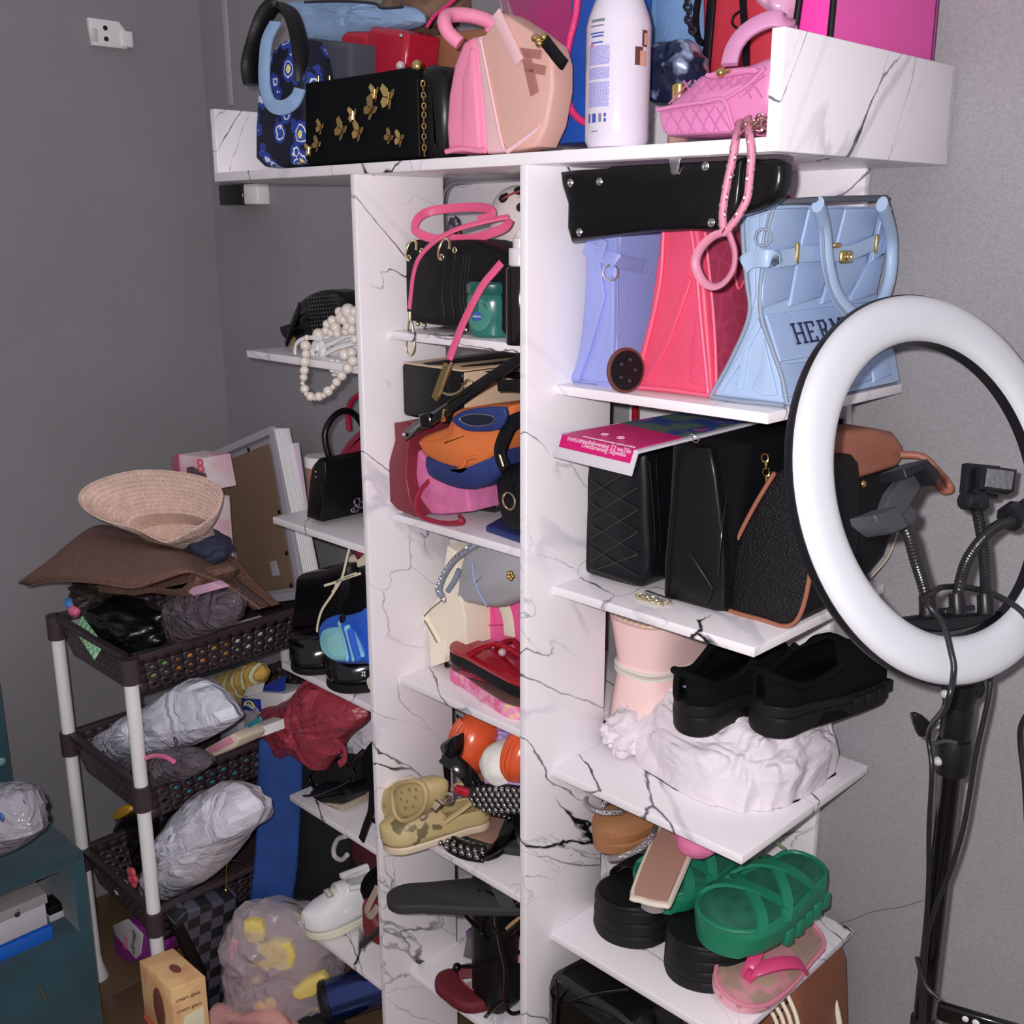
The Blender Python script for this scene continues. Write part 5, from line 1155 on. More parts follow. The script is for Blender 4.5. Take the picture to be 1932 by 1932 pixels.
t = T('high_heel', 'clear purple block heel standing by the dark red peep-toe shoe', 'shoe')
PU = mat('purple_acrylic', '5a3a68', 2.0, rough=.1, trans=.3)
pil('heel', clampz(MU([(880, 1755), (905, 1752), (906, 1775), (902, 1815), (872, 1820), (878, 1775)], .16), M4), (0, 1, 0), .03, mat('smoked_acrylic', '6a5c5c', 2.0, rough=.1, trans=.3), t, r=.004)
pil('top_block', MU([(877, 1758), (890, 1752), (908, 1760), (905, 1778), (880, 1774)], .155), (0, 1, 0), .04, PU, t, r=.003)
t = T('peep_toe_shoe', 'dark red suede peep-toe shoe with black bead beside the tangled black straps', 'shoe')
DR = mat('dark_red_suede', '5e1420', 1.95, rough=.7); DRL = mat('dark_red_lining', '7a3a44', 1.95, rough=.5)
P = [U(x, y, Z=M4 + .022) for x, y in ((820, 1848), (826, 1836), (845, 1828), (866, 1830), (870, 1842), (885, 1862), (915, 1880), (940, 1882), (925, 1893), (895, 1900), (865, 1896), (835, 1874), (822, 1862))]
pil('vamp', [p - V(0, 0, .02) for p in P], (0, 0, 1), .026, DR, t, r=.01, sm=2)
strap('quarter', [U(x, y, Z=M4 + .018) for x, y in ((868, 1834), (895, 1832), (925, 1845), (945, 1868), (942, 1882))], .03, .006, (0, -.5, 1), DRL, t)
tube('edge_piping', [U(x, y, Z=M4 + .03) for x, y in ((867, 1832), (872, 1850), (890, 1866), (915, 1879), (938, 1882))], .0016, mat('pink_piping', 'a04858', 1.95), t)
pil('insole', [U(x, y, Z=M4 + .006) for x, y in ((880, 1858), (905, 1845), (930, 1860), (915, 1875))], (0, 0, 1), .004, mat('beige_insole', 'a89888', 1.95), t, r=.001)
bead('bead', U(862, 1825, Z=M4 + .035), .009, BLKG(), t)
strap('grey_lining', [U(x, y, Z=M4 + .05) for x, y in ((905, 1815), (920, 1835), (942, 1850))], .03, .006, (-.3, -1, .5), mat('grey_lining', '5a5850', 1.95), t)
t = T('pink_slipper', 'pale pink slipper strap curved behind the black straps, fifth middle compartment', 'shoe')
strap('strap', MU([(935, 1825), (950, 1800), (975, 1790), (1000, 1795)], .14), .05, .008, (0, -1, .1), mat('pale_pink_leather', 'd898b0', 1.95, rough=.5), t)
t = T('fluffy_slipper', 'brownish pink fluffy slipper at the bottom of the middle bay, mostly out of frame', 'shoe')
blob('fur', V(.06, .33, .11), (.07, .08, .07), mat('brown_pink_fur', '9a6a58', 2.3, rough=.95, bump=1, bscale=120, var=.3, vscale=60), t, 2, .1, floor=.041)
# ================= left open shelves, top down =================
L0, L1, L2, L3, L4 = .5 + 1.0455, 1.2135, .8965, .5865, .2705
t = T('pouch', 'black puffy pouch with tiny studs behind the pearl bag on the top left shelf', 'bag')
P = MU([(530, 662), (527, 638), (540, 596), (556, 565), (588, 548), (615, 551), (640, 570), (652, 585), (650, 610), (625, 640), (595, 655), (560, 662)], .20)
PB = mat('black_shiny_nylon', (.005, .005, .006, 1), rough=.22, spec=.4, bump=1, bscale=30)
pil('body', clampz(P, L0), (0, 1, 0), .10, PB, t, r=.03, sm=2, puff=.02)
vs = []; fs = []
for j in range(9):
    for i in range(11):
        x = 582 + i * 5.2 + j * 1.0; y = 562 + j * 7.5 - i * .5
        if x > 638: continue
        p = U(x, y, Y=.178 + .00035 * abs(x - 600)); k = len(vs); r = .0016
        vs += [p + V(-r, 0, 0), p + V(r, 0, 0), p + V(0, 0, r), p + V(0, 0, -r), p + V(0, -r, 0)]; fs += [(k, k + 2, k + 4), (k + 2, k + 1, k + 4), (k + 1, k + 3, k + 4), (k + 3, k, k + 4)]
o = mk('stud_field', vs, fs, SILV(), t); o['kind'] = 'stuff'
tube('zipper_pull', MU([(556, 636), (551, 650), (545, 668)], .16), .0032, GOLD(), t, b=.002)
tube('fold', MU([(565, 570), (560, 600), (548, 630), (540, 655)], .185), .006, PB, t, taper=lambda q: .3 + .7 * math.sin(math.pi * q))
t = T('pearl_bag', 'white rosette bag with strings of pearls looping below the top left shelf', 'bag')
PRL = mat('pearl_white', 'b4aca4', 2.3, rough=.15, coat=.6)
YP = .10
def pearl(x, y, r, yy=YP): bead('pearl', U(x, y, Y=yy), r, PRL, t)
for x, y, r in ((576, 652, 9), (577, 668, 7.5), (575, 683, 9), (574, 699, 8), (573, 712, 7), (571, 723, 4), (575, 734, 8), (578, 744, 4), (586, 748, 8), (594, 752, 4), (602, 748, 8), (611, 746, 5), (619, 738, 8.5), (628, 730, 5), (635, 721, 7.5), (645, 709, 8), (656, 695, 9), (666, 681, 9), (579, 637, 5)): pearl(x, y, r * .00112, .045)
for x, y, r in ((601, 631, 11), (615, 624, 8), (617, 612, 8), (633, 618, 10), (627, 605, 9), (643, 600, 10), (648, 603, 9), (657, 587, 13), (645, 592, 8), (665, 603, 10), (655, 617, 8), (640, 588, 8), (668, 588, 9), (652, 626, 7), (650, 668, 10), (624, 628, 7), (664, 622, 9), (664, 665, 9), (636, 630, 7), (669, 640, 8)): pearl(x, y, r * .0011, .09)
pil('bag_body', MU([(585, 640), (610, 628), (672, 612), (676, 665), (650, 672), (600, 672), (583, 660)], .12), (0, 1, 0), .10, mat('ivory_satin', 'e4dcc4', 2.3, rough=.6, bump=1, bscale=40), t, r=.015, sm=2)
RS = mat('ivory_satin', 'e4dcc4')
for k in range(7):
    c = U(598 + 3 * math.cos(k), 660 + 3 * math.sin(k), Y=.105); a = k * .9; r_ = .006 + .0024 * k
    strap('rosette_petal', [c + V(math.cos(a + b) * r_, -.004 * math.sin(b), math.sin(a + b) * r_) for b in (0, .6, 1.2, 1.8)], .012, .002, (0, -.7, .3), RS, t)
for pts in ([(600, 640), (625, 632), (650, 622), (672, 618)], [(605, 655), (630, 645), (655, 632), (675, 630)], [(612, 668), (635, 656), (655, 650), (675, 645)]): tube('fold', MU(pts, .105), .007, RS, t, b=.004)
strap('ribbon_handle', MU([(556, 668), (558, 650), (570, 640), (590, 637), (605, 640)], .07), .008, .002, (0, -1, .3), RS, t)
c = U(632, 694, Y=.075)
for i in range(5):
    for j in range(5):
        u_, v_ = (i - 2) / 2.2, (j - 2) / 2.2
        if (u_ * u_ + v_ * v_ - .8) ** 3 - u_ * u_ * v_ ** 3 < .3 and not (v_ > .7 and abs(u_) < .3): bead('gem', c + V(u_ * .0135, 0, v_ * .0145), .0034, mat('pink_crystal', 'e0ccd4', 2.3, rough=.1, metal=.5), t)
# second left shelf
t = T('handbag', 'black mini handbag with tall rolled handle and crystal charm on the second left shelf', 'bag')
yb = .085
O = MU([(583, 905), (588, 880), (598, 872), (610, 880), (607, 930), (605, 985), (577, 977), (580, 940)], yb, L1 + .001)
BD2 = .21
pil('body', O, (0, 1, 0), BD2, mat('black_box_leather', (.004, .004, .005, 1), rough=.28, spec=.35), t, r=.005)
pil('flap', [V(p.x + .004, yb - .002, p.z + .002) for p in MU([(590, 900), (590, 878), (600, 866), (612, 874), (613, 905), (611, 918)], yb)], (0, 1, 0), BD2 + .004, mat('black_box_leather', (0, 0, 0, 1)), t, r=.004)
hx_ = sum(p.x for p in O) / len(O)
P = [V(hx_ + .01, yb + .035, U(620, 862, Y=yb + .035).z - .015), V(hx_, yb + .03, U(614, 820, Y=yb + .03).z), V(hx_, yb + .06, U(632, 778, Y=yb + .07).z), V(hx_, yb + .10, U(650, 776, Y=yb + .1).z), V(hx_, yb + .135, U(668, 820, Y=yb + .13).z), V(hx_ + .01, yb + .14, U(676, 860, Y=yb + .14).z - .015)]
tube('handle', P, .0065, mat('black_box_leather', (0, 0, 0, 1)), t)
xs = max(p.x for p in O) + .003
for cc, rr in (((674, 946), .007), ((682, 952), .006), ((672, 960), .006), ((666, 962), .004)): ring('crystal_charm', U(*cc, X=xs), rr, .0018, (1, 0, 0), SILV(), t, 12)
for y in (890, 900): bead('rivet', U(596, y, Y=yb - .004), .0022, SILV(), t)
t = T('handbag', 'glossy dark red handbag with arched handle behind the black mini handbag', 'bag')
RP = mat('red_patent', '7a1430', 2.4, rough=.12)
pil('body', MU([(632, 870), (640, 845), (652, 828), (670, 812), (690, 800), (700, 830), (700, 940), (640, 940)], .25, L1), (0, 1, 0), .10, RP, t, r=.02, sm=2)
tube('handle', MU([(659, 812), (657, 785), (660, 765), (670, 750), (690, 740)], .27), .0065, RP, t)
t = T('cream_jar', 'short jar with white lid and brown base behind the black mini handbag', 'jar')
jc = V(-.352, .150, L1); h1 = U(585, 887, Y=.12).z - L1; h2 = U(585, 866, Y=.12).z - L1
lathe('glass', [(.024, 0), (.027, .004), (.027, h1)], jc, mat('amber_jar', '7a5648', 2.45, rough=.3), t); lathe('lid', [(.026, h1), (.029, h1 + .002), (.029, h2 - .002), (.027, h2)], jc, mat('white_lid', 'a8a4a4', 2.45, rough=.4), t)
# third left shelf: boots
t = T('ankle_boot', 'black smooth ankle boot with shiny toe at the left end of the third left shelf', 'shoe')
BB = mat('black_boot_leather', (.005, .005, .006, 1), rough=.32, spec=.4, bump=.4, bscale=25)
P = MU([(548, 1098), (554, 1086), (600, 1078), (650, 1066), (655, 1150), (630, 1200), (600, 1215), (560, 1220), (540, 1190), (545, 1140)], .12)
pil('shaft', clampz(P, L2 + .02), (0, 1, 0), .13, BB, t, r=.03, sm=2)
Fb = Foot(U(640, 1240, Z=L2) + V(0, .08, 0), U(552, 1254, Z=L2) + V(-.002, 0, 0), .095)
Fb = Foot(V(-.26, .22, L2), V(-.352, .055, L2), .10)
sole('sole', Fb, 0, .016, BRB, t, 1.02, 1.04); upper('vamp', Fb, .015, lambda s: .05 + .03 * (1 - s), .0, .05, BLKG(), t, t=.003)
t = T('ankle_boot', 'black patent-toed lace boot under the blue slide on the third left shelf', 'shoe')
P = MU([(605, 1110), (640, 1080), (720, 1070), (725, 1180), (700, 1225), (640, 1230), (606, 1200)], .13)
pil('shaft', clampz(P, L2 + .02), (0, 1, 0), .12, BB, t, r=.025, sm=2)
Fb = Foot(V(-.12, .235, L2), V(-.235, .06, L2), .115)
sole('sole', Fb, 0, .02, BRB, t, 1.02, 1.04); upper('vamp', Fb, .019, lambda s: .05 + .03 * (1 - s), .0, .05, BLKG(), t, t=.003)
LC = mat('cream_lace', 'c4b098', 2.35, rough=.8)
for pts in ([(662, 1025), (655, 1050), (645, 1090), (628, 1120), (608, 1150), (600, 1175), (598, 1192)], [(680, 1082), (655, 1090), (635, 1098), (612, 1105)], [(672, 1082), (640, 1095), (632, 1110), (627, 1118)]): strap('lace', MU(pts, .075), .005, .002, (0, -1, 0), LC, t)
t = T('canvas_shoe', 'beige canvas shoe with dark red tongue resting on the lace boot', 'shoe')
pil('upper', MU([(653, 1050), (670, 1045), (690, 1040), (700, 1060), (700, 1090), (660, 1086), (650, 1072)], .15), (0, 1, 0), .10, mat('beige_canvas', 'c0ac98', 2.35, rough=.8), t, r=.012, sm=2)
strap('tongue', MU([(662, 1022), (672, 1035), (680, 1050)], .13), .022, .006, (0, -1, 0), mat('dark_red_leather', ''or '8a2a44'), t)
strap('sole_edge', MU([(652, 1078), (675, 1084), (700, 1088)], .145), .006, .006, (0, -1, 0), mat('brown_rim', '6a3a30'), t)
# blue slide
t = T('slide_sandal', 'blue rubber slide with light blue footbed propped on the black lace boot', 'shoe')
BD_ = mat('royal_blue_rubber', '2a56b4', 2.25, rough=.45); BL_ = mat('sky_blue_rubber', '7ab4e4', 2.25, rough=.45)
cS = U(655, 1205, Y=.045); nS = (V(-.25, -.85, .35)).normalized()
def US(pts, off=0): return [UP(x, y, cS, nS) + nS * off for x, y in pts]
pil('sole', US([(600, 1200), (602, 1183), (615, 1166), (640, 1158), (655, 1160), (680, 1152), (693, 1151), (697, 1246), (688, 1248), (660, 1250), (630, 1248), (610, 1232), (602, 1215)], 0), -nS, .022, BD_, t, r=.005, sm=2)
pil('footbed', US([(609, 1208), (613, 1192), (628, 1184), (655, 1184), (670, 1192), (685, 1225), (686, 1240), (660, 1246), (632, 1246), (616, 1234), (610, 1222)], .008), -nS, .014, BL_, t, r=.005, sm=2)
pil('footbed_pad', US([(622, 1212), (628, 1200), (645, 1190), (664, 1190), (672, 1205), (684, 1232), (660, 1240), (638, 1242), (626, 1232)], .010), -nS, .01, mat('pale_blue_pad', '86c0e8', 2.25, rough=.5), t, r=.004, sm=2)
for x, cc, m_ in ((668, 1, BL_), (674, 2, BD_), (680, 3, BL_), (686, 4, BD_)):
    tube('strap_band', US([(x - 6, 1172 + cc * 5), (x + 2, 1190 + cc * 8), (x + 9, 1225 + cc * 5), (x + 10, 1250)], .022), .007, m_, t, b=.004)
lathe('strap_button', [(.009, 0), (.010, .003), (.007, .005)], US([(673, 1172)], .028)[0], BLKP(), t, nS, 16)
t = T('heeled_sandal', 'beige sandal with crystals squeezed beside the left upright', 'shoe')
pil('sole', clampz(MU([(680, 1285), (705, 1270), (705, 1302), (690, 1302), (682, 1296)], .09), L2), (0, 1, 0), .09, mat('beige_canvas', 'c0ac98'), t, r=.006)
for k in range(6): bead('crystal', U(680 + 4 * (k % 3), 1268 + 6 * (k // 3), Y=.085), .004, SILV(), t)
# fourth left shelf
RPL = mat('dark_red_plastic_film', '7c2c38', 2.35, rough=.4, crz=.7, bscale=13, var=.12, vscale=12)
def film(name, outline, Yc, thk, m_, par, seed=1, amp=.012, floor=None, sub=26, puff=.03):
    """crumpled bag: an outline filled with a folded, bulging skin on both sides"""
    P = cat(outline, True, 3); c = sum(P, Vector()) / len(P); R = []; n = V(0, 1, 0)
    Q_ = list(reversed([.08, .25, .42, .58, .72, .85, .94, 1.0]))
    prof = [(q, -1) for q in reversed(Q_)] + [(q, 1) for q in Q_[0:]]
    for q, sg in prof:
        row = []
        for k, p in enumerate(P):
            w = c + (p - c) * q; h = math.sqrt(max(0, 1 - q ** 2.4)) * thk / 2 + .002
            s_ = Vector((w.x * 22, w.z * 22, seed * 2.1 + sg)); f = abs(noise.noise(s_)) * amp * 2 + abs(noise.noise(s_ * 2.3)) * amp * .9
            g = 1 if q < 1 else 1
            w2 = Vector((w.x, w.y + sg * (h + (f - amp * .6) * (1 - .5 * q)), w.z))
            if q > .9: w2 = w2 + (p - c).normalized() * noise.noise(Vector((k * .9, seed, q))) * amp * .5
            if floor is not None: w2.z = max(w2.z, floor)
            row.append(w2)
        R.append(row)
    return rings(name, R, m_, par, smooth=14)
t = T('plastic_bag', 'crumpled dark red plastic bag hanging over the left end of the fourth left shelf', 'plastic bag')
film('film', MU([(492, 1352), (510, 1330), (545, 1318), (570, 1300), (582, 1282), (610, 1290), (650, 1305), (688, 1330), (690, 1360), (668, 1380), (650, 1398), (640, 1420), (615, 1450), (585, 1440), (558, 1420), (535, 1428), (520, 1400), (495, 1375)], .10), .1, .10, RPL, t, 3, .014)
strap('tie', MU([(632, 1398), (648, 1412), (650, 1432), (640, 1442)], .05), .014, .003, (0, -1, 0), RPL, t)
t = T('plastic_bag', 'crumpled grey white plastic bag behind the dark red one on the fourth left shelf', 'plastic bag')
film('film', MU([(640, 1390), (665, 1360), (690, 1335), (712, 1330), (720, 1480), (690, 1500), (660, 1470), (645, 1430)], .22, L3), .22, .08, mat('grey_plastic_film', 'a8a4ac', 2.4, rough=.35, crz=.7, bscale=14), t, 6, .012)
t = T('strappy_shoe', 'black strappy flat with beige sole at the front of the fourth left shelf', 'shoe')
P = MU([(570, 1515), (585, 1490), (610, 1480), (640, 1484), (655, 1495), (650, 1512), (630, 1524), (600, 1526)], .09)
pil('body', P, (0, 1, 0), .08, BLK(), t, r=.014, sm=2)
P2 = MU([(583, 1465), (592, 1448), (620, 1436), (650, 1440), (668, 1455), (662, 1478), (640, 1486), (600, 1488), (588, 1478)], .11)
tube('ankle_strap', cat(P2, True, 2), .005, BLKG(), t, closed=True, k=1); pil('inside', P2, (0, 1, 0), .06, mat('black_lining', (.004, .004, .004, 1), rough=.9), t, r=.01)
tube('strap', MU([(552, 1500), (575, 1502), (600, 1498), (640, 1482), (660, 1470)], .08), .003, BLKG(), t)
tube('strap', MU([(553, 1502), (560, 1512), (568, 1520)], .07), .003, BLKG(), t); tube('strap', MU([(662, 1450), (670, 1430), (685, 1415)], .10), .003, BLKG(), t)
pil('sole', clampz(MU([(600, 1525), (645, 1520), (645, 1532), (625, 1538), (600, 1532)], .09), L3), (0, 1, 0), .07, mat('beige_insole', 'a89888'), t, r=.003)
t = T('strappy_shoe', 'dark round-toed shoe with long strap hanging down beside the left upright', 'shoe')
P = MU([(676, 1430), (690, 1405), (712, 1398), (716, 1500), (705, 1505), (688, 1480), (678, 1455)], .06)
pil('body', P, (0, 1, 0), .07, BLKM(), t, r=.014, sm=2)
strap('long_strap', MU([(702, 1490), (700, 1530), (690, 1560), (682, 1585)], .045), .016, .004, (0, -1, 0), BLK(), t)
pil('toe_tip', clampz(MU([(695, 1548), (710, 1545), (714, 1560)], .07), L3), (0, 1, 0), .04, BLK(), t, r=.003)
# fifth left shelf
t = T('sneaker', 'white child sneaker with velcro strap and pale yellow sole', 'shoe')
WS = mat('white_sneaker_leather', 'e2dcdc', 2.4, rough=.5, bump=.1, bscale=100); CS = mat('pale_yellow_sole', 'c8c0a0', 2.4, rough=.5); GT = mat('grey_badge', '8a8478', 2.4, rough=.5)
zt_ = L4
F = Foot(V(-.285, .215, zt_ + .016), V(-.335, .042, zt_ + .004), .086)
sole('sole', F, 0, .022, CS, t, 1.04, 1.06, r=.004)
upper('upper', F, .021, lambda s: .088 - .052 * max(0, (s - .35) / .65) ** .8 if s > .35 else .088, .44, lambda s: .078 - .008 * math.sin(math.pi * s / .44), WS, t, t=.005)
sole('insole', F, .021, .025, mat('grey_lining', '5a5850'), t, .85, .85)
strap('velcro_strap', [F.P(.50, -1.0, .04), F.P(.50, -.8, .075), F.P(.50, -.2, .098), F.P(.50, .4, .093), F.P(.50, .95, .05)], .024, .004, F.z, WS, t)
tube('collar', [F.P(.44, -.7, .098), F.P(.25, -.95, .095), F.P(.05, -.9, .098), F.P(.0, 0, .10), F.P(.05, .9, .098), F.P(.25, .95, .095), F.P(.44, .7, .098)], .007, WS, t)
c = F.P(.66, 0, .083); box('badge', c - F.x * .007 - F.y * .017, F.x * .014, F.y * .034, F.z * .004 + F.x * .0, GT, t, .003); box('badge_inner', c - F.x * .0035 - F.y * .012 + F.z * .003, F.x * .007, F.y * .024, F.z * .002, WS, t, .001)
tube('toe_seam', [F.P(.74, -.9, .035), F.P(.70, -.5, .068), F.P(.72, 0, .072), F.P(.70, .5, .068), F.P(.74, .9, .035)], .002, GT, t)
for s in (.56, .6): strap('lace', [F.P(s, -.35, .088), F.P(s, 0, .092), F.P(s, .35, .088)], .004, .002, F.z, CS, t)
t = T('handbag', 'black fabric bag filling the back of the fifth left shelf', 'bag')
film('body', MU([(568, 1545), (600, 1560), (640, 1585), (690, 1600), (690, 1700), (640, 1720), (575, 1700), (556, 1690), (560, 1600)], .30, L4), .30, .12, mat('black_fabric', (.010, .010, .012, 1), rough=.9), t, 8, .01)
t = T('hanger_hook', 'white curved plastic hook in front of the black fabric bag', 'hook')
tube('hook', MU([(652, 1578), (638, 1583), (630, 1600), (632, 1616), (645, 1622), (655, 1613)], .17), .006, mat('white_plastic', 'd8d0d4'), t)
t = T('flat_shoe', 'dark maroon flat shoe with cream lining leaning on the left upright, fifth left shelf', 'shoe')
pil('sole', MU([(682, 1700), (700, 1730), (715, 1760), (716, 1785), (700, 1780), (684, 1765), (680, 1730)], .06), (0, 1, 0), .05, BUR, t, r=.01, sm=2)
strap('lining', MU([(712, 1675), (700, 1700), (692, 1720), (700, 1728), (712, 1712)], .045), .014, .003, (0, -1, 0), mat('beige_insole', 'a89888'), t)
pil('toe', MU([(675, 1680), (682, 1655), (700, 1640), (716, 1638), (712, 1690), (700, 1715), (690, 1712)], .10), (0, 1, 0), .08, BLKM(), t, r=.012, sm=2)
tube('heel_bar', MU([(682, 1783), (698, 1770), (716, 1752)], .035), .006, mat('dark_grey', '30303a'), t)
pil('maroon_fabric', MU([(655, 1580), (716, 1600), (716, 1650), (680, 1650), (660, 1620)], .2), (0, 1, 0), .05, mat('maroon_fabric', '3c1018', 2.4, rough=.9, bump=1, bscale=60), t, r=.01)
# ================= on the floor beside and under the left shelves =================
t = T('bottle', 'glossy dark blue cylinder with black end cap lying on the floor under the left shelves', 'bottle')
ca = V(-.30, .015, .052); cb = V(-.06, .20, .075); ca = U(606, 1893, Y=.04); cb_ = U(735, 1850, Y=.17); ax_ = (cb_ - ca).normalized(); Lc = .30
BLU_ = mat('metallic_blue', (.012, .04, .20, 1), rough=.2, metal=.85, coat=1)
lathe('body', [(.046, .018), (.047, .02), (.047, Lc)], ca, BLU_, t, ax_, 40); lathe('end_cap', [(.03, -.002), (.042, .0), (.047, .006), (.0475, .018), (.046, .02)], ca, BLKP(), t, ax_, 40); lathe('cap_recess', [(.012, -.006), (.027, -.004), (.028, 0)], ca, mat('dark_grey', '30303a'), t, ax_, 24)
t = T('plastic_bag', 'clear plastic bag of pink and yellow cloths bulging on the floor under the left shelves', 'plastic bag')
CLR = mat('clear_film', 'a8a0a4', 2.5, rough=.25, crz=.8, bscale=10, alpha=.33)
PBn = V(.62, -.78, 0); PBp = V(-.50, -.03, 0)
def PU(pts, off=0): return [UP(x, y, PBp, PBn) + PBn * off for x, y in pts]
film('contents', PU([(452, 1730), (500, 1712), (560, 1740), (600, 1790), (618, 1860), (600, 1990), (480, 1990), (455, 1860)]), .12, .15, two_tone('mixed_cloths', '6a5c60', 'b09a58', 2.5, 'noise', 13, .60, rough=.8, width=.03, h3='a0587a'), t, 4, .02, floor=.002)
film('film', PU([(446, 1760), (450, 1722), (480, 1700), (540, 1705), (580, 1730), (618, 1770), (628, 1810), (625, 1870), (615, 1990), (470, 1990), (450, 1850)]), .12, .18, CLR, t, 5, .022, floor=.001)
CY = mat('yellow_terry', 'b8a45c', 2.4, rough=.95, bump=1, bscale=120); CPK = mat('pink_cloth', 'b06884', 2.4, rough=.9)
for pts, m_, nm in (([(473, 1715), (508, 1716), (512, 1750), (480, 1752)], CY, 'yellow_cloth'), ([(500, 1758), (560, 1752), (566, 1800), (505, 1805)], CY, 'yellow_cloth'), ([(562, 1840), (620, 1810), (626, 1838), (580, 1860)], CY, 'yellow_cloth'), ([(448, 1752), (466, 1750), (462, 1810), (450, 1805)], CPK, 'pink_cloth'), ([(468, 1840), (500, 1852), (560, 1905), (540, 1918), (480, 1870)], CPK, 'pink_cloth')):
    pil(nm, PU(pts, .055), -PBn, .03, m_, t, r=.01, sm=2)
t = T('storage_bag', 'tall royal blue fabric bag with black side standing between cart and left shelves', 'bag')
RB = mat('royal_blue_fabric', '1a366c', 2.45, rough=.75, bump=.8, bscale=14, var=.18, vscale=14)
nb = V(.8, -.6, 0); pbb = V(-.515, .03, 0)
O = [UP(x, y, pbb, nb) for x, y in ((500, 1392), (535, 1400), (572, 1422), (570, 1500), (566, 1560), (562, 1640), (552, 1708), (515, 1716), (470, 1703), (478, 1640), (484, 1560), (484, 1480), (488, 1400))]
pil('front', O, -nb, .022, RB, t, r=.009, puff=.006)
n2 = V(.3, -.95, 0).normalized(); p2 = V(-.405, .175, 0)
O2 = [UP(x, y, p2, n2) for x, y in ((566, 1425), (600, 1440), (640, 1480), (660, 1600), (650, 1720), (552, 1715))]
pil('black_side', O2, -n2, .07, mat('black_fabric', (0, 0, 0, 1)), t, r=.012)
zlow = min(p.z for p in O)
box('base_box', (-.50, .06, 0.001), (.09, 0, 0), (0, .13, 0), (0, 0, max(.02, zlow + .012)), mat('black_fabric', (0, 0, 0, 1)), t, .004)
t = T('shopping_bag', 'black checkered bag standing on the floor below the cart', 'bag')
CHK = two_tone('checker_black', '16161a', '3a3a44', 2.45, 'check', 34, .5, rough=.5, width=.01, stretch=(.02, 1, 1))
nc = V(.98, 0, -.20).normalized(); pc = V(-.565, 0, 0)
KU = lambda pts: clampz([UP(x, y, pc, nc) for x, y in pts], .001)
pil('body', KU([(330, 1745), (350, 1722), (450, 1692), (448, 1760), (466, 1872), (392, 1912), (385, 1850), (350, 1790)]), -nc, .05, CHK, t, r=.006)
pil('gusset', [p + nc * .003 for p in KU([(328, 1752), (345, 1740), (390, 1830), (392, 1910), (385, 1880)])], -nc, .03, BLK(), t, r=.004)
t = T('rug', 'fluffy dusty pink mat heap on the floor at the bottom edge', 'rug')
blob('pile', V(-.37, -.10, .02), (.16, .13, .075), mat('dusty_pink_fluff', 'a87c78', 2.5, rough=.95, bump=1, bscale=90, var=.12, vscale=30), t, 9, .18, 3, 5, floor=.001)
t = T('cardboard_box', 'beige and orange printed carton on the floor by the dresser', 'box')
KB = two_tone('carton_print', 'c09468', 'a87a58', 2.45, 'noise', 16, .5, rough=.6, width=.1); zb2 = .001
zt_ = .315; p0 = U(322, 1868, Z=zt_); vL = U(262, 1812, Z=zt_) - p0; vR = U(388, 1842, Z=zt_) - p0; h = .145; zlo = zt_ - h
p0 = V(p0.x, p0.y, zlo); box('lower_carton', V(p0.x, p0.y, .001) + vL * .03 + vR * .03, vR * .94, vL * .94, (0, 0, zlo - .001), mat('brown_card', '7a5c40', 2.3, rough=.7), t, .002)
box('carton', p0, vR, vL, (0, 0, h), KB, t, .002)
nr = vL.cross(V(0, 0, 1)).normalized(); nR2 = V(0, 0, 1).cross(vR).normalized() * -1
OGE = mat('red_orange_print', 'c04838', 2.45, rough=.5)
for a_, b_ in ((vR, vL),):
    box('red_edge', p0 + V(0, 0, .002) - (vL.normalized()) * .0012, vR, vL * .005, (0, 0, .012), OGE, t, 0)
    box('red_edge', p0 + V(0, 0, .002) - (vR.normalized()) * .0012, vL, vR * .005, (0, 0, .012), OGE, t, 0)
BRP = mat('brown_print', '5a3428', 2.45, rough=.5)
cf = p0 + vL * .42 + V(0, 0, h * .5) - vR.normalized() * .0015
pil('brown_oval', [cf + vL * .17 * math.cos(k * .45) + V(0, 0, h * .33) * math.sin(k * .45) for k in range(14)], -vR, .001, BRP, t, r=.0003)
ct = p0 + vL * .45 + vR * .55 + V(0, 0, h + .0005)
pil('brown_dots', [ct + vL * .13 * math.cos(k * .45) + vR * .13 * math.sin(k * .45) for k in range(14)], (0, 0, 1), .001, BRP, t, r=.0003)
for q in (.8, .62): text('print', 'cream glass', p0 + vR * .45 + V(0, 0, h * q) - vL.normalized() * .0018, vR, (0, 0, 1), .011, BRP, t)
pil('pale_patch', [p0 - vL.normalized() * .0012 + vR * u + V(0, 0, h * v) for u, v in ((.15, .15), (.85, .2), (.85, .55), (.3, .5))], -vL, .0008, mat('pale_print', 'd0b094', 2.45), t, r=.0002)
t = T('packet', 'white and purple printed carton leaning below the cart by the dresser', 'box')
PUR = two_tone('purple_white_print', '7a2878', 'd8ccd0', 2.6, 'wave', 2.1, .55, rough=.5, width=.25, stretch=(1, 0, 1))
P = MU([(215, 1745), (240, 1735), (320, 1775), (305, 1800), (258, 1812), (222, 1818), (216, 1790)], -.13)
pil('carton', P, (.1, 1, 0), .05, mat('purple_card', '7a2878', 2.6), t, r=.002)
P = MU([(212, 1746), (240, 1734), (268, 1764), (264, 1800), (256, 1809), (218, 1765)], -.135)
pil('white_label', P, (.1, 1, 0), .004, mat('white_card', 'c8bcc0', 2.6), t, r=.001)
text('print', 'gen-07', U(252, 1778, Y=-.14), (-.45, 0, -1), (1, 0, -.4), .026, mat('dark_ink', '3a2c3a', 2.6), t); text('print', 'BITA', U(236, 1778, Y=-.14), (-.4, 0, -1), (1, 0, -.3), .024, mat('pink_ink', 'a04868', 2.6), t)

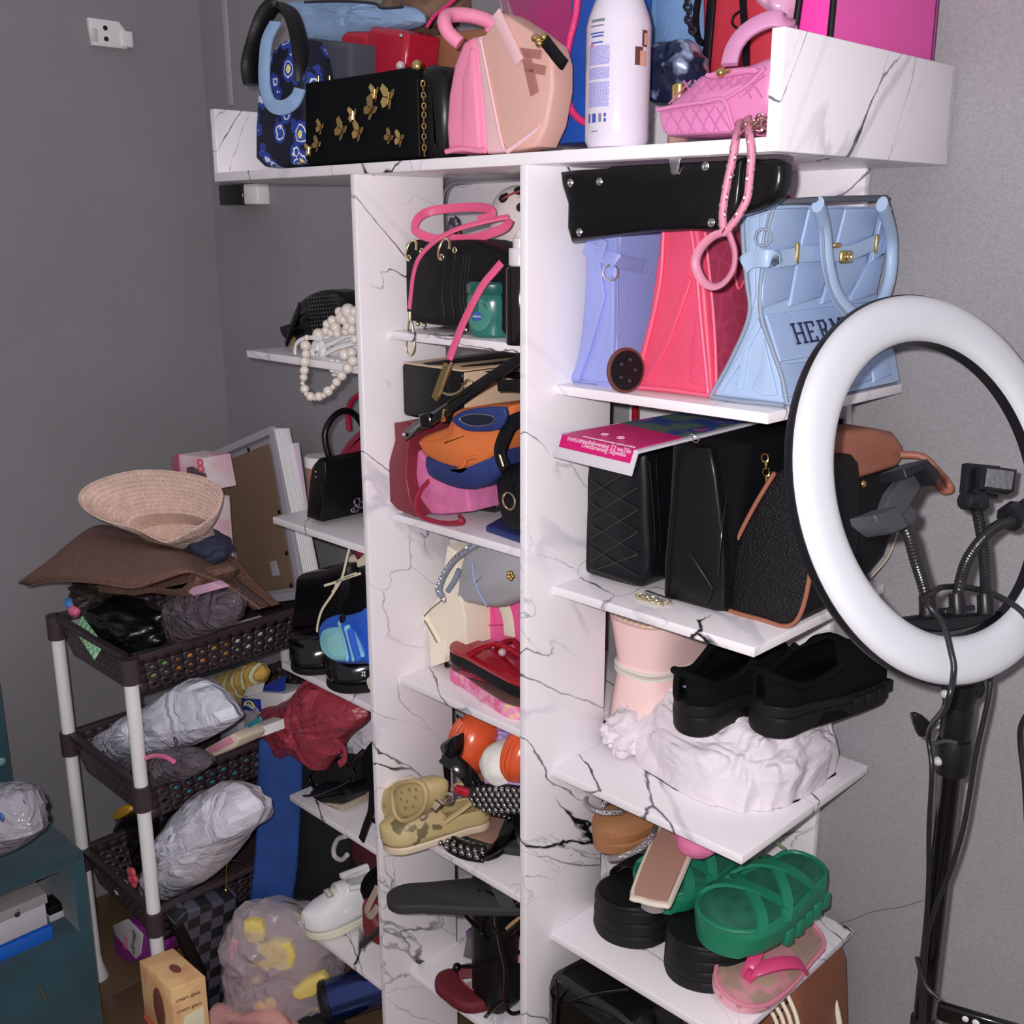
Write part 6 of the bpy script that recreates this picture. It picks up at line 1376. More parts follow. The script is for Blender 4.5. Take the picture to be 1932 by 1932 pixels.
t = T('cloth', 'black cloth bunched on the floor under the dark blue cylinder', 'cloth')
blob('folds', V(-.27, .03, .03), (.12, .07, .035), mat('black_fabric', (0, 0, 0, 1)), t, 8, .25, 3, 4, floor=.001)
# ================= on the top tray =================
Z0 = 1.8798
def TU(pts, Y): return clampz(UL(pts, Y=Y), Z0)
def FLORAL():
    if 'floral_print' in MATS: return MATS['floral_print']
    M = mat('floral_print', '1a2a66', 2.0, rough=.7); nt = M.node_tree; b = nt.nodes['Principled BSDF']; N = nt.nodes.new; Lk = nt.links.new
    tc = N('ShaderNodeTexCoord'); v = N('ShaderNodeTexVoronoi'); v.inputs['Scale'].default_value = 27; Lk(tc.outputs['Object'], v.inputs['Vector'])
    n = N('ShaderNodeTexNoise'); n.inputs['Scale'].default_value = 75; Lk(tc.outputs['Object'], n.inputs['Vector'])
    a = N('ShaderNodeMath'); a.operation = 'MULTIPLY_ADD'; a.inputs[1].default_value = .35; Lk(n.outputs['Fac'], a.inputs[0]); Lk(v.outputs['Distance'], a.inputs[2])
    cr = N('ShaderNodeValToRGB'); cr.color_ramp.interpolation = 'CONSTANT'; e = cr.color_ramp.elements
    e[0].position = 0; e[0].color = alb('d8c880', 2.0); e[1].position = .36; e[1].color = alb('2c4694', 2.0)
    for p, h in ((.50, 'c8cce0'), (.56, '24388a'), (.70, '0c1024')): q = e.new(p); q.color = alb(h, 2.0)
    Lk(a.outputs[0], cr.inputs[0]); Lk(cr.outputs[0], b.inputs['Base Color']); return M
t = T('backpack', 'blue floral bag with black arched trim and pale blue strap loop', 'bag')
SKY = mat('pale_sky_fabric', '7a94b4', 2.05, rough=.7, bump=.3, bscale=60, var=.1, vscale=20); SLA = mat('slate_fabric', '3c3e48', 2.05, rough=.7)
O = TU([(482, 175), (486, 150), (500, 110), (520, 80), (545, 70), (562, 100), (570, 140), (574, 200), (576, 305), (520, 316), (492, 314), (478, 300), (478, 240)], .035)
pil('body', O, (0, 1, 0), .13, FLORAL(), t, r=.014)
P = [U(x, y, Y=yv) for x, y, yv in ((475, 160, .02), (471, 120, .02), (487, 60, .025), (505, 22, .04), (528, 14, .06), (548, 26, .06), (562, 65, .05), (570, 120, .045), (572, 155, .045))]
tube('arched_trim', P, .018, BLK(), t, b=.009, up=(0, 1, 0))
P = [U(x, y, Y=yv) for x, y, yv in ((520, 42, .03), (504, 75, .012), (499, 120, .004), (500, 165, .003), (512, 196, .004), (535, 203, .008), (556, 190, .012), (566, 168, .02))]
strap('strap_loop', P, .024, .005, (.2, -1, 0), SKY, t)
pil('side', [V(p.x, .10, max(p.z, Z0)) for p in UL([(560, 110), (575, 70), (660, 80), (660, 240), (560, 240)], Y=.10)], (0, 1, 0), .13, SLA, t, r=.01)
film('top_flap', UL([(540, 12), (570, 3), (640, 2), (700, 4), (715, 14), (770, 12), (800, 28), (790, 50), (700, 70), (640, 84), (572, 76)], Y=.20), .20, .06, SKY, t, 11, .008)
tube('dark_edge', UL([(575, 4), (640, 2), (705, 6), (720, 15), (760, 13)], Y=.165), .0025, mat('dark_grey', '30303a'), t)
for x in (601, 622): tube('gold_post', [U(x, 158, Y=.06), U(x, 143, Y=.06)], .0022, GOLD(), t, smp=False)
t = T('clutch', 'black suede clutch decorated with gold butterflies on the tray', 'bag')
O = TU([(573, 156), (640, 146), (720, 134), (770, 125), (781, 128), (786, 150), (786, 295), (760, 299), (640, 306), (580, 312), (573, 300)], .03)
pil('front', O, (0, 1, 0), .05, BLKM(), t, r=.008)
O2 = TU([(782, 130), (800, 120), (822, 124), (834, 145), (837, 200), (836, 285), (828, 294), (792, 296)], .036)
pil('side', O2, (0, 1, 0), .07, mat('black_smooth_leather', (0, 0, 0, 1)), t, r=.02)
chain('side_chain', TU([(798, 158), (800, 200), (800, 250), (801, 288)], .031), .0032, GOLD(), t, .0075, .0012)
tube('side_seam', TU([(788, 150), (790, 220), (792, 292)], .028), .002, BLKG(), t)
bead('clasp_ball', U(787, 125, Y=.04), .0095, GOLD(), t); bead('pink_gem', U(756, 125, Y=.05), .008, mat('clear_gem', 'e8c8d0'), t)
def butterfly(x, y, s, a, par, yy=.0265):
    c = U(x, y, Y=yy); ca, sa = math.cos(a), math.sin(a); vs = []; fs = []
    for sx in (1, -1):
        for poly in ([(0, .1), (.25, .75), (.85, 1.05), (1.0, .55), (.6, .05)], [(0, -.05), (.6, 0), (.75, -.5), (.45, -.95), (.15, -.7)]):
            k = len(vs)
            for px_, pz_ in poly:
                X_ = sx * px_ * s; Z_ = pz_ * s; lift = -.35 * abs(px_) * s
                for dy in (0, .0009): vs.append(c + V(X_ * ca - Z_ * sa, lift + dy - .0015, X_ * sa + Z_ * ca))
            n_ = len(poly); fs.append(tuple(k + 2 * i for i in range(n_))); fs.append(tuple(k + 2 * i + 1 for i in reversed(range(n_))))
            for i in range(n_): j = (i + 1) % n_; fs.append((k + 2 * i, k + 2 * j, k + 2 * j + 1, k + 2 * i + 1))
    k = len(vs)
    for dz in (-.9, .9):
        for q in range(5): vs.append(c + V(-dz * s * .6 * sa + math.cos(q * 1.257) * .0014, -.003 + math.sin(q * 1.257) * .0014, dz * s * .6 * ca))
    for q in range(5): fs.append((k + q, k + (q + 1) % 5, k + 5 + (q + 1) % 5, k + 5 + q))
    return mk('butterfly', vs, fs, GOLD(), par)
for i, (x, y, s) in enumerate(((606, 241, .0085), (585, 284, .008), (600, 273, .009), (646, 246, .0125), (668, 218, .009), (678, 250, .0115), (702, 207, .0125), (709, 177, .0095), (735, 186, .0135), (736, 259, .0085), (756, 263, .009))): butterfly(x, y, s * 1.3, -.5 + .35 * math.sin(i * 1.9), t)
t = T('handbag', 'glossy dark red boxy handbag between the floral bag and the butterfly clutch', 'bag')
RPB = mat('red_box_patent', 'a0182e', 1.98, rough=.3, bump=.2, bscale=60)
pil('body', TU([(632, 165), (640, 66), (650, 57), (690, 58), (696, 80), (692, 170)], .17), (0, 1, 0), .07, RPB, t, r=.012)
pil('flap', TU([(684, 165), (688, 60), (698, 48), (750, 54), (768, 62), (764, 110), (756, 165)], .155), (0, 1, 0), .08, RPB, t, r=.012)
pil('tab', UL([(672, 112), (690, 112), (690, 132), (683, 136), (674, 130)], Y=.165), (0, 1, 0), .006, RPB, t, r=.002); bead('snap', U(688, 131, Y=.163), .004, GOLD(), t); bead('snap', U(757, 68, Y=.153), .004, SILV(), t)
t = T('handbag', 'brown leather bag standing behind the red box bag and pink bag', 'bag')
pil('body', TU([(756, 250), (757, 78), (800, 68), (866, 56), (930, 50), (930, 250)], .24), (0, 1, 0), .09, mat('brown_suede', '8a5a3e', 2.0, rough=.8, bump=.2, bscale=200), t, r=.01)
t = T('fur_hat', 'brown mottled fur hat heaped on the brown leather bag', 'hat')
blob('fur', U(800, 15, Y=.28), (.10, .06, .05), mat('brown_fur', '6a5244', 2.0, rough=.95, bump=1, bscale=70, var=.45, vscale=24), t, 3, .16, 3, 5)
t = T('handbag', 'bright pink structured bag with thick round handle beside the butterfly clutch', 'bag')
PKL = mat('pink_nappa', 'ec86a4', 1.9, rough=.6, bump=.2, bscale=200)
O = TU([(842, 289), (838, 240), (842, 180), (853, 120), (870, 78), (888, 68), (900, 75), (908, 130), (915, 200), (918, 286)], .045)
pil('body', O, (0, 1, 0), .13, PKL, t, r=.012)
pil('front_pleat', TU([(868, 285), (870, 150), (884, 90), (892, 92), (898, 170), (905, 284)], .04), (0, 1, 0), .014, PKL, t, r=.006)
tube('handle', [U(x, y, Y=yv) for x, y, yv in ((868, 82, .05), (846, 62, .04), (838, 40, .04), (850, 29, .06), (890, 30, .09), (930, 45, .11), (925, 62, .11))], .0105, PKL, t, n=12)
tube('base_piping', TU([(842, 286), (870, 281), (900, 284), (916, 284)], .040), .004, PKL, t)
t = T('handbag', 'beige pink leather bag with large brown letter emblem in the middle of the tray', 'bag')
BPK = mat('beige_pink_leather', 'cfa498', 1.86, rough=.6, bump=.15, bscale=250); BPS = mat('pale_pink_strip', 'dcb4b8', 1.86, rough=.6); EMBR = mat('brown_emblem', 'a06a62', 1.86, rough=.7)
yF = .035
O = TU([(906, 72), (928, 45), (944, 24), (960, 32), (1000, 58), (1032, 84), (1042, 118), (1042, 170), (1030, 236), (1012, 276), (957, 287), (946, 270), (925, 170)], yF)
pil('front', O, (0, 1, 0), .045, BPK, t, r=.006)
pil('gusset', TU([(898, 70), (912, 66), (920, 110), (932, 180), (948, 262), (956, 287), (918, 290), (912, 200)], yF + .006), (0, 1, 0), .04, BPS, t, r=.004)
strap('pale_strap', TU([(936, 25), (950, 55), (968, 92), (980, 118)], yF - .004), .018, .004, (0, -1, 0), BPS, t)
tube('base_fold', TU([(958, 285), (990, 262), (1018, 240)], yF - .001), .004, BPS, t)
tube('corner_piping', TU([(907, 76), (926, 170), (947, 270), (956, 285)], yF - .001), .0026, BPS, t)
def bar(p, q, w, name='emblem'):
    a, b = U(p[0], p[1], Y=yF - .003), U(q[0], q[1], Y=yF - .003); d = (b - a).normalized(); s = V(0, 1, 0).cross(d).normalized() * w / 2
    return pil(name, [a - s, b - s, b + s, a + s], (0, 1, 0), .0016, EMBR, t, r=.0005)
for p, q, w in (((980, 98), (1020, 103), .011), ((990, 98), (1008, 177), .016), ((990, 125), (1028, 133), .012)): bar(p, q, w)
strap('black_strap', UL([(1024, 72), (1038, 90), (1052, 108), (1064, 122)], Y=yF - .008), .015, .006, (0, -1, 0), BLK(), t)
for x, y in ((1010, 72), (1018, 82), (1026, 70), (1016, 76)): bead('gold_clasp', U(x, y, Y=yF - .01), .006, GOLD(), t)
t = T('cloth_bag', 'magenta velvet bag bulging behind the beige pink bag', 'bag')
pil('body', TU([(930, -60), (1090, -60), (1088, 60), (1078, 200), (940, 200), (935, 40)], .20), (0, 1, 0), .09, mat('magenta_velvet', '8e1f5c', 1.92, rough=.85, sheen=.5, bump=.4, bscale=30, var=.08), t, r=.03, sm=2, puff=.02)
t = T('tote_bag', 'royal blue glossy tote with hot pink rope handle behind the lotion bottle', 'bag')
RBL = mat('royal_blue_vinyl', '2450a8', 1.85, rough=.35, bump=.5, bscale=14, var=.15, vscale=12)
pil('body', TU([(1078, -60), (1150, -60), (1130, 266), (1030, 273), (1048, 225), (1068, 120)], .12), (0, 1, 0), .10, RBL, t, r=.008)
tube('rope_handle', [U(x, y, Y=.105) for x, y in ((1092, -30), (1086, 30), (1074, 80), (1066, 130), (1068, 175), (1080, 210), (1098, 228), (1120, 234))], .0052, mat('hot_pink_rope', 'd83474', 1.85, rough=.5, bump=1, bscale=250), t, n=8)
tube('loose_cord', UL([(806, 50), (820, 30), (845, 10), (868, -12), (880, -30)], Y=.12), .003, mat('hot_pink_rope', 'd83474'), t)
# lotion bottle
t = T('lotion_bottle', 'tall white lotion bottle with fine blue print standing on the tray', 'bottle')
c = V(.492, .052, Z0); R0 = .0415; zs = U(1160, 55, Y=.055).z - Z0; WB = mat('white_bottle', 'ded6e4', 1.72, rough=.2, coat=.3)
PRF = [(.030, 0), (.037, .002), (R0, .010), (R0, zs * .25), (R0, zs), (R0 - .003, zs + .012), (R0 - .010, zs + .030), (R0 - .020, zs + .048), (.020, zs + .058)]
def brad(z):
    for (r1, z1), (r2, z2) in zip(PRF, PRF[1:]):
        if z1 <= z <= z2: return r1 + (r2 - r1) * (z - z1) / (z2 - z1)
    return .02
BT = lathe('body', PRF, c, WB, t, n=48); lathe('cap', [(.019, zs + .058), (.020, zs + .060), (.020, zs + .10), (.017, zs + .104)], c, WB, t)
vd = (CP - c); base_a = math.atan2(vd.y, vd.x)
def bpatch(name, a0, a1, z0, z1, m_, off=.0004, k=8):
    vs = []; fs = []
    for j in (0, 1, 2, 3):
        z = z0 + (z1 - z0) * j / 3
        for i in range(k + 1):
            a = base_a + a0 + (a1 - a0) * i / k; r = brad(z) + off; vs.append(c + V(math.cos(a) * r, math.sin(a) * r, z))
    for j in range(3):
        for i in range(k): q = j * (k + 1) + i; fs.append((q, q + 1, q + k + 2, q + k + 1))
    return mk(name, vs, fs, m_, BT)
BI = mat('blue_fine_print', '8a8cd8', 1.72, rough=.4); BI2 = mat('dark_blue_print', '4458b0', 1.72, rough=.4); GI = mat('grey_print', '7a8288', 1.72, rough=.4)
ya = lambda y: U(1160, y, Y=.012).z - Z0
vs = []; fs = []; random.seed(5)
def tiny(a0, a1, z0, z1):
    k = len(vs)
    for i in range(4):
        a = base_a + a0 + (a1 - a0) * i / 3
        for z in (z0, z1): r = brad(z) + .0004; vs.append(c + V(math.cos(a) * r, math.sin(a) * r, z))
    for i in range(3): fs.append((k + 2 * i, k + 2 * i + 2, k + 2 * i + 3, k + 2 * i + 1))
y = 82
while y < 198:
    if not (118 < y < 122 or 145 < y < 149):
        a = -1.05
        while a < -.28:
            b_ = a + .04 + random.random() * .08; tiny(a, min(b_, -.26), ya(y + 1.5), ya(y)); a = b_ + .018
    y += 2.3
o = mk('fine_print', vs, fs, BI, BT); o['kind'] = 'stuff'
for y in (30, 42, 56, 62, 74): bpatch('print_line', -1.0 + .01 * (y % 7), -.45 - .01 * (y % 5), ya(y + (6 if y == 30 else 3)), ya(y), GI if y < 50 else BI2)
bpatch('print_line', -1.0, -.85, ya(83), ya(78), mat('pink_ink', 'a04868'))
bpatch('barcode', -1.05, -.95, ya(228), ya(211), BI2); bpatch('barcode', -.86, -.70, ya(228), ya(211), BI2); bpatch('symbol', -.60, -.50, ya(228), ya(211), GI); bpatch('symbol', -.42, -.34, ya(218), ya(211), BI2); bpatch('symbol', -.42, -.34, ya(228), ya(221), BI2); bpatch('print_line', -.9, -.62, ya(246), ya(244), GI)
bpatch('portrait_hair', .52, .82, ya(120), ya(85), mat('brown_print_ink', '6a3a34', 1.72)); bpatch('portrait_face', .70, 1.0, ya(121), ya(92), mat('skin_print', 'd8a08c', 1.72), .0007); bpatch('portrait_hair', .78, 1.02, ya(84), ya(52), mat('brown_print_ink', '6a3a34')); bpatch('portrait_face', .86, 1.04, ya(80), ya(58), mat('skin_print', 'd8a08c'), .0007)
t = T('lotion_tube', 'small glossy champagne bottle between lotion bottle and quilted pink bag', 'bottle')
c2 = V(.566, .085, Z0); lathe('body', [(.012, 0), (.0135, .002), (.0135, .045), (.011, .048)], c2, mat('champagne_plastic', 'c8a898', 1.75, rough=.15, metal=.5), t, n=20); lathe('cap', [(.0095, .048), (.0105, .049), (.0105, .075), (.008, .077)], c2, GOLD(), t, n=20)
t = T('denim_bag', 'washed blue denim bag behind the iridescent bag and lotion bottle', 'bag')
pil('body', TU([(1215, -60), (1330, -60), (1330, 180), (1218, 180)], .26), (0, 1, 0), .09, mat('blue_denim', '6080a8', 1.95, rough=.85, bump=.6, bscale=150, var=.18, vscale=14), t, r=.02, puff=.015)
t = T('handbag', 'iridescent transparent crinkled bag with dark bead chain behind the quilted pink bag', 'bag')
HOL = two_tone('iridescent_film', '2a3450', 'a8b8d8', 1.85, 'noise', 30, .56, rough=.12, width=.05, metal=.5, h3='5aa0c8')
film('body', UL([(1222, 190), (1226, 110), (1240, 85), (1262, 78), (1300, 75), (1326, 110), (1328, 150), (1300, 195)], Y=.19), .19, .06, HOL, t, 14, .010, floor=Z0)
chain('bead_chain', UL([(1294, -10), (1298, 20), (1300, 42), (1308, 60)], Y=.17), .0045, mat('dark_bead_chain', (.06, .06, .08, 1), rough=.15, metal=.8), t, .008, .0022)
t = T('handbag', 'red suede bag with black bands behind the quilted pink bag handle', 'bag')
RSU = mat('red_suede', 'b42a3c', 1.85, rough=.8, bump=.2, bscale=200)
pil('body', TU([(1315, -60), (1460, -60), (1460, 200), (1325, 200), (1330, 150), (1318, 90)], .24), (0, 1, 0), .10, RSU, t, r=.02)
for pts, w in (([(1345, -30), (1338, 60), (1332, 130), (1330, 180)], .013), ([(1400, -30), (1404, 40), (1408, 80), (1408, 160)], .009), ([(1320, -20), (1313, 30), (1316, 70), (1326, 82)], .008)): strap('black_band', TU(pts, .235), w, .005, (0, -1, 0), BLK(), t)
tube('black_cord', UL([(1395, 22), (1385, 30), (1382, 45), (1395, 58), (1400, 75), (1390, 85)], Y=.225), .0018, BLK(), t)
t = T('gift_tote', 'hot pink paper tote with black edging standing in the right end of the tray', 'bag')
HP = mat('hot_pink_card', 'c44a92', 2.05, rough=.6, var=.03); HPG = mat('hot_pink_gusset', 'ee3c9c', 1.9, rough=.5, bump=.8, bscale=16)
x1 = .738; ztop = 2.22
ypts = [U(1560, 70, X=x1).y, .418]
pil('side', [V(x1, ypts[0], Z0), V(x1, ypts[1], Z0), V(x1, ypts[1] + .0, ztop), V(x1, ypts[0] + .02, ztop)], (-1, 0, 0), .012, HP, t, r=.002)
g = [V(x1 - .001, ypts[0], Z0), V(x1 - .001, ypts[0] + .02, ztop), V(U(1535, -10, Y=ypts[0]).x - .01, ypts[0] + .02, ztop), V(U(1502, 60, Y=ypts[0]).x, ypts[0], 1.99), V(U(1502, 60, Y=ypts[0]).x - .02, ypts[0], Z0)]
pil('gusset', g, (0, 1, 0), .10, HPG, t, r=.003)
pil('back', [V(g[4].x, ypts[0] + .09, Z0), V(x1 - .012, ypts[0] + .09, Z0), V(x1 - .012, ypts[0] + .09, ztop), V(g[2].x, ypts[0] + .09, ztop)], (0, 1, 0), .15, HP, t, r=.003)
tube('black_edge', [V(x1 + .001, ypts[0] - .001, Z0 + .01), V(x1 + .001, ypts[0] + .019, ztop)], .0042, BLK(), t, smp=False)
tube('black_edge', [g[4] + V(-.002, -.002, .01), g[3] + V(-.002, -.002, 0), g[2] + V(-.002, -.002, 0)], .0045, BLK(), t, smp=False)
tube('black_edge', [V(x1 + .001, ypts[1] + .002, Z0 + .01), V(x1 + .001, ypts[1] + .002, ztop)], .0022, mat('purple_edge', '6a2858', 1.8), t, smp=False)
t = T('plastic_pouch', 'glossy pale pink plastic pouch leaning between the red bag and hot pink tote', 'bag')
film('film', UL([(1420, -40), (1530, -40), (1512, 10), (1495, 42), (1468, 34), (1430, 8)], Y=.26), .26, .05, mat('pale_pink_vinyl', 'd8a4c4', 1.85, rough=.12, bump=.4, bscale=20), t, 21, .008)
box('pouch_support', V(.62, .25, Z0), (.07, 0, 0), (0, .06, 0), (0, 0, .16), mat('pale_pink_vinyl', 'd8a4c4'), t, .01)
# quilted pink bag
t = T('handbag', 'pale pink quilted leather bag slumped at the right front of the tray, chain hanging', 'bag')
QP = mat('pink_quilted_leather', 'd884b4', 1.72, rough=.33, bump=.2, bscale=150); QS = mat('pink_stitch', 'c070a4', 1.72, rough=.5)
O = TU([(1238, 206), (1252, 194), (1285, 165), (1305, 145), (1318, 138), (1360, 128), (1410, 118), (1460, 105), (1462, 190), (1436, 224), (1400, 250), (1386, 254), (1255, 258), (1243, 240)], .045)
pil('body', O, (0, 1, 0), .11, QP, t, r=.02, sm=2, puff=.004)
pil('base_panel', TU([(1238, 208), (1280, 199), (1330, 192), (1364, 188), (1376, 220), (1386, 252), (1256, 257), (1244, 240)], .038), (0, 1, 0), .02, QP, t, r=.008)
pil('flap_rim', UL([(1325, 140), (1370, 128), (1420, 126), (1432, 136), (1390, 142), (1340, 150)], Y=.04), (0, 1, 0), .03, QP, t, r=.006, sm=2)
for k in range(9):
    x = 1262 + k * 20
    tube('quilt_seam', [p for p in UL([(x, 196 - k * 2), (x + 22, 172 - k * 2), (x + 42, 152 - k * 1.5)] if k < 8 else [(x - 10, 176), (x, 160), (x + 10, 150)], Y=.0432)], .001, QS, t, n=5)
    if k < 7: tube('quilt_seam', UL([(1290 + k * 20, 152 - k * 1), (1302 + k * 20, 172 - k * 2), (1318 + k * 20, 190 - k * 1)], Y=.0432), .001, QS, t, n=5)
for x in (1258, 1282, 1306, 1330, 1352): 
    tube('quilt_seam', UL([(x, 203), (x + 14, 226), (x + 30, 252)], Y=.0374), .0009, QS, t, n=5, smp=False); tube('quilt_seam', UL([(x + 18, 200), (x + 2, 226), (x - 6, 250)], Y=.0374), .0009, QS, t, n=5, smp=False)
tube('edge_piping', UL([(1240, 207), (1282, 199), (1330, 192), (1364, 188), (1378, 222), (1386, 250)], Y=.036), .0026, QP, t)
tube('edge_piping', UL([(1366, 188), (1410, 160), (1444, 128)], Y=.04), .0024, QP, t)
strap('handle', [U(x, y, Y=yv) for x, y, yv in ((1376, 122, .06), (1386, 88, .07), (1410, 58, .08), (1448, 38, .09), (1475, 38, .10), (1488, 52, .12), (1490, 80, .13))], .020, .007, (.2, -1, .4), mat('pink_handle', 'd090b8', 1.75, rough=.4), t)
bead('turn_lock', U(1360, 137, Y=.036), .006, GOLD(), t); tube('lock_bar', UL([(1352, 140), (1364, 138), (1378, 134)], Y=.036), .002, GOLD(), t)
t = T('chain_strap', 'pink leather and rose gold chain strap looping down over the black pouch and coral tote', 'strap')
PC = mat('pink_cord', 'd88aa4', 1.62, rough=.45); RG = mat('rose_gold', (.75, .48, .42, 1), rough=.2, metal=1)
pa_ = [(1395, 232, .02), (1388, 262, -.012), (1382, 300, -.015), (1372, 345, -.018), (1364, 395, -.02), (1364, 425, -.022), (1368, 438, -.022)]
pb_ = [(1410, 225, .02), (1414, 255, -.012), (1418, 290, -.015), (1414, 340, -.018), (1410, 372, -.02), (1396, 402, -.022), (1376, 430, -.024), (1366, 440, -.024)]
lp = [(1368, 438, -.024), (1345, 446, -.026), (1322, 468, -.028), (1312, 497, -.028), (1324, 528, -.028), (1345, 541, -.028), (1366, 533, -.028), (1383, 508, -.028), (1386, 475, -.026), (1376, 442, -.024)]
for pts in (pa_, pb_):
    P = [U(x, y, Y=yy) for x, y, yy in pts]; tube('leather_cord', P, .0048, PC, t, n=8)
    chain('rose_chain', P, .0052, RG, t, .0105, .0012)
tube('end_loop', [U(x, y, Y=yy) for x, y, yy in lp], .0032, PC, t, n=8, b=.0055)
chain('rose_chain', [U(x, y, Y=yy) for x, y, yy in ((1400, 245, .0), (1420, 232, .0), (1438, 222, .0), (1442, 238, .0), (1425, 243, .0))], .005, RG, t, .009, .0014)
# ================= rolling cart =================
XL, XR, YF, YB = -.885, -.535, -.205, .385
t = T('storage_cart', 'three-tier dark brown plastic basket cart with white poles by the left wall', 'cart')
BRN = mat('dark_brown_plastic', '30262a', 2.35, rough=.45); WP = mat('white_pole', 'b8b4ba', 2.45, rough=.4)
def wall(name, a, b, c_, d, nx, ny, par=None, hole=.25, skip=None, th=.003, edge=.0):
    vs = []; fs = []; n_ = V(0, 0, 0)
    def P(u, v): return a.lerp(b, u).lerp(d.lerp(c_, u), v)
    for i in range(nx):
        for j in range(ny):
            k = len(vs); u0, u1, v0, v1 = i / nx, (i + 1) / nx, j / ny, (j + 1) / ny; um, vm = (u0 + u1) / 2, (v0 + v1) / 2
            if skip and skip(i, j): vs += [P(u0, v0), P(u1, v0), P(u1, v1), P(u0, v1)]; fs.append((k, k + 1, k + 2, k + 3)); continue
            for uu, vv in ((u1, vm), (u1, v1), (um, v1), (u0, v1), (u0, vm), (u0, v0), (um, v0), (u1, v0)): vs.append(P(uu, vv))
            hs = hole * (1.0 if (i + j) % 2 == 0 else .72)
            for q in range(8): an = math.pi / 4 * q; vs.append(P(um + math.cos(an) * hs / nx, vm + math.sin(an) * hs / ny))
            for q in range(8): r_ = (q + 1) % 8; fs.append((k + q, k + r_, k + 8 + r_, k + 8 + q))
    o = mk(name, vs, fs, BRN, par, fix=False); md = o.modifiers.new('s', 'SOLIDIFY'); md.thickness = th; return o
levels = [(.940, .850), (.655, .560), (.355, .262)]
BK = []
for zr, zf in levels:
    g = .022
    tp = [V(XL, YF, zr), V(XR, YF, zr), V(XR, YB, zr), V(XL, YB, zr)]; bt = [V(XL + g, YF + g, zf), V(XR - g, YF + g, zf), V(XR - g, YB - g, zf), V(XL + g, YB - g, zf)]
    bsk = box('basket', bt[0], bt[1] - bt[0], bt[3] - bt[0], (0, 0, .003), BRN, t, 0)
    for (i, j), n1 in (((0, 1), 12), ((1, 2), 20), ((2, 3), 12), ((3, 0), 20)):
        wall('basket_wall', bt[i], bt[j], tp[j], tp[i], n1, 4, par=bsk, skip=lambda a, b, n1=n1: b == 3 or a == 0 or a == n1 - 1)
    for i in range(4):
        a, b = tp[i], tp[(i + 1) % 4]; tube('basket_rim', [a, b], .006, BRN, bsk, smp=False, b=.008, square=True, up=(0, 0, 1))
    BK.append((zr, zf))
for cx_, cy_ in ((XL, YF), (XR, YF), (XR, YB), (XL, YB)):
    for k, (zr, zf) in enumerate(levels):
        lathe('corner_collar', [(.0175, zr - .052), (.0205, zr - .050), (.0205, zr + .004), (.015, zr + .005)], V(cx_, cy_, 0), BRN, t, n=18)
        zn = levels[k + 1][0] if k < 2 else .035
        pl = lathe('pole', [(.0145, zn + (.004 if k < 2 else 0)), (.0145, zr - .050)], V(cx_, cy_, 0), WP, t, n=18)
    lathe('foot', [(.026, .001), (.027, .004), (.016, .045), (.0148, .06)], V(cx_, cy_, 0), WP, pl, n=18)
ZB1, ZB2, ZB3 = levels[0][1] + .0045, levels[1][1] + .0045, levels[2][1] + .0045
# fillers in the baskets, seen through the holes
def carton(label, x, y, z, sx, sy, sz, m_, catn='box', rz=0, name='carton'):
    o = cbox(name, (x, y, z + sz / 2 + .0005), sx, sy, sz, m_, None, rz, .003); return tag(o, label, catn)
carton('orange carton inside the top cart basket, seen through its holes', -.60, -.02, ZB1, .06, .12, .05, mat('orange_card', 'd87a3c', 2.4, rough=.6))
carton('white carton inside the top cart basket beside the orange one', -.60, .11, ZB1, .06, .10, .06, mat('white_card', 'c8bcc0'))
carton('green carton in the front corner of the top cart basket', -.61, -.125, ZB1, .07, .06, .05, mat('green_card', '6a9a5a', 2.4, rough=.6))
carton('teal carton inside the middle cart basket, seen through its holes', -.60, -.02, ZB2, .06, .20, .04, mat('teal_card', '2c7c88', 2.4, rough=.6))
carton('cream carton at the back of the middle cart basket', -.60, .17, ZB2, .06, .12, .055, mat('cream_card', 'b8ac98', 2.4, rough=.6))
# top of the cart
t = T('hair_bundle', 'glossy black hair extension bundle lying in the top cart basket', 'hair')
HR = mat('black_hair', (.006, .006, .007, 1), rough=.28, bump=1, bscale=70)
hb = V(-.725, -.115, ZB1 + .085)
blob('bundle', hb, (.115, .07, .060), HR, t, 4, .16, 2.5, 5, rot=Matrix.Rotation(.35, 3, 'Z'))
random.seed(11)
for k in range(16):
    y_ = -.05 + .1 * random.random(); 
    tube('hair_strand', [hb + V(-.09 + .02 * random.random(), -.068 + .02 * random.random(), .02 * math.sin(k)), hb + V(-.03, -.062, -.03 + .06 * random.random()), hb + V(.03, -.060, -.03 + .06 * random.random()), hb + V(.09, -.045 + .01 * random.random(), -.02 + .04 * random.random())], .0022, HR, t, n=5)
t = T('clear_package', 'crinkled clear plastic package of dark and pink goods beside the hair bundle', 'package')
film('film', UL([(325, 1120), (350, 1105), (400, 1100), (440, 1110), (455, 1140), (440, 1175), (400, 1195), (340, 1215), (322, 1170)], Y=-.08), -.08, .09, mat('dark_clear_film', '4a4248', 2.35, rough=.15, crz=.9, bscale=20), t, 31, .012, floor=ZB1)
pil('pink_card', UL([(345, 1112), (400, 1098), (418, 1110), (365, 1125)], Y=-.135), (0, 1, 0), .02, mat('pink_card', 'b890a8', 2.35, rough=.5), t, r=.003)
t = T('packet', 'pale green gridded packet hanging over the front left of the top cart basket', 'packet')
GP = two_tone('green_grid', '8ab08a', '5a8a6a', 2.35, 'check', 90, .5, rough=.5, width=.05)
pil('packet', [V(-.80, -.20, .93), V(-.66, -.222, .905), V(-.655, -.20, .935), V(-.79, -.18, .955)], (0, -.3, 1), .008, GP, t, r=.003)
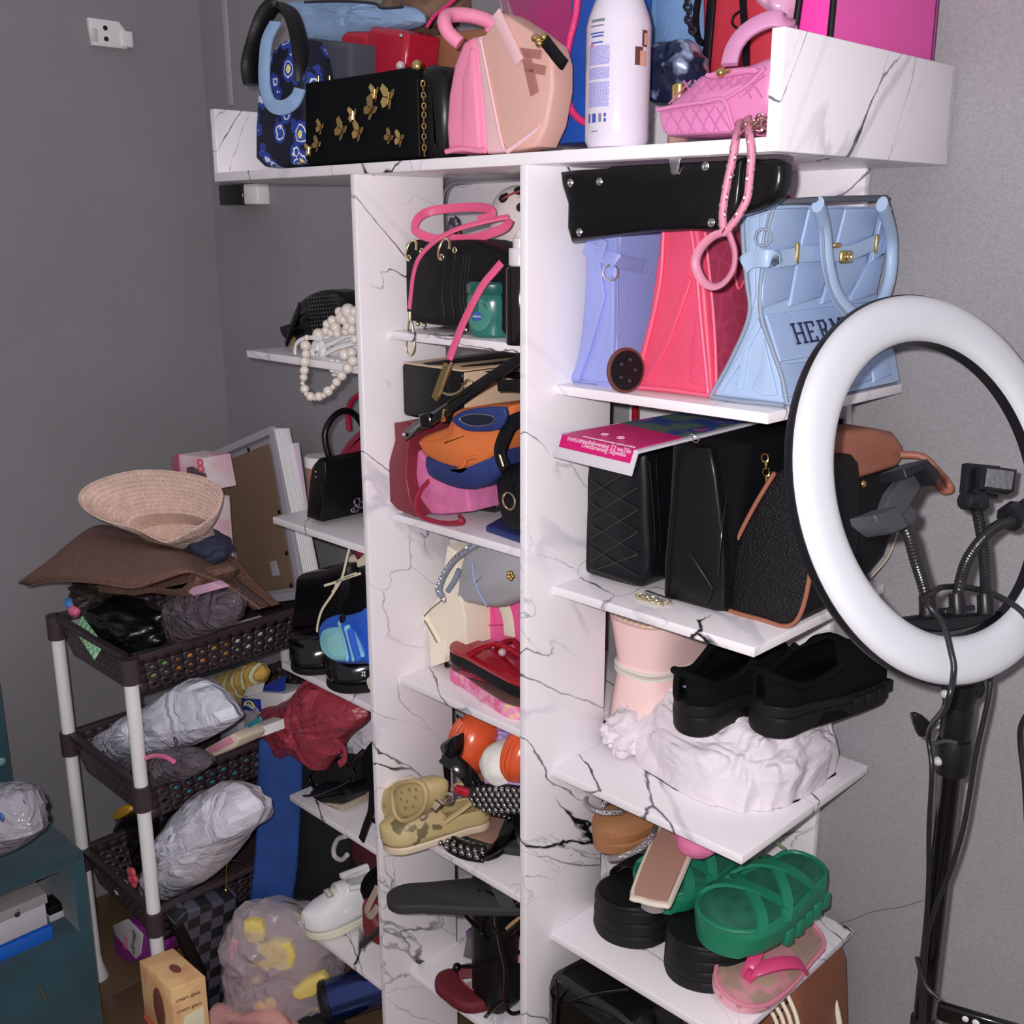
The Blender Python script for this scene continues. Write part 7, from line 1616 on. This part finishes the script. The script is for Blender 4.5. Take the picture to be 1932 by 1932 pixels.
t = T('candy_packet', 'small blue and pink packet beside the black hair in the top cart basket', 'packet')
c = U(140, 1152, Y=-.17)
blob('pink_end', c, (.020, .012, .014), mat('pink_plastic', 'c85878', 2.45, rough=.3), t, 1, .1); blob('blue_end', c + V(-.018, 0, .012), (.018, .012, .014), mat('blue_plastic', '3a6a9a', 2.45, rough=.3), t, 2, .1)
pil('white_tray', UL([(100, 1160), (165, 1195), (162, 1205), (98, 1172)], Y=-.185), (0, 1, 0), .1, mat('white_card', 'c8bcc0'), t, r=.003)
t = T('wig', 'dark brown tousled wig under the left end of the brown hat', 'hair')
blob('hair', V(-.86, -.10, .98), (.06, .07, .045), mat('brown_hair', (.03, .02, .016, 1), rough=.5, bump=1, bscale=80), t, 7, .35, 3, 4, crease=.3)
# brown hat
t = T('sun_hat', 'wide-brimmed brown woven straw hat draped over the top cart basket', 'hat')
STB = mat('brown_straw', '5c4238', 2.35, rough=.5, weave=1, bscale=230, var=.2, vscale=90); 
top = [(52, 1102, -.22), (110, 1050, -.16), (150, 1008, -.10), (190, 990, -.05), (240, 1000, -.02), (300, 1020, .0), (370, 1046, .0), (430, 1078, .0), (470, 1110, .0), (512, 1142, .0)]
bot = [(54, 1106, -.23), (90, 1098, -.24), (130, 1096, -.25), (190, 1100, -.25), (250, 1108, -.24), (300, 1094, -.22), (350, 1078, -.19), (385, 1086, -.15), (430, 1106, -.10), (490, 1148, -.04)]
TA = cat([U(x, y, Y=yy) for x, y, yy in top], False, 4); BA = cat([U(x, y, Y=yy) for x, y, yy in bot], False, 4)
R = []
for k in range(9):
    q = k / 8; R.append([a.lerp(b, q) + V(.25, -.8, .5) * (.030 * math.sin(math.pi * q)) for a, b in zip(TA, BA)])
o = rings('brim', R, STB, t, closed=False); md = o.modifiers.new('s', 'SOLIDIFY'); md.thickness = .004
tube('brim_edge', BA, .003, STB, t, smp=False)
P = [U(x, y, Y=-.14) for x, y in ((180, 1100), (250, 1106), (310, 1092), (352, 1080), (370, 1095), (350, 1128), (310, 1128), (240, 1118), (190, 1112))]
pil('crown', P, (0, 1, 0), .10, STB, t, r=.02, sm=2)
pil('turned_brim', [U(x, y, Y=yy) for x, y, yy in ((388, 1050, .06), (412, 1035, .08), (440, 1058, .08), (480, 1105, .06), (520, 1142, .04), (478, 1152, .02), (430, 1105, .04))], (0, 1, 0), .012, STB, t, r=.003)
# beige hat
t = T('sun_hat', 'upturned beige woven straw sun hat on top of the brown hat', 'hat')
STW = mat('beige_straw', 'b49c90', 2.3, rough=.5, weave=1, bscale=220, var=.12, vscale=40)
cH = U(305, 990, Y=-.03); nH = V(.35, -.62, .70).normalized()
out = cat([UP(x, y, cH, nH) for x, y in ((168, 960), (182, 938), (222, 920), (280, 908), (345, 910), (405, 922), (434, 942), (437, 962), (428, 988), (398, 1012), (345, 1040), (322, 1041), (272, 1016), (222, 1004), (184, 984))], True, 3)
inn = cat([UP(x, y, cH, nH) for x, y in ((238, 985), (246, 974), (268, 966), (295, 963), (325, 962), (355, 965), (380, 972), (392, 982), (388, 995), (372, 1006), (345, 1014), (318, 1018), (290, 1012), (262, 1004), (244, 996))], True, 3)
R = []
for k in range(11):
    q = k / 10; R.append([a.lerp(b, q) + nH * (.045 * (1 - q) ** 1.5 - .012 * q + .0012 * (k % 2)) for a, b in zip(out, inn)])
ci = sum(inn, Vector()) / len(inn)
for k in range(1, 6):
    q = k / 5; R.append([b.lerp(ci, .12 * q + (.0 if k < 4 else (.35 if k == 4 else .95))) - nH * (.012 + .055 * min(1, q * 1.3)) for b in inn])
o = rings('woven_straw', R, STW, t, cap=(0, 1)); md = o.modifiers.new('s', 'SOLIDIFY'); md.thickness = .003
rows_ = [[a.lerp(b, q) + nH * (.045 * (1 - q) ** 1.5 - .012 * q + .0045) for a, b in zip(out, inn)] for q in [.03 + .1 * i for i in range(10)]]
for r_ in rows_: tube('straw_braid', r_, .0024, STW, t, closed=True, smp=False, n=5)
t = T('cap', 'navy fabric cap tucked behind the beige straw hat', 'hat')
blob('cloth', U(390, 1030, Y=.05), (.07, .05, .035), mat('navy_fabric', '2a2e40', 2.35, rough=.8), t, 6, .2)
# framed boards
t = T('picture_frame', 'large grey-edged frame turned to show its brown backing board, leaning in the corner', 'picture frame')
GF = mat('grey_white_frame', '848088', 2.5, rough=.5); BRD = mat('brown_hardboard', '5c4a3a', 2.5, rough=.75, bump=.3, bscale=200)
lean = lambda p: p
fo_ = [U(455, 1138, Y=.24), U(400, 862, Y=.34), U(516, 812, Y=.34), U(572, 1122, Y=.24)]
nF = (fo_[3] - fo_[0]).cross(fo_[1] - fo_[0]).normalized(); nF = nF if nF.y < 0 else -nF
pil('frame_edge', [p - nF * .012 for p in fo_], -nF, .014, GF, t, r=.002)
def fq(u, v): return fo_[0].lerp(fo_[3], u).lerp(fo_[1].lerp(fo_[2], u), v)
for (u0, v0), (u1, v1) in (((0, 0), (1, 0)), ((1, 0), (1, 1)), ((1, 1), (0, 1)), ((0, 1), (0, 0))): tube('frame_bar', [fq(u0, v0), fq(u1, v1)], .008, GF, t, smp=False, b=.010, square=True, up=nF)
pil('backing_board', [fq(.10, .05) + nF * .0, fq(.10, .93), fq(.90, .93), fq(.90, .05)], nF, .004, BRD, t, r=.001)
for u, v in ((.28, .93), (.62, .94), (.9, .5), (.9, .25), (.88, .06)): bead('clip', fq(u, v) + nF * .006, .006, BLK(), t, (1, .4, 1))
pil('paper_tag', [fq(u, v) + nF * .0045 for u, v in ((.62, .13), (.74, .13), (.72, .22), (.62, .22))], nF, .001, GF, t, r=.0004)
WF = mat('white_frame_gloss', 'c4c0cc', 2.45, rough=.15)
for k in range(3):
    x0 = 515 + k * 8.5
    t = T('picture_frame', ['white glossy frame seen edge on, leftmost of three stacked on edge', 'white glossy frame seen edge on, middle of three stacked on edge', 'white glossy frame seen edge on, rightmost of three, beside the pink card'][k], 'picture frame', 'three white frames stacked on edge')
    a, b = U(x0 + 1, 809, Y=.30), U(x0 + 7.5, 809, Y=.30); c, d = U(x0 + 68, 1105, Y=.22), U(x0 + 61, 1105, Y=.22)
    pil('frame_edge', [a, b, c, d], (-.1, 1, .1), .012, WF, t, r=.0022)
    tube('bevel_line', [a.lerp(b, .5) + V(0, -.001, 0), d.lerp(c, .5) + V(0, -.001, 0)], .0016, WF, t, smp=False)
t = T('card', 'pale pink card standing right of the white frames', 'card')
pil('card', [U(538, 836, Y=.30), U(558, 836, Y=.30), U(592, 1085, Y=.23), U(574, 1085, Y=.23)], (0, 1, 0), .01, mat('pale_pink_card', 'a89ca8', 2.5, rough=.6), t, r=.001)
text('print', 'NIVIA', U(566, 950, Y=.27), (.12, 0, -1), (1, 0, .1), .022, mat('grey_ink', '8a8478'), t)
t = T('box', 'small pink and white carton marked with a red 8 behind the beige hat', 'box')
PWB = two_tone('pink_white_print', 'd8828a', 'c8b8c4', 2.6, 'noise', 14, .5, rough=.5, width=.15)
a = U(322, 860, Y=.10); b = U(390, 866, Y=.14)
pb0 = U(338, 935, Y=.10); 
pil('front', [U(336, 858, Y=.10), U(384, 864, Y=.12), U(396, 925, Y=.12), U(342, 930, Y=.10), U(338, 1020, Y=.10)][:4], (0, 1, 0), .07, PWB, t, r=.002)
pil('side', [U(324, 862, Y=.14), U(336, 857, Y=.098), U(342, 932, Y=.098), U(320, 925, Y=.14)], (.6, .8, 0), .01, mat('pink_plastic', 'c85878'), t, r=.001)
text('number', '8', U(378, 880, Y=.10), (1, .3, 0), (0, 0, 1), .045, mat('red_ink', 'b03848', 2.6), t)
pil('picture', [U(x, y, Y=.102) for x, y in ((352, 882), (362, 880), (388, 895), (388, 903), (352, 898))], (0, 1, 0), .002, mat('dark_print', '4a3a44', 2.6), t, r=.0003)
box('carton_base', V(U(342, 930, Y=.10).x + .005, .105, ZB1), (.10, 0, 0), (0, .06, 0), (0, 0, U(342, 930, Y=.10).z - ZB1), PWB, t, .001)
# middle basket
t = T('plastic_bag', 'crumpled white carrier bag in the middle cart basket', 'plastic bag')
WPB = mat('white_carrier_film', 'a8aab4', 2.4, rough=.4, crz=.9, bscale=11)
film('film', UL([(160, 1412), (178, 1382), (215, 1370), (250, 1345), (285, 1330), (330, 1300), (372, 1278), (415, 1305), (448, 1345), (440, 1365), (380, 1400), (340, 1412), (280, 1420), (228, 1440), (190, 1432)], Y=-.10), -.10, .13, WPB, t, 41, .016, floor=ZB2 + .01)
text('print', '&r', U(338, 1408, Y=-.175), (1, 0, .2), (0, 0, 1), .05, mat('dark_ink', '3a2c3a'), t)
t = T('clear_package', 'dark package with pink hoop at the front of the middle cart basket', 'package')
film('film', clampz(UL([(225, 1440), (280, 1418), (350, 1412), (385, 1425), (390, 1450), (330, 1475), (250, 1480)], Y=-.15), ZB2 + .004), -.15, .08, mat('dark_clear_film', '4a4248'), t, 44, .010, floor=ZB2 + .002)
tube('pink_hoop', UL([(272, 1432), (290, 1426), (312, 1428), (328, 1437)], Y=-.195), .005, mat('pink_plastic', 'c85878'), t)
t = T('doll_box', 'narrow pink and white printed box lying at the front right of the middle basket', 'box')
P = UL([(380, 1425), (388, 1412), (440, 1384), (452, 1395), (445, 1408), (384, 1436)], Y=-.09)
pil('carton', P, (0, 1, 0), .06, mat('cream_card', 'b8ac98'), t, r=.002); pil('pink_panel', [p - V(0, .002, 0) for p in UL([(388, 1420), (395, 1410), (436, 1389), (444, 1400), (396, 1424)], Y=-.09)], (0, 1, 0), .003, mat('doll_pink', 'b8788c', 2.4, rough=.4), t, r=.001)
t = T('medicine_box', 'white and navy medicine carton with open flap at the back of the middle basket', 'box')
NVB = mat('navy_print', '1c2c78', 2.4, rough=.5); WC = mat('white_card', 'c8bcc0')
yb_ = .08
pil('carton', UL([(457, 1318), (490, 1306), (536, 1310), (536, 1338), (494, 1342), (458, 1336)], Y=yb_), (0, 1, 0), .07, WC, t, r=.002)
pil('navy_panel', [p - V(0, .002, 0) for p in UL([(456, 1317), (492, 1319), (494, 1343), (459, 1338)], Y=yb_)], (0, 1, 0), .004, NVB, t, r=.0008)
pil('open_flap', UL([(492, 1310), (500, 1293), (537, 1275), (536, 1303), (496, 1318)], Y=yb_ + .01), (0, 1, 0), .004, NVB, t, r=.001); pil('top_flap', UL([(458, 1314), (468, 1296), (498, 1288), (492, 1312)], Y=yb_ + .015), (0, 1, 0), .003, WC, t, r=.001)
tube('emblem_arc', [p - V(0, .005, 0) for p in UL([(464, 1330), (470, 1322), (478, 1324), (484, 1333)], Y=yb_)], .002, mat('yellow_ink', 'b8b04a', 2.4), t)
text('print', 'GASKON', U(476, 1335, Y=yb_ - .004), (1, .1, -.12), (0, 0, 1), .014, WC, t)
box('carton_below', V(U(458, 1338, Y=yb_).x, yb_, ZB2), (.10, 0, 0), (0, .06, 0), (0, 0, U(458, 1338, Y=yb_).z - ZB2 - .002), mat('grey_card', '8a8890', 2.4, rough=.6), t, .002)
t = T('medicine_box', 'small white carton with dark stripes in front of the navy medicine box', 'box')
pil('carton', UL([(448, 1378), (480, 1366), (498, 1370), (500, 1388), (462, 1402), (450, 1396)], Y=.0), (0, 1, 0), .05, WC, t, r=.002)
for x in (462, 484): tube('dark_stripe', [p - V(0, .001, 0) for p in UL([(x, 1376), (x + 3, 1394)], Y=.0)], .002, BLK(), t, smp=False)
pil('teal_band', [p - V(0, .001, 0) for p in UL([(466, 1366), (490, 1352), (494, 1360), (470, 1374)], Y=.0)], (0, 1, 0), .004, mat('teal_card', '2c7c88'), t, r=.001)
t = T('food_packet', 'yellow and amber striped plastic packet at the back of the middle cart basket', 'packet')
YP_ = two_tone('amber_stripes', 'a88a48', '8a6a3c', 2.45, 'wave', 9, .5, rough=.25, width=.2, h3='c0b490')
film('film', UL([(392, 1290), (410, 1275), (440, 1262), (480, 1248), (500, 1262), (498, 1285), (470, 1310), (452, 1335), (425, 1330)], Y=.12), .12, .07, YP_, t, 47, .008)
box('carton_below', V(U(425, 1330, Y=.12).x, .10, ZB2), (.09, 0, 0), (0, .06, 0), (0, 0, max(.02, U(425, 1330, Y=.12).z - ZB2)), mat('grey_card', '8a8890'), t, .002)
# bottom basket
t = T('plastic_bag', 'full white plastic bag leaning in the bottom cart basket', 'plastic bag')
film('film', UL([(288, 1700), (290, 1640), (308, 1590), (335, 1545), (372, 1500), (415, 1478), (455, 1480), (488, 1515), (484, 1555), (462, 1570), (430, 1610), (400, 1650), (350, 1685), (310, 1704)], Y=-.08), -.08, .16, mat('white_bag_film', 'b0b0ba', 2.35, rough=.4, crz=.9, bscale=9), t, 51, .018, floor=ZB3)
t = T('helmet', 'black rounded appliance with yellow top in the bottom cart basket', 'appliance')
hc = U(245, 1600, Y=-.06)
pil('shell', UL([(204, 1580), (205, 1560), (222, 1535), (255, 1525), (290, 1530), (300, 1560), (300, 1660), (240, 1680), (218, 1660), (212, 1610)], Y=-.10), (0, 1, 0), .12, mat('black_shell', (.006, .006, .007, 1), rough=.2), t, r=.03, sm=2)
pil('yellow_top', UL([(212, 1548), (215, 1530), (235, 1520), (245, 1530), (225, 1545)], Y=-.11), (0, 1, 0), .05, mat('yellow_plastic', 'b08a30', 2.4, rough=.4), t, r=.006, sm=2)
box('base', V(hc.x - .05, -.08, ZB3), (.10, 0, 0), (0, .08, 0), (0, 0, max(.02, U(240, 1680, Y=-.10).z - ZB3 + .02)), BLK(), t, .01)
t = T('ribbon_rosette', 'small coral ribbon flower in the bottom cart basket', 'ribbon')
c = U(250, 1655, Y=-.17)
for k in range(5): bead('petal', c + V(math.cos(k * 1.257) * .012, 0, math.sin(k * 1.257) * .016), .011, mat('coral_ribbon', 'b04a54', 2.35, rough=.6), t, (1, .6, 1))
t = T('jar_lid', 'small round green lidded jar in the front corner of the bottom basket', 'jar')
lathe('lid', [(.014, 0), (.016, .002), (.016, .016), (.012, .018)], U(236, 1672, Y=-.17), mat('pale_green_plastic', '7a9488', 2.35, rough=.3), t, (.2, -1, .3), 20); lathe('rim', [(.0165, .012), (.0175, .014), (.0165, .018)], U(236, 1672, Y=-.17), WC, t, (.2, -1, .3), 20)
t = T('necklace', 'thin gold chain hanging over the bottom cart basket wall', 'necklace')
tube('chain', [U(x, y, X=XR + .012) for x, y in ((466, 1632), (450, 1626), (435, 1624), (428, 1632), (427, 1660), (426, 1678), (431, 1690), (428, 1715))], .0014, GOLD(), t, n=6); bead('pendant', U(426, 1679, X=XR + .014), .005, GOLD(), t)
# ================= teal dresser, left foreground =================
t = T('nightstand', 'dark teal fabric-covered nightstand with open cubby at the left edge', 'nightstand')
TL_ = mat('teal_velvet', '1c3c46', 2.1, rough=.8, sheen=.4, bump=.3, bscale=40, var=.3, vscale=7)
DX1, DY1, DX0, DY0 = -.641, -.297, -1.12, -.95; zT = .5
zt2 = .474; zl = .312
box('top_panel', (DX0, DY0, zt2), (DX1 - DX0, 0, 0), (0, DY1 - DY0, 0), (0, 0, zT - zt2), TL_, t, .004)
box('base_block', (DX0, DY0, 0.001), (DX1 - DX0, 0, 0), (0, DY1 - DY0, 0), (0, 0, zl - .001), TL_, t, .004)
box('side_panel', (DX0, DY1 - .028, zl), (DX1 - DX0, 0, 0), (0, .028, 0), (0, 0, zt2 - zl), TL_, t, .003)
box('side_panel', (DX0, DY0, zl), (DX1 - DX0, 0, 0), (0, .028, 0), (0, 0, zt2 - zl), TL_, t, .003)
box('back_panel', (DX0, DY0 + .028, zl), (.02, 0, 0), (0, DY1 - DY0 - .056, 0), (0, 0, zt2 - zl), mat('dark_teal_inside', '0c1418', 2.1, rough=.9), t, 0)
tube('drawer_pull', [V(DX1 + .004, -.42, .235), V(DX1 + .006, -.415, .20)], .0022, GOLD(), t, smp=False)
up_ = U(24, 1470, X=-.95)
box('upper_drawer', (DX0, DY0, zT), (.17, 0, 0), (0, U(24, 1470, X=-.95).y - DY0, 0), (0, 0, .30), TL_, t, .004)
bead('round_pull', U(3, 1437, X=-.945), .010, mat('pale_pull', '6a8a88', 2.1, rough=.4), t, (.4, 1, 1))
xf = DX1 - .03
def inb(label, px0, px1, py0, py1, x, m_, depth=.12, nm='box', **k):
    tt = T(nm, label, 'box'); a = U(px1, py1, X=x); b = U(px1, py0, X=x); y0 = -.78
    box('carton', (x - depth, y0, a.z), (depth, 0, 0), (0, a.y - y0, 0), (0, 0, b.z - a.z), m_, tt, .002); return tt, a, b
za = zl + .001
t, a, b = inb('beige carton lowest of the stack inside the nightstand cubby', 0, 100, 1772, 1800, xf, mat('beige_card', '8a7858', 2.05, rough=.6))
for o in t.children:
    for v in o.data.vertices:
        if v.co.z < a.z + .004: v.co.z = za
t, a2, b2 = inb('blue plastic-wrapped packet lying on the beige carton in the cubby', 0, 102, 1745, 1771, xf + .004, mat('blue_wrap', '1c58b0', 2.05, rough=.25, bump=.6, bscale=30), nm='packet')
t, a3, b3 = inb('white phone carton with small dark fruit emblem inside the nightstand cubby', 0, 91, 1702, 1744, xf + .002, mat('white_phone_card', 'aca8b0', 2.05, rough=.4), nm='phone_box')
def dk(n_): return mat('dark_grey', '30303a')
c = U(33, 1725, X=xf + .0035)
pil('emblem', [c + V(0, math.cos(q) * .0062 * (1 - (.18 if abs(q - .0) < .3 else 0)), math.sin(q) * .0064 - (.0012 if abs(q - 1.57) < .3 else 0)) for q in [k * .4488 for k in range(14)]], (1, 0, 0), .0008, dk(0), t, r=.0003); pil('emblem_leaf', [c + V(0, a_, b_) for a_, b_ in ((0, .0072), (.0025, .0085), (.0032, .0115), (.0006, .0102))], (1, 0, 0), .0008, dk(0), t, r=.0003)
pil('lid_front', [V(xf + .0025, y, z) for y, z in ((-.77, b3.z - .001), (b3.y - .001, b3.z - .001), (b3.y - .001, b3.z + .022), (-.77, b3.z + .022))], (-1, 0, 0), .11, mat('grey_phone_card', '8a8688', 2.05, rough=.5), t, r=.001)
t = T('charger_box', 'tiny white carton behind the phone carton in the nightstand cubby', 'box')
a4 = U(95, 1744, X=xf - .05)
box('carton', (xf - .10, a4.y, za + .0), (.05, 0, 0), (0, .032, 0), (0, 0, U(95, 1728, X=xf - .05).z - za), mat('white_phone_card', 'aca8b0'), t, .001)
box('dark_lid', (xf - .10, a4.y, U(95, 1728, X=xf - .05).z + .0002), (.05, 0, 0), (0, .03, 0), (0, 0, .018), BLK(), t, .001)
t = T('plastic_bag', 'shiny clear plastic bag with blue mark on top of the teal nightstand', 'plastic bag')
film('film', [V(p.x, p.y, max(p.z, zT + .002)) for p in UL([(-60, 1490), (-20, 1482), (20, 1480), (45, 1510), (58, 1560), (56, 1580), (30, 1600), (-50, 1625)], Y=-.48)], -.48, .12, mat('shiny_clear_film', '8a8890', 2.1, rough=.15, crz=.8, bscale=18), t, 61, .016, floor=zT + .001)
bead('blue_mark', U(3, 1542, Y=-.545), .008, mat('blue_label', '3a62b4'), t, (1, .4, 1))
# ================= bases =================
bpy.context.view_layer.update()
for t in THINGS:
    if t.type == 'EMPTY':
        lo = Vector((1e9,) * 3); hi = Vector((-1e9,) * 3)
        for ch in t.children:
            M = ch.matrix_world
            for c in ch.bound_box:
                p = M @ Vector(c)
                for i in range(3): lo[i] = min(lo[i], p[i]); hi[i] = max(hi[i], p[i])
        b = Vector(((lo.x + hi.x) / 2, (lo.y + hi.y) / 2, lo.z)); t.location = b
        for ch in t.children: ch.location = ch.location - b
    elif t.data.users == 1:
        cs = [Vector(c) for c in t.bound_box]; b = Vector(((min(c.x for c in cs) + max(c.x for c in cs)) / 2, (min(c.y for c in cs) + max(c.y for c in cs)) / 2, min(c.z for c in cs)))
        t.data.transform(Matrix.Translation(-b)); t.location = t.location + b
        for ch in t.children: ch.location = ch.location - b
